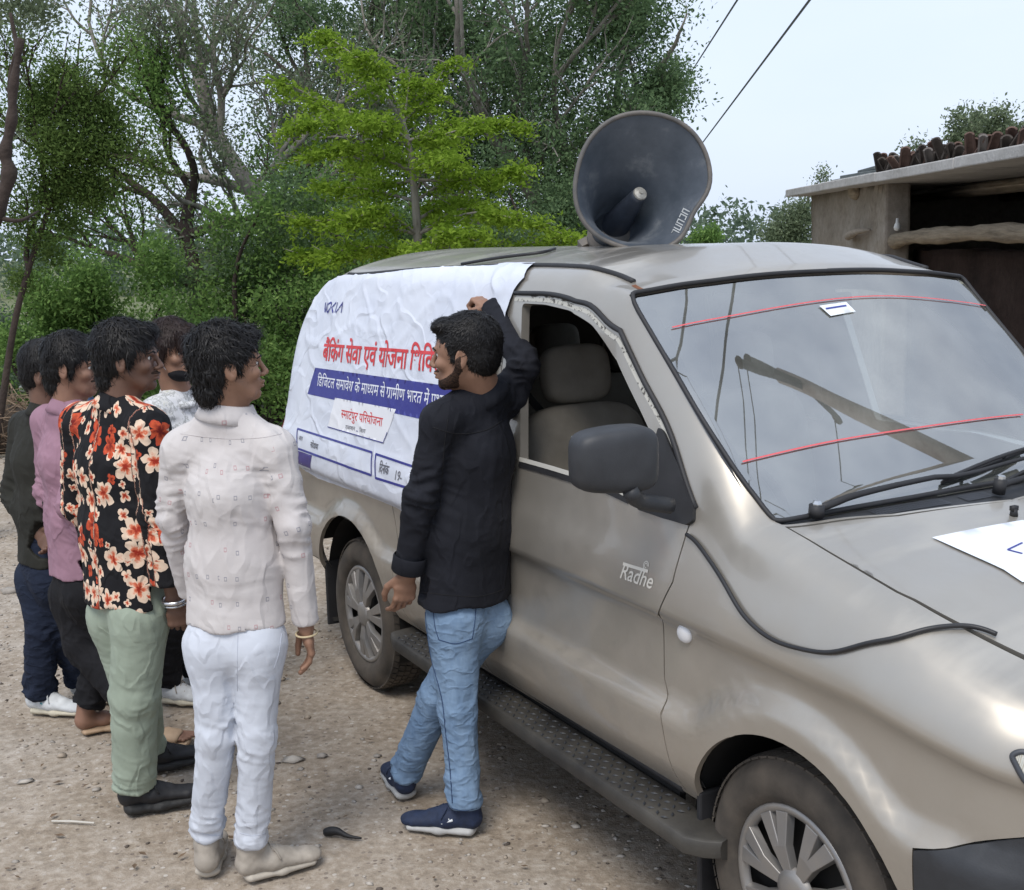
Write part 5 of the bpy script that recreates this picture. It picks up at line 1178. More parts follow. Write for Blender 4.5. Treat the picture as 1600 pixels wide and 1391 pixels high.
n = 64; rings = [hring(r*RH, z*RH*1.15, max(0, 1-z*1.2), n, skew(z)) for r, z in prof]; inner = [hring(r*RH-.006, z*RH*1.15, max(0, 1-z*1.2), n, skew(z)) for r, z in prof]
V = np.concatenate(rings+inner); k = len(prof)
Fx = [[i*n+j, i*n+(j+1) % n, (i+1)*n+(j+1) % n, (i+1)*n+j] for i in range(k-1) for j in range(n)]+[[k*n+i*n+j, k*n+(i+1)*n+j, k*n+(i+1)*n+(j+1) % n, k*n+i*n+(j+1) % n] for i in range(k-1) for j in range(n)]
Fx += [[(k-1)*n+j for j in range(n)], [(2*k-1)*n+j for j in range(n)][::-1]]
MB().add(V, Fx).build('bell', M_HORN, horn, True)
rg = hring(RH*1.0, -.002, 1, n); MB().tube(np.vstack([rg, rg[:1]]), .0085, 8, False).build('rim', M_HRIM, horn, True)
HP = lambda px, py, z: (lambda d, o: (CAMP+d*(((HCEN-ax*z-CAMP)@ax)/(d@ax)))-HCEN)(ray(px, py), 0)
tip = HP(1000, 303, .10); base = HP(962, 352, .30)
m = MB(); m.tube(np.array([base+(base-tip)*.25, base, tip+(base-tip)*.08, tip]), [.062, .056, .030, .026], 24); m.build('driver_tube', varied('tube_dark', (.03, .038, .055), .5, .3, 20), horn, True)
m = MB(); d_ = (tip-base)/np.linalg.norm(tip-base); m.tube(np.array([tip, tip+d_*.006, tip+d_*.010]), [.0265, .0245, .010], 20); m.tube(np.array([tip+d_*.01, tip+d_*.014]), .007, 8); m.build('tube_cap', varied('worn_cap', (.34, .33, .30), .5, .4, 60, metal=.4), horn, False)
m = MB(); bk = rings[-1].mean(0); m.tube(np.array([bk, bk-ax*.05-hy*.02, bk-ax*.06-hy*.02, bk-ax*.16-hy*.05, bk-ax*.17-hy*.05]), [.09, .09, .075, .075, .03], 24); m.build('driver_unit', M_HRIM, horn, True)
b0 = HP(906, 385, .34); b1 = HP(940, 369, .36); m = MB(); m.tube(np.array([b0, b1, b1+(b1-b0)*.3]), [.024, .026, .026], 4); m.build('bracket', M_HRIM, horn)
V, Fx = superell((0, 0, 0), (.055, .05, .04), .8, 20, 12); fc = HP(962, 378, .40); MB().add(V+fc, Fx).build('swivel_foot', M('foot_dark', (.03, .018, .02), .5).m, horn, True)
# the strip of worn block letters inside the rim
m = MB(); A_ = HP(1083, 328, -.0); 
def rimpt(px, py):   # on the bell's inner skin
    d = ray(px, py); bv = BVHTree.FromPolygons([Vector(p+HCEN) for p in V_in_], F_in_); h = bv.ray_cast(Vector(CAMP), Vector(d)); return np.array(h[0])-HCEN if h[0] else HP(px, py, .02)
V_in_ = np.concatenate(inner); F_in_ = [[i*n+j, i*n+(j+1) % n, (i+1)*n+(j+1) % n, (i+1)*n+j] for i in range(k-1) for j in range(n)]
_hb = BVHTree.FromPolygons([Vector(p+HCEN) for p in V_in_], F_in_)
def on_bell(px, py):
    d = Vector(ray(px, py)).normalized(); h = _hb.ray_cast(Vector(CAMP), d)
    return np.array(h[0])-HCEN-np.array(d)*.003 if h[0] is not None else HP(px, py, .02)
m = MB(); cs = [(1078, 329), (1085, 326), (1073, 367), (1066, 372)]
P0, P1 = np.array([1073, 327.]), np.array([1053, 368.]); wv_ = np.array([8.5, 4.5])/1.0
def q4(t0, t1, s0, s1):
    c = [P0+(P1-P0)*t0+wv_*s0*.6, P0+(P1-P0)*t1+wv_*s0*.6, P0+(P1-P0)*t1+wv_*s1*.6, P0+(P1-P0)*t0+wv_*s1*.6]; m.add([on_bell(*p) for p in c], [[0, 1, 2, 3]])
for i in range(5):
    t0 = i*.2; q4(t0+.01, t0+.05, -1, 1); q4(t0+.05, t0+.16, .7 if i % 2 else -1, 1 if i % 2 else -.7)
    if i in (0, 2, 3): q4(t0+.13, t0+.17, -1, 1)
    if i in (1, 4): q4(t0+.05, t0+.16, -1, -.7)
m.build('worn_lettering', M('worn_white', (.42, .44, .45), .6).m, horn)
rc = [HP(900, 390, .3)+HCEN, v2w(surf(*PX(845, 399), .01)), v2w(surf(*PX(780, 408), .012)), v2w(surf(*PX(722, 416), .008))]
cable('speaker_cable', crspline(np.array([rc[0]*.4+np.array(rc[1])*.6+[0, 0, .01], rc[1], rc[2], rc[3]]), 8), .006, 'thin black cable running back along the van roof from the loudspeaker', 'cable')
# ================================================================== PEOPLE
class SDF:
    """distance field on a grid, filled by smooth unions, then meshed"""
    def __init__(s, lo, hi, h, k=.02):
        s.lo = np.array(lo, float); s.h = h; s.n = np.ceil((np.array(hi)-s.lo)/h).astype(int)+1; s.k = k
        s.g = np.full(s.n, .2, np.float32)
    def region(s, lo, hi):
        a = np.clip(np.floor((np.array(lo)-s.lo)/s.h).astype(int), 0, s.n); b = np.clip(np.ceil((np.array(hi)-s.lo)/s.h).astype(int)+1, 0, s.n)
        if (b <= a).any(): return None, None
        ax = [s.lo[i]+s.h*np.arange(a[i], b[i], dtype=np.float32) for i in range(3)]
        X = np.stack(np.meshgrid(*ax, indexing='ij'), -1).astype(np.float32)
        return (slice(a[0], b[0]), slice(a[1], b[1]), slice(a[2], b[2])), X
    def put(s, sl, d, k=None, op='add'):
        k = s.k if k is None else k; g = s.g[sl]; d = d.astype(np.float32)
        if op == 'add': h = np.clip(.5+.5*(g-d)/k, 0, 1); s.g[sl] = g*(1-h)+d*h-k*h*(1-h)
        else: h = np.clip(.5-.5*(g+d)/k, 0, 1); s.g[sl] = g*(1-h)-d*h+k*h*(1-h)      # carve
    def cap(s, a, b, ra, rb, k=None, op='add', m=.05):
        a = np.array(a, float); b = np.array(b, float); r = max(ra, rb)+m
        sl, X = s.region(np.minimum(a, b)-r, np.maximum(a, b)+r)
        if sl is None: return s
        ab = b-a; t = np.clip(((X-a)@ab)/(ab@ab+1e-12), 0, 1)
        d = np.linalg.norm(X-a-t[..., None]*ab, axis=-1)-(ra+(rb-ra)*t); s.put(sl, d, k, op); return s
    def ell(s, c, r, M_=None, k=None, op='add', m=.05):
        c = np.array(c, float); r = np.array(r, float); R_ = r.max()+m; sl, X = s.region(c-R_, c+R_)
        if sl is None: return s
        q = X-c
        if M_ is not None: q = q@np.array(M_)     # columns are local axes
        l = np.linalg.norm(q/r, axis=-1); l2 = np.linalg.norm(q/(r*r), axis=-1)+1e-9
        s.put(sl, l*(l-1)/l2, k, op); return s
    def ecap(s, a, b, ra, rb, lat, k=None, op='add', m=.06):
        """tapered limb with oval section; ra=(half width along lat, half depth)"""
        a = np.array(a, float); b = np.array(b, float); R_ = max(*ra, *rb)+m; sl, X = s.region(np.minimum(a, b)-R_, np.maximum(a, b)+R_)
        if sl is None: return s
        ab = b-a; L_ = np.linalg.norm(ab); ax = ab/L_; lat = np.array(lat, float); lat = lat-ax*(lat@ax); lat /= np.linalg.norm(lat); dp = np.cross(ax, lat)
        q = X-a; h = q@ax; t = np.clip(h/L_, 0, 1); e = h-t*L_
        rw = ra[0]+(rb[0]-ra[0])*t; rd = ra[1]+(rb[1]-ra[1])*t; rm = np.minimum(rw, rd)
        l = np.sqrt((q@lat/rw)**2+(q@dp/rd)**2+(e/rm)**2); l2 = np.sqrt((q@lat/rw**2)**2+(q@dp/rd**2)**2+(e/rm**2)**2)+1e-9
        s.put(sl, l*(l-1)/l2, k, op); return s
    def plane_cut(s, p, n, k=.004):
        sl, X = s.region(s.lo, s.lo+s.n*s.h); d = (X-np.array(p))@np.array(n); s.g = np.maximum(s.g, d.astype(np.float32)); return s
    def mesh(s):
        g = s.g; neg = g < 0
        c = np.stack([neg[i:g.shape[0]-1+i, j:g.shape[1]-1+j, k:g.shape[2]-1+k] for i in (0, 1) for j in (0, 1) for k in (0, 1)])
        tot = c.sum(0); act = (tot > 0) & (tot < 8); ids = np.full(act.shape, -1, np.int64); idx = np.argwhere(act); ids[act] = np.arange(len(idx))
        acc = np.zeros((len(idx), 3)); cnt = np.zeros(len(idx))
        corners = [(i, j, k) for i in (0, 1) for j in (0, 1) for k in (0, 1)]
        for a in corners:
            for ax in range(3):
                if a[ax]: continue
                b = list(a); b[ax] = 1
                ga = g[idx[:, 0]+a[0], idx[:, 1]+a[1], idx[:, 2]+a[2]]; gb = g[idx[:, 0]+b[0], idx[:, 1]+b[1], idx[:, 2]+b[2]]
                cr = (ga < 0) != (gb < 0); t = np.where(cr, ga/np.where(cr, ga-gb, 1), 0)
                p = np.array(a, float)[None]+np.zeros((len(idx), 3)); p[:, ax] += t; acc += p*cr[:, None]; cnt += cr
        V = s.lo+s.h*(idx+acc/cnt[:, None])
        Fq = []
        for ax in range(3):
            u_, v_ = (ax+1) % 3, (ax+2) % 3; sl0 = [slice(None)]*3; sl1 = [slice(None)]*3; sl0[ax] = slice(0, -1); sl1[ax] = slice(1, None)
            A, B = neg[tuple(sl0)], neg[tuple(sl1)]; e = np.argwhere(A != B)
            e = e[(e[:, u_] > 0) & (e[:, v_] > 0) & (e[:, u_] < g.shape[u_]-1) & (e[:, v_] < g.shape[v_]-1)]
            if not len(e): continue
            fl = A[e[:, 0], e[:, 1], e[:, 2]]
            def cell(du, dv): q = e.copy(); q[:, u_] += du; q[:, v_] += dv; return ids[q[:, 0], q[:, 1], q[:, 2]]
            Q = np.stack([cell(-1, -1), cell(0, -1), cell(0, 0), cell(-1, 0)], 1); Q[~fl] = Q[~fl][:, ::-1]; Fq.append(Q)
        return V, np.concatenate(Fq).astype(np.int32)
_lat = np.random.default_rng(3).random((32, 32, 32)).astype(np.float32)*2-1
def vnoise(P):
    P = np.asarray(P); i = np.floor(P).astype(int); f = P-i; f = f*f*(3-2*f); o = 0
    for a in (0, 1):
        for b in (0, 1):
            for c in (0, 1):
                w = (f[:, 0] if a else 1-f[:, 0])*(f[:, 1] if b else 1-f[:, 1])*(f[:, 2] if c else 1-f[:, 2]); o = o+w*_lat[(i[:, 0]+a) % 32, (i[:, 1]+b) % 32, (i[:, 2]+c) % 32]
    return o
def vnormals(V, Fq):
    n = np.cross(V[Fq[:, 2]]-V[Fq[:, 0]], V[Fq[:, 3]]-V[Fq[:, 1]]); N = np.zeros_like(V)
    for k in range(4): np.add.at(N, Fq[:, k], n)
    return N/(np.linalg.norm(N, axis=1)[:, None]+1e-12)
def wrinkle(V, Fq, amp, hot, seed, dirs=None):
    """cloth folds: pushes along the normal, stronger near the hot points (p, radius, gain)"""
    N = vnormals(V, Fq); w = np.full(len(V), .45)
    for p, r, g_ in hot: w += g_*np.exp(-((np.linalg.norm(V-np.array(p), axis=1)/r)**2))
    o = seed*7.3
    wv_ = np.stack([vnoise(V*5+o), vnoise(V*5+o+9), vnoise(V*5+o+17)], 1)*.06
    Q = V+wv_
    sh = Q@np.array([[1, 0, .5], [0, 1, .3], [.2, -.4, 1.9]]).T
    n1 = 1-np.abs(vnoise((Q@np.array([[1, 0, .12], [0, 1, -.1], [.15, .1, 1]]).T)*np.array([11, 11, 3.4])+o))*2; n2 = 1-np.abs(vnoise(sh*np.array([17, 17, 24])+o*2))*2; n3 = vnoise(V*6+o)
    n4 = 1-np.abs(vnoise((Q@np.array([[1, 0, -.6], [0, 1, -.5], [.5, .4, .7]]).T)*13+o))*2
    hotw = np.clip(w-.45, 0, 1)
    d = amp*(np.clip(n1, -.3, 1)*.9+(np.clip(n2, -.2, 1)*.8-.3)*(.25+hotw)+n3*.8+(np.clip(n4, -.2, 1)*.8-.3)*(.3+hotw)-.35)
    return V+N*(d*w)[:, None]

def skin(name, col):
    m = M(name, col, .55, 0, .4, Subsurface_Weight=0); m.base(m.ramp(m.noise(18, 4), [(.3, sc(col, .86)), (.7, sc(col, 1.1))])); m.bump(m.noise(160, 3), .12, .001); return m.m
M_SKIN1 = skin('skin_brown', (.27, .150, .098)); M_SKIN2 = skin('skin_dark', (.15, .082, .056)); M_SKIN3 = skin('skin_warm', (.25, .135, .09))
M_HAIRB = M('hair_black', (.007, .0065, .0065), .6, 0, .25); M_HAIRB.bump(M_HAIRB.noise(90, 3, st=(1, 1, .25)), .5, .004); M_HAIRB = M_HAIRB.m
M_HAIRS = M('hair_strand_black', (.009, .008, .008), .5, 0, .3).m
M_HAIRBR = M('hair_brown_black', (.022, .012, .010), .55, 0, .3).m
M_BEARD = M('stubble', (.030, .019, .014), .8, 0, .2); M_BEARD.base(M_BEARD.ramp(M_BEARD.noise(220, 3, .7), [(.35, (.012, .009, .008)), (.68, (.075, .042, .028))])); M_BEARD = M_BEARD.m
M_EYE = M('eye_white', (.55, .52, .48), .25).m; M_IRIS = M('iris', (.012, .008, .006), .15).m
def cloth(name, col, amt=.12, rough=.85, weave=700, tint=None, sheen=0):
    m = M(name, col, rough, 0, .25); m.base(m.ramp(m.noise(5, 5), [(.3, sc(col, 1-amt)), (.7, sc(tint or col, 1+amt))])); m.bump(m.noise(weave, 2), .15, .0008); m.bump(m.noise(26, 4, .6), .2, .006); creases(m, 5.5, .40, .008, (1, 1, .55)); return m.m

class Person:
    def __init__(s, label, foot, face_az, skin_mat):
        s.root = empty('person', foot, label, 'person'); s.o = np.array(foot, float); s.skin = skin_mat; s.az = face_az
        s.bodyV = []; s.bodyF = []; s.n = 0
    def add_body(s, V, Fq): s.bodyV.append(V); s.bodyF.append(Fq+s.n); s.n += len(V)
    def put(s, name, V, Fx, mat, smooth=True, par=None, uv=None): return link_mesh(name, V-s.o, Fx, mat, par or s.root, smooth, uv=uv)
    def finish(s): return s.put('body', np.concatenate(s.bodyV), np.concatenate(s.bodyF), s.skin)

def head(p, c, az, tilt=0, roll=0, size=1.0, neck_to=None, hair=None, hairmat=None, beard=0, seed=1, earring=False, h=.0032, smile=False):
    """c: centre between the ears; az: direction the face looks (radians from +X); tilt down positive"""
    f = np.array([math.cos(az)*math.cos(tilt), math.sin(az)*math.cos(tilt), -math.sin(tilt)]); l = np.array([-math.sin(az), math.cos(az), 0]); up = np.cross(f, l)
    if roll: l, up = l*math.cos(roll)+up*math.sin(roll), up*math.cos(roll)-l*math.sin(roll)
    A = np.stack([f, l, up], 1)*1.0; k = .01*size
    G_ = lambda x, y, z: np.array(c)+A@(np.array([x, y, z])*k)
    s = SDF(np.array(c)-.17*size-np.array([0, 0, .05]), np.array(c)+.17*size, h*size, .012*size)
    E = lambda q, r, kk=None, op='add', M_=None: s.ell(G_(*q), np.array(r)*k, A if M_ is None else M_, kk, op, .03)
    C = lambda a, b, ra, rb, kk=None, op='add': s.cap(G_(*a), G_(*b), ra*k, rb*k, kk, op, .03)
    E((-1.2, 0, 3.2), (9.3, 7.5, 8.3)); E((2.6, 0, 1.5), (6.2, 6.9, 6.6)); E((2.6, 0, -3.2), (5.6, 5.9, 6.4)); E((4.0, 0, -7.0), (4.2, 4.7, 3.2))
    C((-1.0, 5.6, -3), (5.2, 3.2, -8.2), 1.4, 1.5); C((-1.0, -5.6, -3), (5.2, -3.2, -8.2), 1.4, 1.5)
    E((7.1, 0, -8.9), (1.7, 2.2, 1.6), .01); C((8.2, -3.4, 1.9), (8.2, 3.4, 1.9), .75, .75, .012)
    for y in (3.1, -3.1): E((8.9, y, .3), (1.5, 1.75, .7), .006, 'carve')
    for y in (4.2, -4.2): E((6.1, y, -2.4), (2.3, 1.9, 1.9), .012)
    C((8.5, 0, 1.4), (10.4, 0, -2.3), .6, .9, .007); E((10.5, 0, -2.7), (1.05, 1.15, .9), .005); E((6.6, 0, -5.9), (2.7, 3.0, 2.6), .015)
    for y in (1.1, -1.1): E((9.4, y*1.15, -3.2), (1.1, .8, .7), .004)
    for y in (.65, -.65): E((9.9, y, -3.95), (.5, .32, .35), .002, 'carve')
    E((9.0, 0, -5.35), (1.2, 2.4, .6), .004); E((8.8, 0, -6.55), (1.15, 2.1, .65), .004); E((10.5, 0, -5.95), (.85, 2.5, .10 if not smile else .4), .0015, 'carve')
    E((8.6, 0, -7.6), (.9, 2, .5), .005, 'carve')
    for sg in (1, -1):
        Me = A@np.array([[math.cos(.25*sg), -math.sin(.25*sg), 0], [math.sin(.25*sg), math.cos(.25*sg), 0], [0, 0, 1]])@np.array([[math.cos(.18), 0, -math.sin(.18)], [0, 1, 0], [math.sin(.18), 0, math.cos(.18)]])
        E((-.9, 7.6*sg, -.9), (1.9, .75, 3.2), .003, M_=Me); E((-.6, 8.6*sg, -.5), (1.1, .75, 2.1), .0025, 'carve', Me); E((0, 7.9*sg, -1.3), (.5, .5, .8), .002)
    jaw = s.g.copy()
    # neck
    nb = np.array(neck_to) if neck_to is not None else G_(-4, 0, -17)
    s.cap(G_(-2.2, 0, -4.5), nb, 5.6*k, 6.0*k, .02); s.cap(G_(5, 0, -8), nb+A@np.array([.02, 0, 0]), 1.5*k, 2.5*k, .03)
    V, Fq = s.mesh(); p.add_body(V, Fq)
    for y in (3.1, -3.1):
        Ve, Fe = superell((0, 0, 0), (1.2*k, 1.3*k, .95*k), 1, 14, 10); c_ = G_(6.9, y, .3); e = p.put('eye', Ve+c_, Fe, M_EYE)
        Ve, Fe = superell((0, 0, 0), (.25*k, .66*k, .66*k), 1, 12, 8); p.put('iris', Ve@A.T+G_(7.98, y, .3), Fe, M_IRIS, par=e)
        bw = crspline(np.array([G_(9.0, y*.45, 1.7), G_(8.9, y, 2.35), G_(7.6, y*1.65, 1.8)]), 4); mb = MB().tube(bw, [.0018*size+.0022*size*math.sin(math.pi*min(1, i/8+.15)) for i in range(len(bw))], 6)
        p.put('eyebrow', np.concatenate(mb.V), mb.F, hairmat)
    if beard:
        s2 = SDF(s.lo, s.lo+(s.n-1)*s.h-1e-6, s.h); s2.n = s.n; sl, X = s2.region(s2.lo, s2.lo+s2.n*s2.h); q = (X-np.array(c))@A/k; x, y, z = q[..., 0], q[..., 1], q[..., 2]
        low = z-np.interp(x, [-1.2, .6, 2.5, 5, 7.5, 9.5], [.5, -.8, -4.8, -6.4, -7.3, -7.5])+np.abs(y)*0
        reg = np.maximum(np.maximum(low, -.9-x), -12.5-z)*k
        mou = np.maximum(np.maximum(np.abs(z+4.55+.08*np.abs(y))-.42, np.abs(y)-2.9), 6.5-x)*k
        if beard == 2: reg = mou
        else: reg = np.minimum(reg, np.maximum(mou, -1))
        s2.g = np.maximum(jaw-(.0018 if beard == 1 else .0022), reg.astype(np.float32)); V, Fq = s2.mesh(); V = V+vnormals(V, Fq)*(vnoise(V*700)*.0009)[:, None]; p.put('beard' if beard == 1 else 'moustache', V, Fq, M_BEARD)
    # hair
    if hair:
        rs = np.random.default_rng(seed); vol = hair.get('vol', 1.0); back = hair.get('back', -6.0); fr = hair.get('fringe', 4.2); side = hair.get('side', -1.0)
        s3 = SDF(np.array(c)-.21*size, np.array(c)+.21*size, .0045*size, .012)
        Eh = lambda q, r, kk=None, op='add': s3.ell(G_(*q), np.array(r)*k, A, kk, op, .03)
        Eh((-1.8, 0, 4.2), (9.6+.5*vol, 7.9+.6*vol, 8.1+1.0*vol)); Eh((-4.5, 0, -.5), (6.2+vol*.6, 6.9+vol*.5, 7.0))
        if back < -6: Eh((-6.0, 0, back*.8), (4.0+vol*.4, 5.6, 5.0))
        for sg in (1, -1): s3.cap(G_(2.6, 7.0*sg, 3.5), G_(1.6, 7.0*sg, side), 1.1*k*vol, .7*k, .01)
        Eh((4.9, hair.get('part', 1.5), 8.5), (4.0+vol*.6, 5.4, 1.8+vol*1.1))
        if hair.get('quiff'): Eh((5.9, 0, 9.2), (2.2, 4.0, 1.9))
        if hair.get('bangs'):
            for y in (-4.5, -2, 1, 3.6): s3.cap(G_(7.6, y, 7.5), G_(8.8, y*1.1, fr-2.6), 1.5*k, .7*k, .01)
        # keep the face and the ear clear
        s3.ell(G_(10.3, 0, -4.6+fr-4.2), np.array([7.6, 7.2, 8.2])*k, A, .006, 'carve')
        s3.ell(G_(3.6, 0, -8.5), np.array([7.0, 9.5, 6.5])*k, A, .006, 'carve')
        for sg in (1, -1): s3.ell(G_(-.4, 9.2*sg, -1.6), np.array([2.4, 2.3, 3.4])*k, A, .004, 'carve')
        V, Fq = s3.mesh(); N_ = vnormals(V, Fq)
        q = (V-np.array(c))@A/k
        rid = 1-np.abs(vnoise(np.stack([q[:, 0]*.45, q[:, 1]*.9, q[:, 2]*.35], 1)+seed*3))*2
        rid2 = vnoise(np.stack([q[:, 0]*1.3, q[:, 1]*2.2, q[:, 2]*1.0], 1)+seed)
        V2 = V+N_*((np.clip(rid, -.5, 1)*.0045+rid2*.0028)*hair.get('tuft', 1))[:, None]
        ho = p.put('hair', V2, Fq, hairmat)
        # strands
        for ns, lenk, liftk, jit in ((hair.get('n', 1500)*2, 1.0, 1.0, .28), (hair.get('n', 1500)//4, 1.7, 1.9, .7)):
         pick = rs.integers(0, len(V2), ns); mb = []; F_ = []; kcount = 0
         crown = G_(-4, 0, 10.5); L0 = hair.get('len', .035)*size*lenk; lift = hair.get('lift', .35)*liftk
         P0 = V2[pick]; Nn = N_[pick]; away = P0-crown; away /= np.linalg.norm(away, axis=1)[:, None]+1e-9
         T = away+A@np.array(hair.get('sweep', (.2, 0, -.3)))+rs.normal(0, jit, (ns, 3)); T -= Nn*(T*Nn).sum(1)[:, None]; T /= np.linalg.norm(T, axis=1)[:, None]+1e-9
         W_ = np.cross(Nn, T); Lr = L0*rs.uniform(.5, 1.25, ns)[:, None]; wd_ = .0009*size
         li = lift*rs.uniform(.2, 1, ns)[:, None]
         pts = [P0-Nn*.003, P0+T*Lr*.4+Nn*Lr*li*.30, P0+T*Lr*.8+Nn*Lr*li*.30, P0+T*Lr*1.05+Nn*Lr*li*.12-up*(.10*Lr)]
         VV = []
         for i, w_ in enumerate((1.2, 1.2, .8, .15)): VV += [pts[i]-W_*wd_*w_, pts[i]+W_*wd_*w_]
         VV = np.stack(VV, 1).reshape(-1, 3); b = np.arange(ns)[:, None]*8
         Fs = np.concatenate([b+np.array([2*i, 2*i+1, 2*i+3, 2*i+2]) for i in range(3)])
         link_mesh('hair_strand', VV-p.o, Fs.astype(np.int32), M_HAIRS if hairmat is M_HAIRB else hairmat, ho, False)['kind'] = 'stuff'
    return G_, A

def hand(p, wrist, fdir, palm, side, curl=.5, size=1.0, spread=.12, fist=False, elbow=None, h=.0028, thumbc=.5):
    """fdir: along the hand; palm: palm normal; side: +1 when the thumb lies along palm x fdir"""
    fd = unit(fdir); pn = np.array(palm, float); pn = unit(pn-fd*(pn@fd)); tv = unit(np.cross(pn, fd))*side; k = size
    W = np.array(wrist, float)
    lo = W-.14; hi = W+.14; lo = np.minimum(lo, W+fd*.2-.05); hi = np.maximum(hi, W+fd*.2+.05)
    if elbow is not None: e2 = W+unit(np.array(elbow)-W)*.10; lo = np.minimum(lo, e2-.05); hi = np.maximum(hi, e2+.05)
    s = SDF(lo, hi, h, .006)
    P = lambda x, y, z: W+(fd*x+tv*y+pn*z)*k
    s.ecap(P(0, 0, 0), P(.045, .002, 0), (.026*k, .018*k), (.036*k, .015*k), tv, .012); s.ecap(P(.045, .0, 0), P(.082, -.002, -.002), (.037*k, .0145*k), (.038*k, .012*k), tv, .012)
    if elbow is not None: s.ecap(W, e2, (.027*k, .021*k), (.033*k, .029*k), tv, .02)
    for i, (y, L_, r) in enumerate([(.028, .072, .0088), (.0095, .080, .0090), (-.0095, .074, .0086), (-.027, .058, .0078)]):
        c1 = (1.6 if fist else curl*(.9+.12*i)); c2 = (2.05 if fist else curl*(1.0+.1*i)); c3 = (1.0 if fist else curl*.7)
        a = P(.085-.003*abs(i-1), y, -.002); d = fd*math.cos(c1*.6)+pn*math.sin(c1*.6)+tv*spread*(1.5-i)*.35; ang = c1*.6
        pts = [a]
        for seg, (fr_, cc) in enumerate(((.45, 0), (.30, c2*.75), (.25, c3*.7))):
            ang += cc; d = unit(fd*math.cos(ang)+pn*math.sin(ang)+tv*spread*(1.5-i)*.2); pts.append(pts[-1]+d*L_*fr_*k)
        for j in range(3): s.cap(pts[j], pts[j+1], (r-.0005*j)*k, (r-.0005*(j+1))*k, .0022, 'add', .015)
        s.ell(pts[0], np.array([.0095]*3)*k, None, .006, 'add', .015)
    a = P(.018, .026, .006); b = P(.050, .050 if not fist else .040, .018+.012*thumbc); c = P(.078, .052 if not fist else .018, .026+.014*thumbc); d_ = P(.100 if not fist else .080, .046 if not fist else -.004, .030+.016*thumbc)
    s.cap(a, b, .0135*k, .0115*k, .008, 'add', .02); s.cap(b, c, .0110*k, .0100*k, .003, 'add', .02); s.cap(c, d_, .0098*k, .0080*k, .0025, 'add', .02)
    V, Fq = s.mesh(); p.add_body(V, Fq)
    return P

def tube_uv(V, segs):
    """picture coordinates for printed cloth: nearest segment, angle x radius and length"""
    best = np.full(len(V), 1e9); uv = np.zeros((len(V), 2))
    for n_, (a, b, r, ref, o) in enumerate(segs):
        a = np.array(a); b = np.array(b); ab = b-a; L_ = np.linalg.norm(ab); ax = ab/L_; x = unit(np.array(ref)-ax*(np.array(ref)@ax)); y = np.cross(ax, x)
        q = V-a; t = np.clip(q@ax, 0, L_); e = q-np.outer(t, ax); d = np.linalg.norm(e, axis=1)-r; w = d < best
        ang = np.arctan2(e@y, e@x); tt_ = q@ax
        uv[w] = np.stack([ang*r*1.15+o[0], tt_+o[1]], 1)[w]; best = np.minimum(best, d)
    return uv

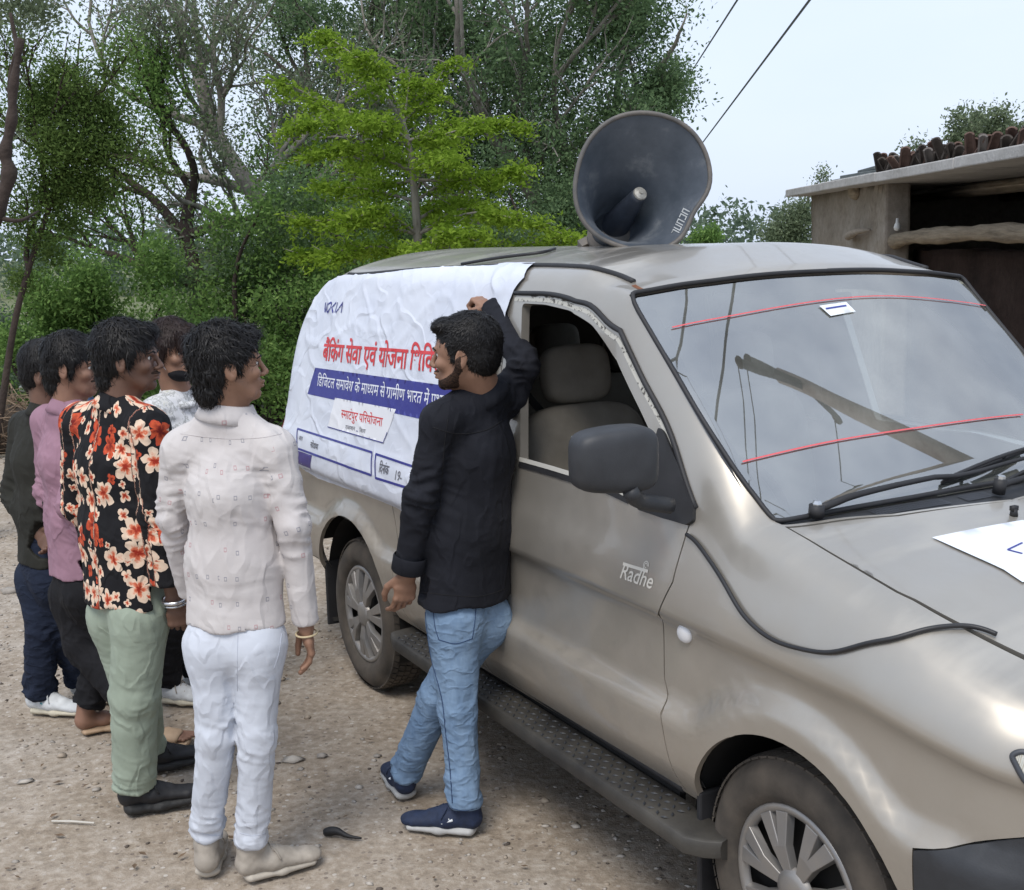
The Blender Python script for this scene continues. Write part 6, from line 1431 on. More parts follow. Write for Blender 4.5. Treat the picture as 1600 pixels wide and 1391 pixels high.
def shirt(p, J, mat, hem, seed, sleeve=('R', 'L'), wide=1.0, depth=1.0, amp=.006, uvseg=True, cuff=.034, collar=True, loose=1.0, h=.0062, collar_mat=None, hemcurve=.0, name='shirt', sleeve_r=1.0):
    """J: dict of joints. hem: height where it ends"""
    nk, hp = np.array(J['neck']), np.array(J['hip']); sl_, sr_ = np.array(J['shL']), np.array(J['shR']); lat = unit(sl_-sr_); hl_ = np.linalg.norm(sl_-sr_)/2
    mid = (sl_+sr_)/2; pts = np.array([v for kk, v in J.items() if kk in ('neck', 'hip', 'shL', 'shR', 'elL', 'elR', 'wrL', 'wrR')])
    s = SDF(pts.min(0)-.17, pts.max(0)+.17, h, .03)
    ch = mid+(hp-mid)*.22; wa = mid+(hp-mid)*.62; hb = hp+(hp-mid)*.12
    dp = unit(np.cross(lat, mid-hp)); 
    s.ecap(mid+(hp-mid)*.10, ch, ((hl_*.80)*wide, .088*depth), ((hl_*.90)*wide, .112*depth), lat, .04)
    s.ecap(ch, wa, ((hl_*.90)*wide, .110*depth), (.150*wide*loose, .098*depth*loose), lat, .05)
    s.ecap(wa, hb, (.150*wide*loose, .098*depth*loose), (.170*wide*loose, .112*depth*loose), lat, .05)
    s.cap(sl_+(mid-sl_)*.12, sr_+(mid-sr_)*.12, .052, .052, .05)
    s.cap(nk+(mid-nk)*.25, sl_, .058, .052, .05); s.cap(nk+(mid-nk)*.25, sr_, .058, .052, .05)
    segs = [(hb, nk, .15, dp, (0, 0))]
    hot = [(wa, .16, .5)]
    for sd_ in sleeve:
        S_, E_, W_ = (np.array(J[q+sd_]) for q in ('sh', 'el', 'wr')); r = sleeve_r
        s.cap(S_, E_, .060*r, .049*r, .03); s.cap(E_, W_, .047*r, cuff*r, .02)
        segs += [(S_, E_, .055, dp, (1.3 if sd_ == 'L' else 2.6, .4)), (E_, W_, .045, dp, (1.3 if sd_ == 'L' else 2.6, .4+np.linalg.norm(S_-E_)))]
        hot += [(E_, .10, 1.3), (S_*.7+ch*.3, .10, .8), (W_, .06, .6)]
        # sleeve ends in a flat cuff
        d_ = unit(W_-E_); sl2, X = s.region(W_-.09, W_+.09)
        if sl2 is not None:
            q = (X-W_)@d_; rad = np.linalg.norm((X-W_)-q[..., None]*d_, axis=-1); m_ = rad < .075; g = s.g[sl2]; g[m_] = np.maximum(g, q-.004)[m_]; s.g[sl2] = g
    sl2, X = s.region(s.lo, s.lo+s.n*s.h)
    zc = hem+hemcurve*np.cos(((X[..., :2]-hp[:2])@lat[:2])/.17*1.5)-hemcurve
    wob = .006*np.sin(X[..., 0]*40+seed)+.005*np.sin(X[..., 1]*33+seed*2)
    tors = (np.linalg.norm(X[..., :2]-hp[:2], axis=-1) < .235) & (X[..., 2] < hp[2]+.12)
    armm = np.zeros(X.shape[:3], bool)
    for sd_ in sleeve:
        for a, b in (('sh', 'el'), ('el', 'wr')):
            A_, B_ = np.array(J[a+sd_]), np.array(J[b+sd_]); ab = B_-A_; t = np.clip(((X-A_)@ab)/(ab@ab), 0, 1); armm |= np.linalg.norm(X-A_-t[..., None]*ab, axis=-1) < .054*sleeve_r
    m_ = tors & ~armm; s.g[m_] = np.maximum(s.g, (zc+wob-X[..., 2]))[m_]
    # neck hole
    s.cap(nk+np.array([0, 0, .015]), nk+np.array([0, 0, .12]), .052, .06, .006, 'carve')
    V, Fq = s.mesh(); V = wrinkle(V, Fq, amp, hot, seed)
    o = p.put(name, V, Fq, mat, uv=tube_uv(V, segs) if uvseg else None)
    if collar:
        upv = unit(J.get('headc', nk+np.array([0, 0, .1]))-nk); f = np.array([math.cos(J['az']), math.sin(J['az']), 0]); f = unit(f-upv*(f@upv)); l = np.cross(upv, f); mb = []
        n_ = 40; rings = []
        for (r, hgt_) in ((.064, -.022), (.063, .014), (.064, .030), (.070, .030), (.083, .000), (.092, -.018)):
            a = np.arange(n_)*2*math.pi/n_; open_ = np.exp(-(((a+math.pi) % (2*math.pi)-math.pi)/.5)**2)
            rr = r*(1+.10*np.cos(a)) ; hh = hgt_-.020*(np.cos(a)*.5+.5)-.03*open_*(hgt_ > 0)
            rings.append(nk+np.array([0, 0, -.002])+np.outer(rr*np.cos(a), f)+np.outer(rr*np.sin(a)*.98, l)+np.outer(hh, upv))
        Vc = np.concatenate(rings); Fc = [[i*n_+j, i*n_+(j+1) % n_, (i+1)*n_+(j+1) % n_, (i+1)*n_+j] for i in range(len(rings)-1) for j in range(n_)]
        oc = p.put('collar', Vc, Fc, collar_mat or mat, uv=np.stack([Vc[:, 0]*1.0+5, Vc[:, 2]], 1)); sm_ = oc.modifiers.new('thick', 'SOLIDIFY'); sm_.thickness = .003
    return o
def trousers(p, J, mat, seed, r=(.088, .066, .052), hem=None, amp=.006, top=None, h=.0062, cuffs=True, name='trousers'):
    hp = np.array(J['hip']); lat = unit(np.array(J['shL'])-np.array(J['shR'])); lat = unit(np.array([lat[0], lat[1], 0])); pts = np.array([J[k_] for k_ in ('hip', 'hpL', 'hpR', 'knL', 'knR', 'anL', 'anR')])
    s = SDF(pts.min(0)-.16, pts.max(0)+np.array([.16, .16, .2]), h, .03); hot = []
    s.ecap(hp+[0, 0, .10], hp+[0, 0, -.03], (.126, .085), (.138, .098), lat, .04)
    f = np.array([math.cos(J['az']), math.sin(J['az']), 0]); 
    for sd_ in 'LR':
        H_, K_, A_ = (np.array(J[q+sd_]) for q in ('hp', 'kn', 'an'))
        s.cap(H_-f*.012, K_, r[0], r[1], .022); s.cap(K_, A_, r[1], r[2], .02); s.ell(H_-f*.028+[0, 0, -.02], (.070, .070, .085), None, .05)
        hot += [(K_, .11, .9), (A_, .12, 1.6), (H_, .10, .6)]
    for sd_ in 'LR':
        K_, A_ = np.array(J['kn'+sd_]), np.array(J['an'+sd_]); d_ = unit(A_-K_); sl2, X = s.region(A_-.12, A_+.12); q = (X-A_)@d_; g = s.g[sl2]; rad = np.linalg.norm((X-A_)-q[..., None]*d_, axis=-1); m_ = rad < .085; g[m_] = np.maximum(g, q-.002)[m_]; s.g[sl2] = g
    if top: s.g = s.g
    V, Fq = s.mesh(); V = wrinkle(V, Fq, amp, hot, seed+11); o = p.put(name, V, Fq, mat)
    return o
def shoe(p, heel, toe, kind, mats, ankle=None, size=1.0):
    """heel and toe points on the ground"""
    heel = np.array(heel, float); toe = np.array(toe, float); f = unit(toe-heel); L_ = np.linalg.norm(toe-heel); upv = unit(np.array([0, 0, 1.0])-f*f[2]); l = np.cross(upv, f); A = np.stack([f, l, upv], 1)
    G_ = lambda x, y, z: heel+A@np.array([x*L_, y*size, z*size])
    name = 'shoe' if kind != 'slide' else 'slide_sandal'
    e = None
    def mk(fn, nm, mat, par=None, cut=None, noise_=0):
        s = SDF(np.minimum(heel, toe)-[.09, .09, .03], np.maximum(heel, toe)+[.09, .09, .19], .0042, .012); fn(s); V, Fq = s.mesh()
        if noise_: V = V+vnormals(V, Fq)*(vnoise(V*70)*noise_)[:, None]
        return p.put(nm, V, Fq, mat, par=par)
    def sole(s, th=.026, w=.042):
        s.ecap(G_(.16, 0, th*.55), G_(.52, .0, th*.5), (w*.86, th*.62), (w*.86, th*.5), l, .01); s.ecap(G_(.5, 0, th*.5), G_(.86, 0, th*.55), (w*.92, th*.5), (w*.86, th*.52), l, .02)
    if kind == 'slide':
        def ft(s):
            s.ecap(G_(.17, 0, .048), G_(.45, 0, .050), (.028, .026), (.032, .028), l, .01); s.ecap(G_(.45, 0, .046), G_(.78, 0, .034), (.034, .022), (.040, .013), l, .02)
            for i, y in enumerate((.028, .012, -.002, -.015, -.027)): s.cap(G_(.78, y, .034), G_(.97-.035*i, y*1.1, .030), .0095-.001*i if i else .013, .0075 if i else .011, .003)
            if ankle is not None: s.cap(G_(.16, 0, .06), ankle, .032, .036, .03)
        s = SDF(np.minimum(heel, toe)-[.09, .09, .03], np.maximum(heel, toe)+[.09, .09, .16], .0042, .012); ft(s); V, Fq = s.mesh(); p.add_body(V, Fq)
        so = mk(lambda s: sole(s, .024, .046), 'slide_sandal', mats[0])
        def strap(s): s.ecap(G_(.56, 0, .040), G_(.72, 0, .036), (.046, .030), (.048, .024), l, .01); s.ecap(G_(.40, 0, .03), G_(.9, 0, .03), (.037, .026), (.042, .016), l, .004, 'carve')
        mk(strap, 'strap', mats[0], so); return so
    th = {'chunky': .040, 'runner': .032, 'sneaker': .030}[kind]
    def upper(s):
        s.ecap(G_(.15, 0, th+.020), G_(.42, 0, th+.022), (.034, .034), (.037, .034), l, .02); s.ecap(G_(.42, 0, th+.016), G_(.80, 0, th+.004), (.039, .028), (.040, .022), l, .03); s.ell(G_(.88, .0, th+.002), (L_*.11, .034, .020), A, .02)
        s.ecap(G_(.17, 0, th+.03), G_(.20, 0, th+.076), (.034, .040), (.039, .046), l, .02); s.cap(G_(.36, 0, th+.045), G_(.62, 0, th+.024), .022, .018, .015)
        s.ell(G_(.20, 0, th+.100), (.040, .024, .030), A, .006, 'carve')
    if ankle is not None:
        s5 = SDF(np.minimum(np.array(ankle), heel)-.08, np.maximum(np.array(ankle), toe)+.08, .006, .02); s5.cap(np.array(ankle)+[0, 0, .03], G_(.21, 0, th+.05), .032, .031); V5, F5 = s5.mesh(); p.add_body(V5, F5)
    up_ = mk(upper, 'shoe', mats[0], noise_=.0012)
    so = mk(lambda s: sole(s, th, .045 if kind != 'chunky' else .049), 'sole', mats[1], up_, noise_=.0018 if kind == 'chunky' else .0008)
    mb = MB()
    for i in range(5):
        x = .38+.075*i; z = th+.066-.0105*i; mb.tube(crspline(np.array([G_(x, .026, z-.014), G_(x+.02, 0, z+.006), G_(x+.04, -.026, z-.014)]), 4), .0028, 5)
    mb.tube(crspline(np.array([G_(.40, .0, th+.06), G_(.42, .035, th+.055), G_(.46, .045, th+.03)]), 4), .0025, 5); mb.tube(crspline(np.array([G_(.40, .0, th+.06), G_(.44, -.035, th+.055), G_(.48, -.045, th+.03)]), 4), .0025, 5)
    p.put('laces', np.concatenate(mb.V), mb.F, mats[2] if len(mats) > 2 else mats[0], par=up_)
    if len(mats) > 3:
        for y in (.0405, -.0405):
            mb = MB(); mb.tube(np.array([G_(.33, y*.95, th+.028), G_(.46, y*1.03, th+.014)]), [.0045, .0035], 6); mb.tube(np.array([G_(.37, y*.93, th+.032), G_(.41, y, th+.012)]), [.004, .003], 6); p.put('side_flash', np.concatenate(mb.V), mb.F, mats[3], par=up_)
    return up_
def body_core(p, J):
    """the torso and limbs under the clothes, one surface"""
    nk, hp = np.array(J['neck']), np.array(J['hip']); sl_, sr_ = np.array(J['shL']), np.array(J['shR']); mid = (sl_+sr_)/2; lat = unit(sl_-sr_)
    pts = np.array([v for k_, v in J.items() if isinstance(v, np.ndarray) and v.shape == (3,)]); s = SDF(pts.min(0)-.13, pts.max(0)+.05, .012, .03)
    s.ecap(mid, hp, (.13, .07), (.11, .07), lat, .04); s.cap(nk, mid, .045, .05, .03); s.cap(sl_, sr_, .03, .03)
    for sd_ in 'LR':
        s.cap(J['sh'+sd_], J['el'+sd_], .030, .024); s.cap(J['el'+sd_], J['wr'+sd_], .024, .018); s.cap(J['hp'+sd_], J['kn'+sd_], .06, .045); s.cap(J['kn'+sd_], J['an'+sd_], .042, .030)
    V, Fq = s.mesh(); p.add_body(V, Fq)
def joints(Y, az, head_px, neck, shL, shR, elL, elR, wrL, wrR, hip, hpL, hpR, knL, knR, anL, anR):
    """each: (px, py, dY) at distance Y + dY"""
    J = {}; 
    for k_, v in dict(headc=head_px, neck=neck, shL=shL, shR=shR, elL=elL, elR=elR, wrL=wrL, wrR=wrR, hip=hip, hpL=hpL, hpR=hpR, knL=knL, knR=knR, anL=anL, anR=anR).items(): J[k_] = at(v[0], v[1], Y+v[2])
    J['az'] = az; return J
def bangle(p, c, ax, r, t, mat, name='bangle'):
    ax = unit(ax); x = unit(np.cross(ax, [0.3, .2, 1])); y = np.cross(ax, x); a = np.linspace(0, 2*math.pi, 33); P = np.array(c)+r*(np.outer(np.cos(a), x)+np.outer(np.sin(a), y)); mb = MB().tube(P, t, 8, False); return p.put(name, np.concatenate(mb.V), mb.F, mat)

def foot(J, side, heel, toe, L_=.28, z=.105, lift=0.0):
    """put a foot on the ground: fixes the trouser end above it"""
    heel = np.array(heel, float); f = unit(np.array(toe, float)-heel); J['heel'+side] = heel+[0, 0, lift]; J['toe'+side] = heel+f*L_; J['an'+side] = heel+f*L_*.22+[0, 0, z+lift]
def shoes(p, J, kind, mats, sides='LR'):
    for q_ in sides: shoe(p, J['heel'+q_], J['toe'+q_], kind, mats, J['an'+q_]-np.array([0, 0, .0]))

def seam(p, obj, px, r, mat, name='seam', push=.0):
    """stitched line lying on a garment"""
    me = obj.data; vs = [Vector(v.co)+Vector(p.o) for v in me.vertices]; bv = BVHTree.FromPolygons(vs, [tuple(q.vertices) for q in me.polygons]); out = []
    for a, b in crspline(np.array(px, float), 10):
        h = bv.ray_cast(Vector(CAMP), Vector(ray(a, b)).normalized())
        if h[0] is not None: out.append(np.array(h[0])+np.array(h[1])*push)
    if len(out) < 3: return
    Q = np.array(out); Q[1:-1] = .25*Q[:-2]+.5*Q[1:-1]+.25*Q[2:]
    mb = MB().tube(Q, r, 5); return p.put(name, np.concatenate(mb.V), mb.F, mat, par=obj)
# ---- cloth with print
def floral():
    m = M('floral_cloth', (.012, .012, .014), .85, 0, .25)
    tc = m.N('ShaderNodeTexCoord'); 
    def layer(scale, off, rmin, rmax, petals):
        mp = m.N('ShaderNodeMapping'); mp.inputs['Location'].default_value = off; mp.inputs['Scale'].default_value = (scale, scale, 1); m.L(tc.outputs['UV'], mp.inputs[0])
        wn = m.N('ShaderNodeTexNoise'); wn.inputs['Scale'].default_value = 3.0; m.L(mp.outputs[0], wn.inputs['Vector'])
        wv = m.N('ShaderNodeVectorMath'); wv.operation = 'MULTIPLY_ADD'; m.L(wn.outputs['Color'], wv.inputs[0]); wv.inputs[1].default_value = (.22, .22, 0); m.L(mp.outputs[0], wv.inputs[2])
        vo = m.N('ShaderNodeTexVoronoi'); vo.voronoi_dimensions = '2D'; vo.inputs['Scale'].default_value = 1; vo.inputs['Randomness'].default_value = .75; m.L(wv.outputs[0], vo.inputs['Vector'])
        d = m.N('ShaderNodeVectorMath'); d.operation = 'SUBTRACT'; m.L(wv.outputs[0], d.inputs[0]); m.L(vo.outputs['Position'], d.inputs[1])
        sp = m.N('ShaderNodeSeparateXYZ'); m.L(d.outputs[0], sp.inputs[0]); cs = m.N('ShaderNodeSeparateColor'); m.L(vo.outputs['Color'], cs.inputs[0])
        ang = m.math('ARCTAN2', sp.outputs[1], sp.outputs[0]); ang = m.math('ADD', ang, m.math('MULTIPLY', cs.outputs[0], 6.28))
        r = vo.outputs['Distance']; lob = m.math('ABSOLUTE', m.math('COSINE', m.math('MULTIPLY', ang, petals/2)))
        lob = m.math('POWER', lob, .55)
        rad = m.math('MULTIPLY', m.math('ADD', rmin, m.math('MULTIPLY', cs.outputs[1], rmax-rmin)), m.math('ADD', .35, m.math('MULTIPLY', lob, .65)))
        rad = m.math('MULTIPLY', rad, m.math('GREATER_THAN', cs.outputs[2], .22))
        q = m.math('DIVIDE', r, m.math('ADD', rad, .001)); mask = m.math('LESS_THAN', q, 1.0)
        streak = m.noise(38, 3, .7, co=tc.outputs['UV']); qq = m.math('ADD', q, m.math('MULTIPLY', m.math('SUBTRACT', streak, .5), 1.3))
        light = m.ramp(qq, [(.12, (.30, .025, .012)), (.38, (.62, .16, .08)), (.62, (.74, .56, .42)), (1.0, (.70, .55, .42))])
        dark = m.ramp(qq, [(.2, (.16, .015, .012)), (.7, (.55, .09, .035)), (1, (.45, .06, .03))])
        col = m.mix(m.math('GREATER_THAN', cs.outputs[0], .80), light, dark)
        return mask, col
    m1, c1 = layer(10.2, (0, 0, 0), .36, .58, 5); m2, c2 = layer(15.5, (3.3, 1.7, 0), .20, .42, 4)
    base = m.mix(m2, (.010, .010, .012, 1), c2); base = m.mix(m1, base, c1); m.base(base); creases(m, 5.5, .5, .010, (1, 1, .55)); return m.m
def squares():
    m = M('printed_cotton', (.60, .55, .55), .85, 0, .25); tc = m.N('ShaderNodeTexCoord'); mp = m.N('ShaderNodeMapping'); mp.inputs['Scale'].default_value = (17, 13, 1); m.L(tc.outputs['UV'], mp.inputs[0])
    vo = m.N('ShaderNodeTexVoronoi'); vo.voronoi_dimensions = '2D'; vo.inputs['Scale'].default_value = 1; vo.inputs['Randomness'].default_value = .35; m.L(mp.outputs[0], vo.inputs['Vector'])
    d = m.N('ShaderNodeVectorMath'); d.operation = 'SUBTRACT'; m.L(mp.outputs[0], d.inputs[0]); m.L(vo.outputs['Position'], d.inputs[1]); ab = m.N('ShaderNodeVectorMath'); ab.operation = 'ABSOLUTE'; m.L(d.outputs[0], ab.inputs[0]); sp = m.N('ShaderNodeSeparateXYZ'); m.L(ab.outputs[0], sp.inputs[0])
    mx = m.math('MAXIMUM', m.math('MULTIPLY', sp.outputs[0], .76), sp.outputs[1]); ring = m.math('MULTIPLY', m.math('LESS_THAN', mx, .085), m.math('GREATER_THAN', mx, .050))
    cs = m.N('ShaderNodeSeparateColor'); m.L(vo.outputs['Color'], cs.inputs[0]); ring = m.math('MULTIPLY', ring, m.math('GREATER_THAN', cs.outputs[1], .3)); ring = m.math('MULTIPLY', ring, .62)
    inkc = m.ramp(cs.outputs[0], [(.55, (.13, .14, .19)), (.62, (.40, .16, .18))])
    bs = m.ramp(m.noise(4, 4), [(.3, (.52, .485, .475)), (.7, (.59, .56, .545))]); m.base(m.mix(ring, bs, inkc)); m.bump(m.noise(700, 2), .15, .0008); m.bump(m.noise(22, 5, .62), .3, .006); creases(m, 5.0, .38, .008, (1, 1, .5)); return m.m
def leafy():
    m = M('pale_leaf_print', (.6, .6, .6), .85, 0, .25); n = m.noise(13, 5, .7, st=(1, 1.6, .8)); m.base(m.ramp(n, [(.44, (.66, .67, .68)), (.50, (.33, .34, .33)), (.53, (.64, .65, .66)), (.62, (.50, .50, .42))])); m.bump(m.noise(26, 4), .3, .006); return m.m
def denim(name, col, tint):
    m = M(name, col, .9, 0, .2); a = m.noise(4, 5, .6); b = m.noise(40, 5, .7, st=(1, 1, .3)); m.base(m.ramp(m.mix(.4, a, b), [(.32, col), (.68, tint)])); m.bump(m.noise(500, 2, st=(1, 1, .5)), .25, .001); m.bump(m.noise(24, 4, .6, st=(1, 1, 1.8)), .3, .006); creases(m, 6, .35, .008, (1, 1, 1.6)); return m.m
C_BLK = cloth('black_cotton', (.011, .012, .017), .3); C_OLV = cloth('charcoal_olive_cotton', (.022, .022, .018), .25); C_MAU = cloth('mauve_cotton', (.30, .175, .225), .12)
C_GRN = cloth('sage_cotton', (.30, .35, .28), .10); C_WHT = cloth('white_denim', (.56, .59, .65), .06); C_TRB = cloth('black_trouser', (.009, .009, .011), .3)
C_NAV = denim('navy_denim', (.010, .014, .028), (.020, .028, .05)); C_JEA = denim('light_blue_denim', (.11, .18, .29), (.24, .34, .47)); C_JE2 = denim('mid_blue_denim', (.05, .09, .16), (.10, .15, .25))
S_BLK = varied('shoe_black', (.012, .012, .014), .6, .4, 30); S_BLS = varied('sole_black', (.022, .022, .022), .7, .3, 30); S_WHT = varied('shoe_white', (.55, .57, .58), .6, .15, 30); S_CRM = varied('sole_cream', (.50, .46, .36), .7, .15, 30)
S_TEA = M('teal_flash', (.08, .35, .38), .5).m; S_NAV = varied('shoe_navy', (.012, .022, .055), .75, .35, 40, 300, .4, .002); S_GRY = varied('sole_grey', (.42, .42, .41), .7, .15, 20); S_TAN = varied('slide_tan', (.40, .28, .18), .7, .15, 20)
S_BGE = varied('shoe_beige', (.36, .32, .27), .75, .2, 30); S_BGS = varied('sole_beige', (.42, .38, .32), .75, .2, 20); M_SIL = M('silver', (.65, .65, .66), .25, .95).m; M_STR = M('bracelet_string', (.55, .45, .28), .7).m
ga = ground_at
def hemz(px, py, Y): return at(px, py, Y)[2]

# ---- 1: pale printed shirt, white trousers, back to the viewer
Y = 3.47; p = Person('young man in pale square-print shirt and white trousers standing with his back to us', ga(355, 1372), R(70), M_SKIN1)
J = joints(Y, R(75), (357, 571, 0), (354, 640, .02), (284, 703, .04), (430, 703, .0), (268, 805, .06), (459, 820, -.03), (298, 925, .17), (477, 972, .0), (370, 985, 0), (337, 1000, .01), (407, 1000, -.01), (338, 1150, -.02), (402, 1150, -.03), (331, 1303, .02), (392, 1306, .03))
foot(J, 'L', ga(322, 1380), ga(336, 1330), .275, .135); foot(J, 'R', ga(368, 1380), ga(474, 1352), .275, .125)
body_core(p, J)
head(p, J['headc'], R(22), -.02, 0, .97, J['neck'], dict(vol=.75, back=-8.0, fringe=5.6, side=-1.4, n=3200, len=.022, tuft=1.5, lift=.7, sweep=(.1, 0, -.2)), M_HAIRB, seed=5)
sh = shirt(p, J, squares(), hemz(365, 974, Y), 1, wide=.93, amp=.0045, cuff=.043, loose=.97, sleeve_r=.92)
tr = trousers(p, J, C_WHT, 1, (.076, .054, .048), amp=.0032)
M_SPK = M('stitch_pale', (.47, .435, .43), .9).m; M_SWH = M('stitch_white', (.46, .49, .56), .9).m
seam(p, sh, [(282, 678), (320, 683), (365, 686), (410, 684), (440, 678)], .0012, M_SPK);
seam(p, tr, [(372, 985), (371, 1030), (371, 1080)], .0011, M_SWH); seam(p, tr, [(440, 990), (436, 1020), (428, 1045)], .0014, M_SWH); seam(p, tr, [(312, 1302), (335, 1306), (355, 1303)], .0012, M_SWH); seam(p, tr, [(375, 1302), (395, 1306), (415, 1303)], .0012, M_SWH)
hd = unit(np.array(J['wrR'])-J['elR']); hand(p, J['wrR']+hd*.015, hd+np.array([.06, .0, 0]), (-.85, -.2, 0), -1, .5, .96, elbow=J['elR'])
bangle(p, J['wrR']+hd*.035, hd, .031, .0032, M_STR, 'bracelet')
hd = unit(np.array(J['wrL'])-J['elL']); hand(p, J['wrL'], hd, (.8, 0, 0), 1, .7, .96, elbow=J['elL'])
shoes(p, J, 'sneaker', [S_BGE, S_BGS, S_BGE])
p.finish()

# ---- 2: black shirt, blue jeans, arm raised to the banner
Y = 3.85; hb_ = v2w(surf(*PX(736, 455), .016)); p = Person('bearded man in black shirt and light blue jeans pressing the banner against the van', ga(700, 1305), R(140), M_SKIN1)
J = joints(Y, R(138), (727, 553, -.05), (754, 612, 0), (688, 662, -.10), (792, 618, .13), (657, 775, -.13), (820, 572, .11), (637, 893, -.10), (770, 482, .36), (726, 940, 0), (704, 965, -.05), (752, 960, .05), (716, 1110, -.09), (684, 1092, .06), (727, 1250, -.10), (641, 1200, .06))
foot(J, 'L', ga(757, 1304), ga(616, 1292), .285, .105); foot(J, 'R', ga(640, 1258), ga(640, 1258)+np.array([-.28, .75, 0]), .28, .085, .006)
body_core(p, J)
head(p, J['headc'], R(166), .04, 0, 1.03, J['neck'], dict(vol=.55, back=-5.2, fringe=5.0, side=-1.2, n=3000, len=.013, tuft=.6, lift=.5, quiff=1, sweep=(.5, 0, .0)), M_HAIRB, beard=1, seed=8)
sh = shirt(p, J, C_BLK, hemz(722, 936, Y), 2, wide=.98, amp=.0055, cuff=.044, loose=1.08, depth=1.08, sleeve_r=.98)
for q_ in 'L':
    d_ = unit(np.array(J['wr'+q_])-J['el'+q_]); MBc = MB().tube(np.array([J['wr'+q_]-d_*.055, J['wr'+q_]-d_*.05, J['wr'+q_]-d_*.005, J['wr'+q_]]), [.050, .0535, .0535, .050], 24, False); p.put('rolled_cuff', np.concatenate(MBc.V), MBc.F, C_BLK)
tr = trousers(p, J, C_JEA, 2, (.085, .061, .052), amp=.004)
M_STI = M('seam_navy', (.03, .06, .13), .9).m
hd = unit(np.array(J['wrL'])-J['elL']); hand(p, J['wrL']+hd*.01, hd+np.array([0, 0, -.1]), (-.5, .9, 0), 1, .62, 1.0, elbow=J['elL'])
fd_ = unit(hb_+np.array([-.03, .0, .01])-J['wrR']); hand(p, J['wrR'], fd_, (-.2, .3, -.9), -1, .9, .98, elbow=J['elR'], fist=True)
seam(p, tr, [(664, 950), (672, 1020), (690, 1090), (697, 1150), (703, 1200), (707, 1255)], .0022, M_STI)
seam(p, tr, [(676, 945), (680, 980), (686, 1000)], .0018, M_STI); seam(p, tr, [(686, 1000), (712, 1006), (738, 998)], .0018, M_STI); seam(p, tr, [(738, 998), (742, 970), (744, 945)], .0018, M_STI); seam(p, tr, [(702, 1262), (725, 1267), (748, 1262)], .0016, M_STI)
M_SBK = M('stitch_black', (.004, .004, .006), .9).m
seam(p, sh, [(676, 668), (715, 678), (760, 672), (795, 650)], .0018, M_SBK); seam(p, sh, [(700, 655), (694, 700), (690, 760), (688, 800)], .0018, M_SBK); seam(p, sh, [(655, 925), (700, 930), (750, 932), (790, 920)], .0016, M_SBK)
shoes(p, J, 'runner', [S_NAV, S_GRY, S_NAV, M_WHITE])
p.finish()

# ---- 3: floral shirt, sage trousers
Y = 3.96; p = Person('man in black shirt with cream and orange flowers, pale green trousers and a silver bangle', ga(230, 1262), R(30), M_SKIN2)
J = joints(Y, R(42), (200, 560, 0), (186, 630, .0), (126, 662, .10), (232, 668, -.10), (122, 790, .14), (251, 800, -.13), (190, 880, .26), (268, 905, -.10), (205, 930, 0), (188, 955, .06), (226, 955, -.05), (214, 1085, .10), (210, 1090, -.05), (228, 1195, .20), (212, 1222, -.03))
foot(J, 'R', ga(183, 1274), ga(300, 1254), .29, .10); foot(J, 'L', ga(205, 1212), ga(285, 1196), .29, .10)
body_core(p, J)
head(p, J['headc'], R(4), .02, 0, .98, J['neck'], dict(vol=.9, back=-7.6, fringe=5.4, side=-1.8, n=3000, len=.026, tuft=1.2, lift=.5, quiff=1, sweep=(.1, 0, -.35)), M_HAIRB, seed=12, beard=2)
shirt(p, J, floral(), hemz(200, 938, Y), 3, wide=1.0, amp=.0055, cuff=.056, loose=1.14, sleeve_r=1.14, collar=True)
trousers(p, J, C_GRN, 3, (.094, .078, .068), amp=.0045)
hd = unit(np.array(J['wrR'])-J['elR']); W_ = J['wrR']+hd*.075; hand(p, W_, hd+np.array([.05, 0, 0]), (-.3, .9, 0), -1, 1.1, .98, elbow=J['elR'])
bangle(p, W_-hd*.005+[0, 0, .0], hd, .040, .0075, M_SIL); bangle(p, W_+hd*.008, hd, .039, .004, M_SIL)
hd = unit(np.array(J['wrL'])-J['elL']); hand(p, J['wrL'], hd, (0, -1, 0), 1, .7, .96, elbow=J['elL'])
shoes(p, J, 'chunky', [S_BLK, S_BLS, S_BLK])
p.finish()

# ---- 4: mauve shirt
Y = 4.66; p = Person('man in plain mauve shirt, black trousers and tan slides, second from the left', ga(150, 1145), R(30), M_SKIN3)
J = joints(Y, R(40), (114, 573, 0), (108, 636, 0), (76, 660, .12), (140, 665, -.10), (78, 770, .10), (112, 790, -.14), (118, 860, .12), (150, 862, -.10), (128, 905, 0), (120, 925, .05), (146, 925, -.04), (130, 1010, .0), (172, 1012, .02), (133, 1095, .0), (208, 1105, -.04))
foot(J, 'R', ga(115, 1150), ga(178, 1137), .27, .125); foot(J, 'L', ga(200, 1166), ga(275, 1164), .27, .125)
body_core(p, J)
head(p, J['headc'], R(-2), .08, 0, 1.02, J['neck'], dict(vol=1.0, back=-7.6, fringe=4.8, side=-2.8, n=2400, len=.024, tuft=1.0, lift=.4, sweep=(.1, 0, -.6)), M_HAIRB, seed=15, beard=2)
shirt(p, J, C_MAU, hemz(120, 897, Y), 4, amp=.005, cuff=.043, loose=1.0, sleeve_r=1.0, wide=.95)
trousers(p, J, C_TRB, 4, (.090, .072, .064), amp=.005)
for q_ in 'LR':
    hd = unit(np.array(J['wr'+q_])-J['el'+q_]); hand(p, J['wr'+q_], hd, (0, -1, 0) if q_ == 'L' else (0, 1, 0), 1 if q_ == 'L' else -1, .6, .96, elbow=J['el'+q_])
shoes(p, J, 'slide', [S_TAN])
p.finish()

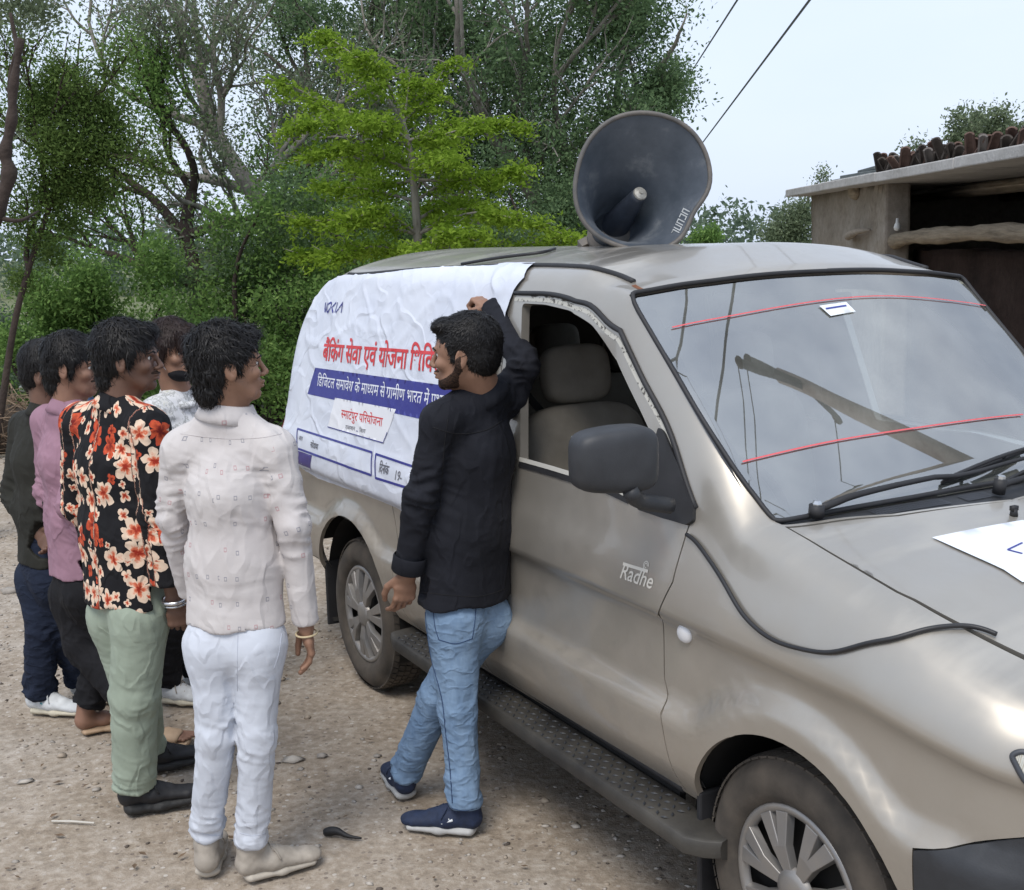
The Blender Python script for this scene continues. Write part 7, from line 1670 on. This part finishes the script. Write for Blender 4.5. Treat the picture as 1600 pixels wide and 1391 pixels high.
# ---- 5: charcoal shirt, navy jeans, farthest left
Y = 4.88; p = Person('man farthest left in charcoal shirt, navy jeans and white trainers with teal flashes', ga(85, 1110), R(30), M_SKIN2)
J = joints(Y, R(35), (76, 583, 0), (74, 640, 0), (38, 668, .11), (96, 672, -.10), (22, 775, .08), (90, 780, -.13), (62, 832, -.08), (118, 850, -.12), (76, 878, 0), (66, 900, .05), (92, 900, -.04), (66, 985, .0), (104, 985, .05), (66, 1062, .0), (126, 1060, .08))
foot(J, 'L', ga(43, 1112), ga(118, 1117), .28, .085); foot(J, 'R', ga(112, 1090), ga(180, 1098), .28, .085)
body_core(p, J)
head(p, J['headc'], R(-4), .10, 0, 1.02, J['neck'], dict(vol=1.2, back=-6.0, fringe=4.2, side=-1.0, n=1500, len=.022, tuft=.6, lift=.2, sweep=(.2, 0, -.4)), M_HAIRB, seed=19)
shirt(p, J, C_OLV, hemz(70, 876, Y), 5, amp=.005, cuff=.044, loose=1.0, sleeve_r=1.0, wide=.95)
trousers(p, J, C_NAV, 5, (.088, .070, .062), amp=.005)
for q_ in 'LR':
    hd = unit(np.array(J['wr'+q_])-J['el'+q_]); hand(p, J['wr'+q_], hd, (0, -1, 0) if q_ == 'L' else (0, 1, 0), 1 if q_ == 'L' else -1, .6, .96, elbow=J['el'+q_])
shoes(p, J, 'sneaker', [S_WHT, S_CRM, S_WHT, S_TEA])
p.finish()

# ---- 6: open pale shirt, black mask under the chin
Y = 4.97; p = Person('man in open pale leaf-print shirt with a black mask under his chin and black trousers', ga(280, 1098), R(-45), M_SKIN1)
J = joints(Y, R(-48), (270, 549, 0), (278, 616, .02), (330, 642, .12), (243, 648, -.08), (345, 735, .0), (236, 745, -.12), (300, 760, -.25), (285, 775, -.28), (288, 860, 0), (305, 885, .05), (272, 885, -.04), (300, 970, .0), (272, 970, -.05), (298, 1058, .06), (273, 1055, .0))
foot(J, 'R', ga(243, 1095), ga(318, 1102), .28, .09); foot(J, 'L', ga(290, 1075), ga(345, 1085), .28, .09)
body_core(p, J)
HG, HA = head(p, J['headc'], R(-32), .10, -.05, 1.02, J['neck'], dict(vol=1.2, back=-7.0, fringe=4.0, side=-3.0, n=2600, len=.026, tuft=1.1, lift=.4, bangs=1, sweep=(.3, 0, -.6)), M_HAIRBR, seed=23, smile=True)
s = SDF(np.array(J['headc'])-.16, np.array(J['headc'])+.16, .0035, .01); k_ = .01*1.02
s.ell(HG(5.4, 0, -8.4), np.array([5.0, 5.5, 3.0])*k_, HA, .01); s.ell(HG(5.4, 0, -3.2), np.array([7, 7.5, 3.6])*k_, HA, .004, 'carve'); V, Fq = s.mesh(); mk_ = p.put('face_mask', V+vnormals(V, Fq)*(vnoise(V*60)*.0015)[:, None], Fq, C_TRB)
for sg in (1, -1):
    mb = MB().tube(crspline(np.array([HG(2.8, 5.2*sg, -7.2), HG(.3, 6.9*sg, -4), HG(-2.0, 7.8*sg, -.5)]), 5), .0022, 5); p.put('ear_loop', np.concatenate(mb.V), mb.F, M_WHITE, par=mk_)
shirt(p, J, leafy(), hemz(285, 850, Y), 6, amp=.006, cuff=.045, loose=1.05, sleeve_r=1.08)
trousers(p, J, C_TRB, 6, (.088, .070, .060), amp=.005)
for q_ in 'LR':
    hd = unit(np.array(J['wr'+q_])-J['el'+q_]); hand(p, J['wr'+q_], hd, (0, 0, -1), 1 if q_ == 'L' else -1, .6, .96, elbow=J['el'+q_])
# vest strip at the open collar
shoes(p, J, 'sneaker', [S_WHT, S_CRM, S_BGE])
p.finish()

# ---- 7: someone behind the group, only a jeans leg and a tan shoe in view
Y = 5.55; p = Person('person hidden behind the two leftmost men, only a jeans leg and tan shoe showing', ga(108, 1025), R(-20), M_SKIN3)
J = joints(Y, R(-20), (124, 577, 0), (122, 628, 0), (142, 648, .12), (110, 650, -.12), (146, 730, .12), (108, 730, -.12), (150, 800, .0), (120, 800, -.15), (124, 830, 0), (132, 845, .06), (114, 845, -.06), (134, 915, .05), (110, 915, -.04), (134, 985, .06), (106, 988, -.02))
foot(J, 'R', ga(101, 1027), ga(101, 1027)+np.array([.5, -.5, 0]), .26, .10); foot(J, 'L', ga(132, 1012), ga(132, 1012)+np.array([.8, -.3, 0]), .26, .10)
body_core(p, J)
head(p, J['headc'], R(-10), .05, 0, .98, J['neck'], dict(vol=.7, back=-6.0, fringe=4.2, side=-1.0, n=500, len=.02, tuft=.5), M_HAIRB, seed=29, h=.005)
shirt(p, J, C_JE2, hemz(124, 815, Y), 7, amp=.005, h=.009, loose=.95, wide=.9)
trousers(p, J, C_JE2, 7, (.080, .064, .056), amp=.005, h=.009)
for q_ in 'LR':
    hd = unit(np.array(J['wr'+q_])-J['el'+q_]); hand(p, J['wr'+q_], hd, (0, 0, -1), 1 if q_ == 'L' else -1, .6, .96, elbow=J['el'+q_], h=.004)
shoes(p, J, 'sneaker', [S_TAN, S_TAN, S_TAN])
p.finish()
print('people', time.time()-T00)
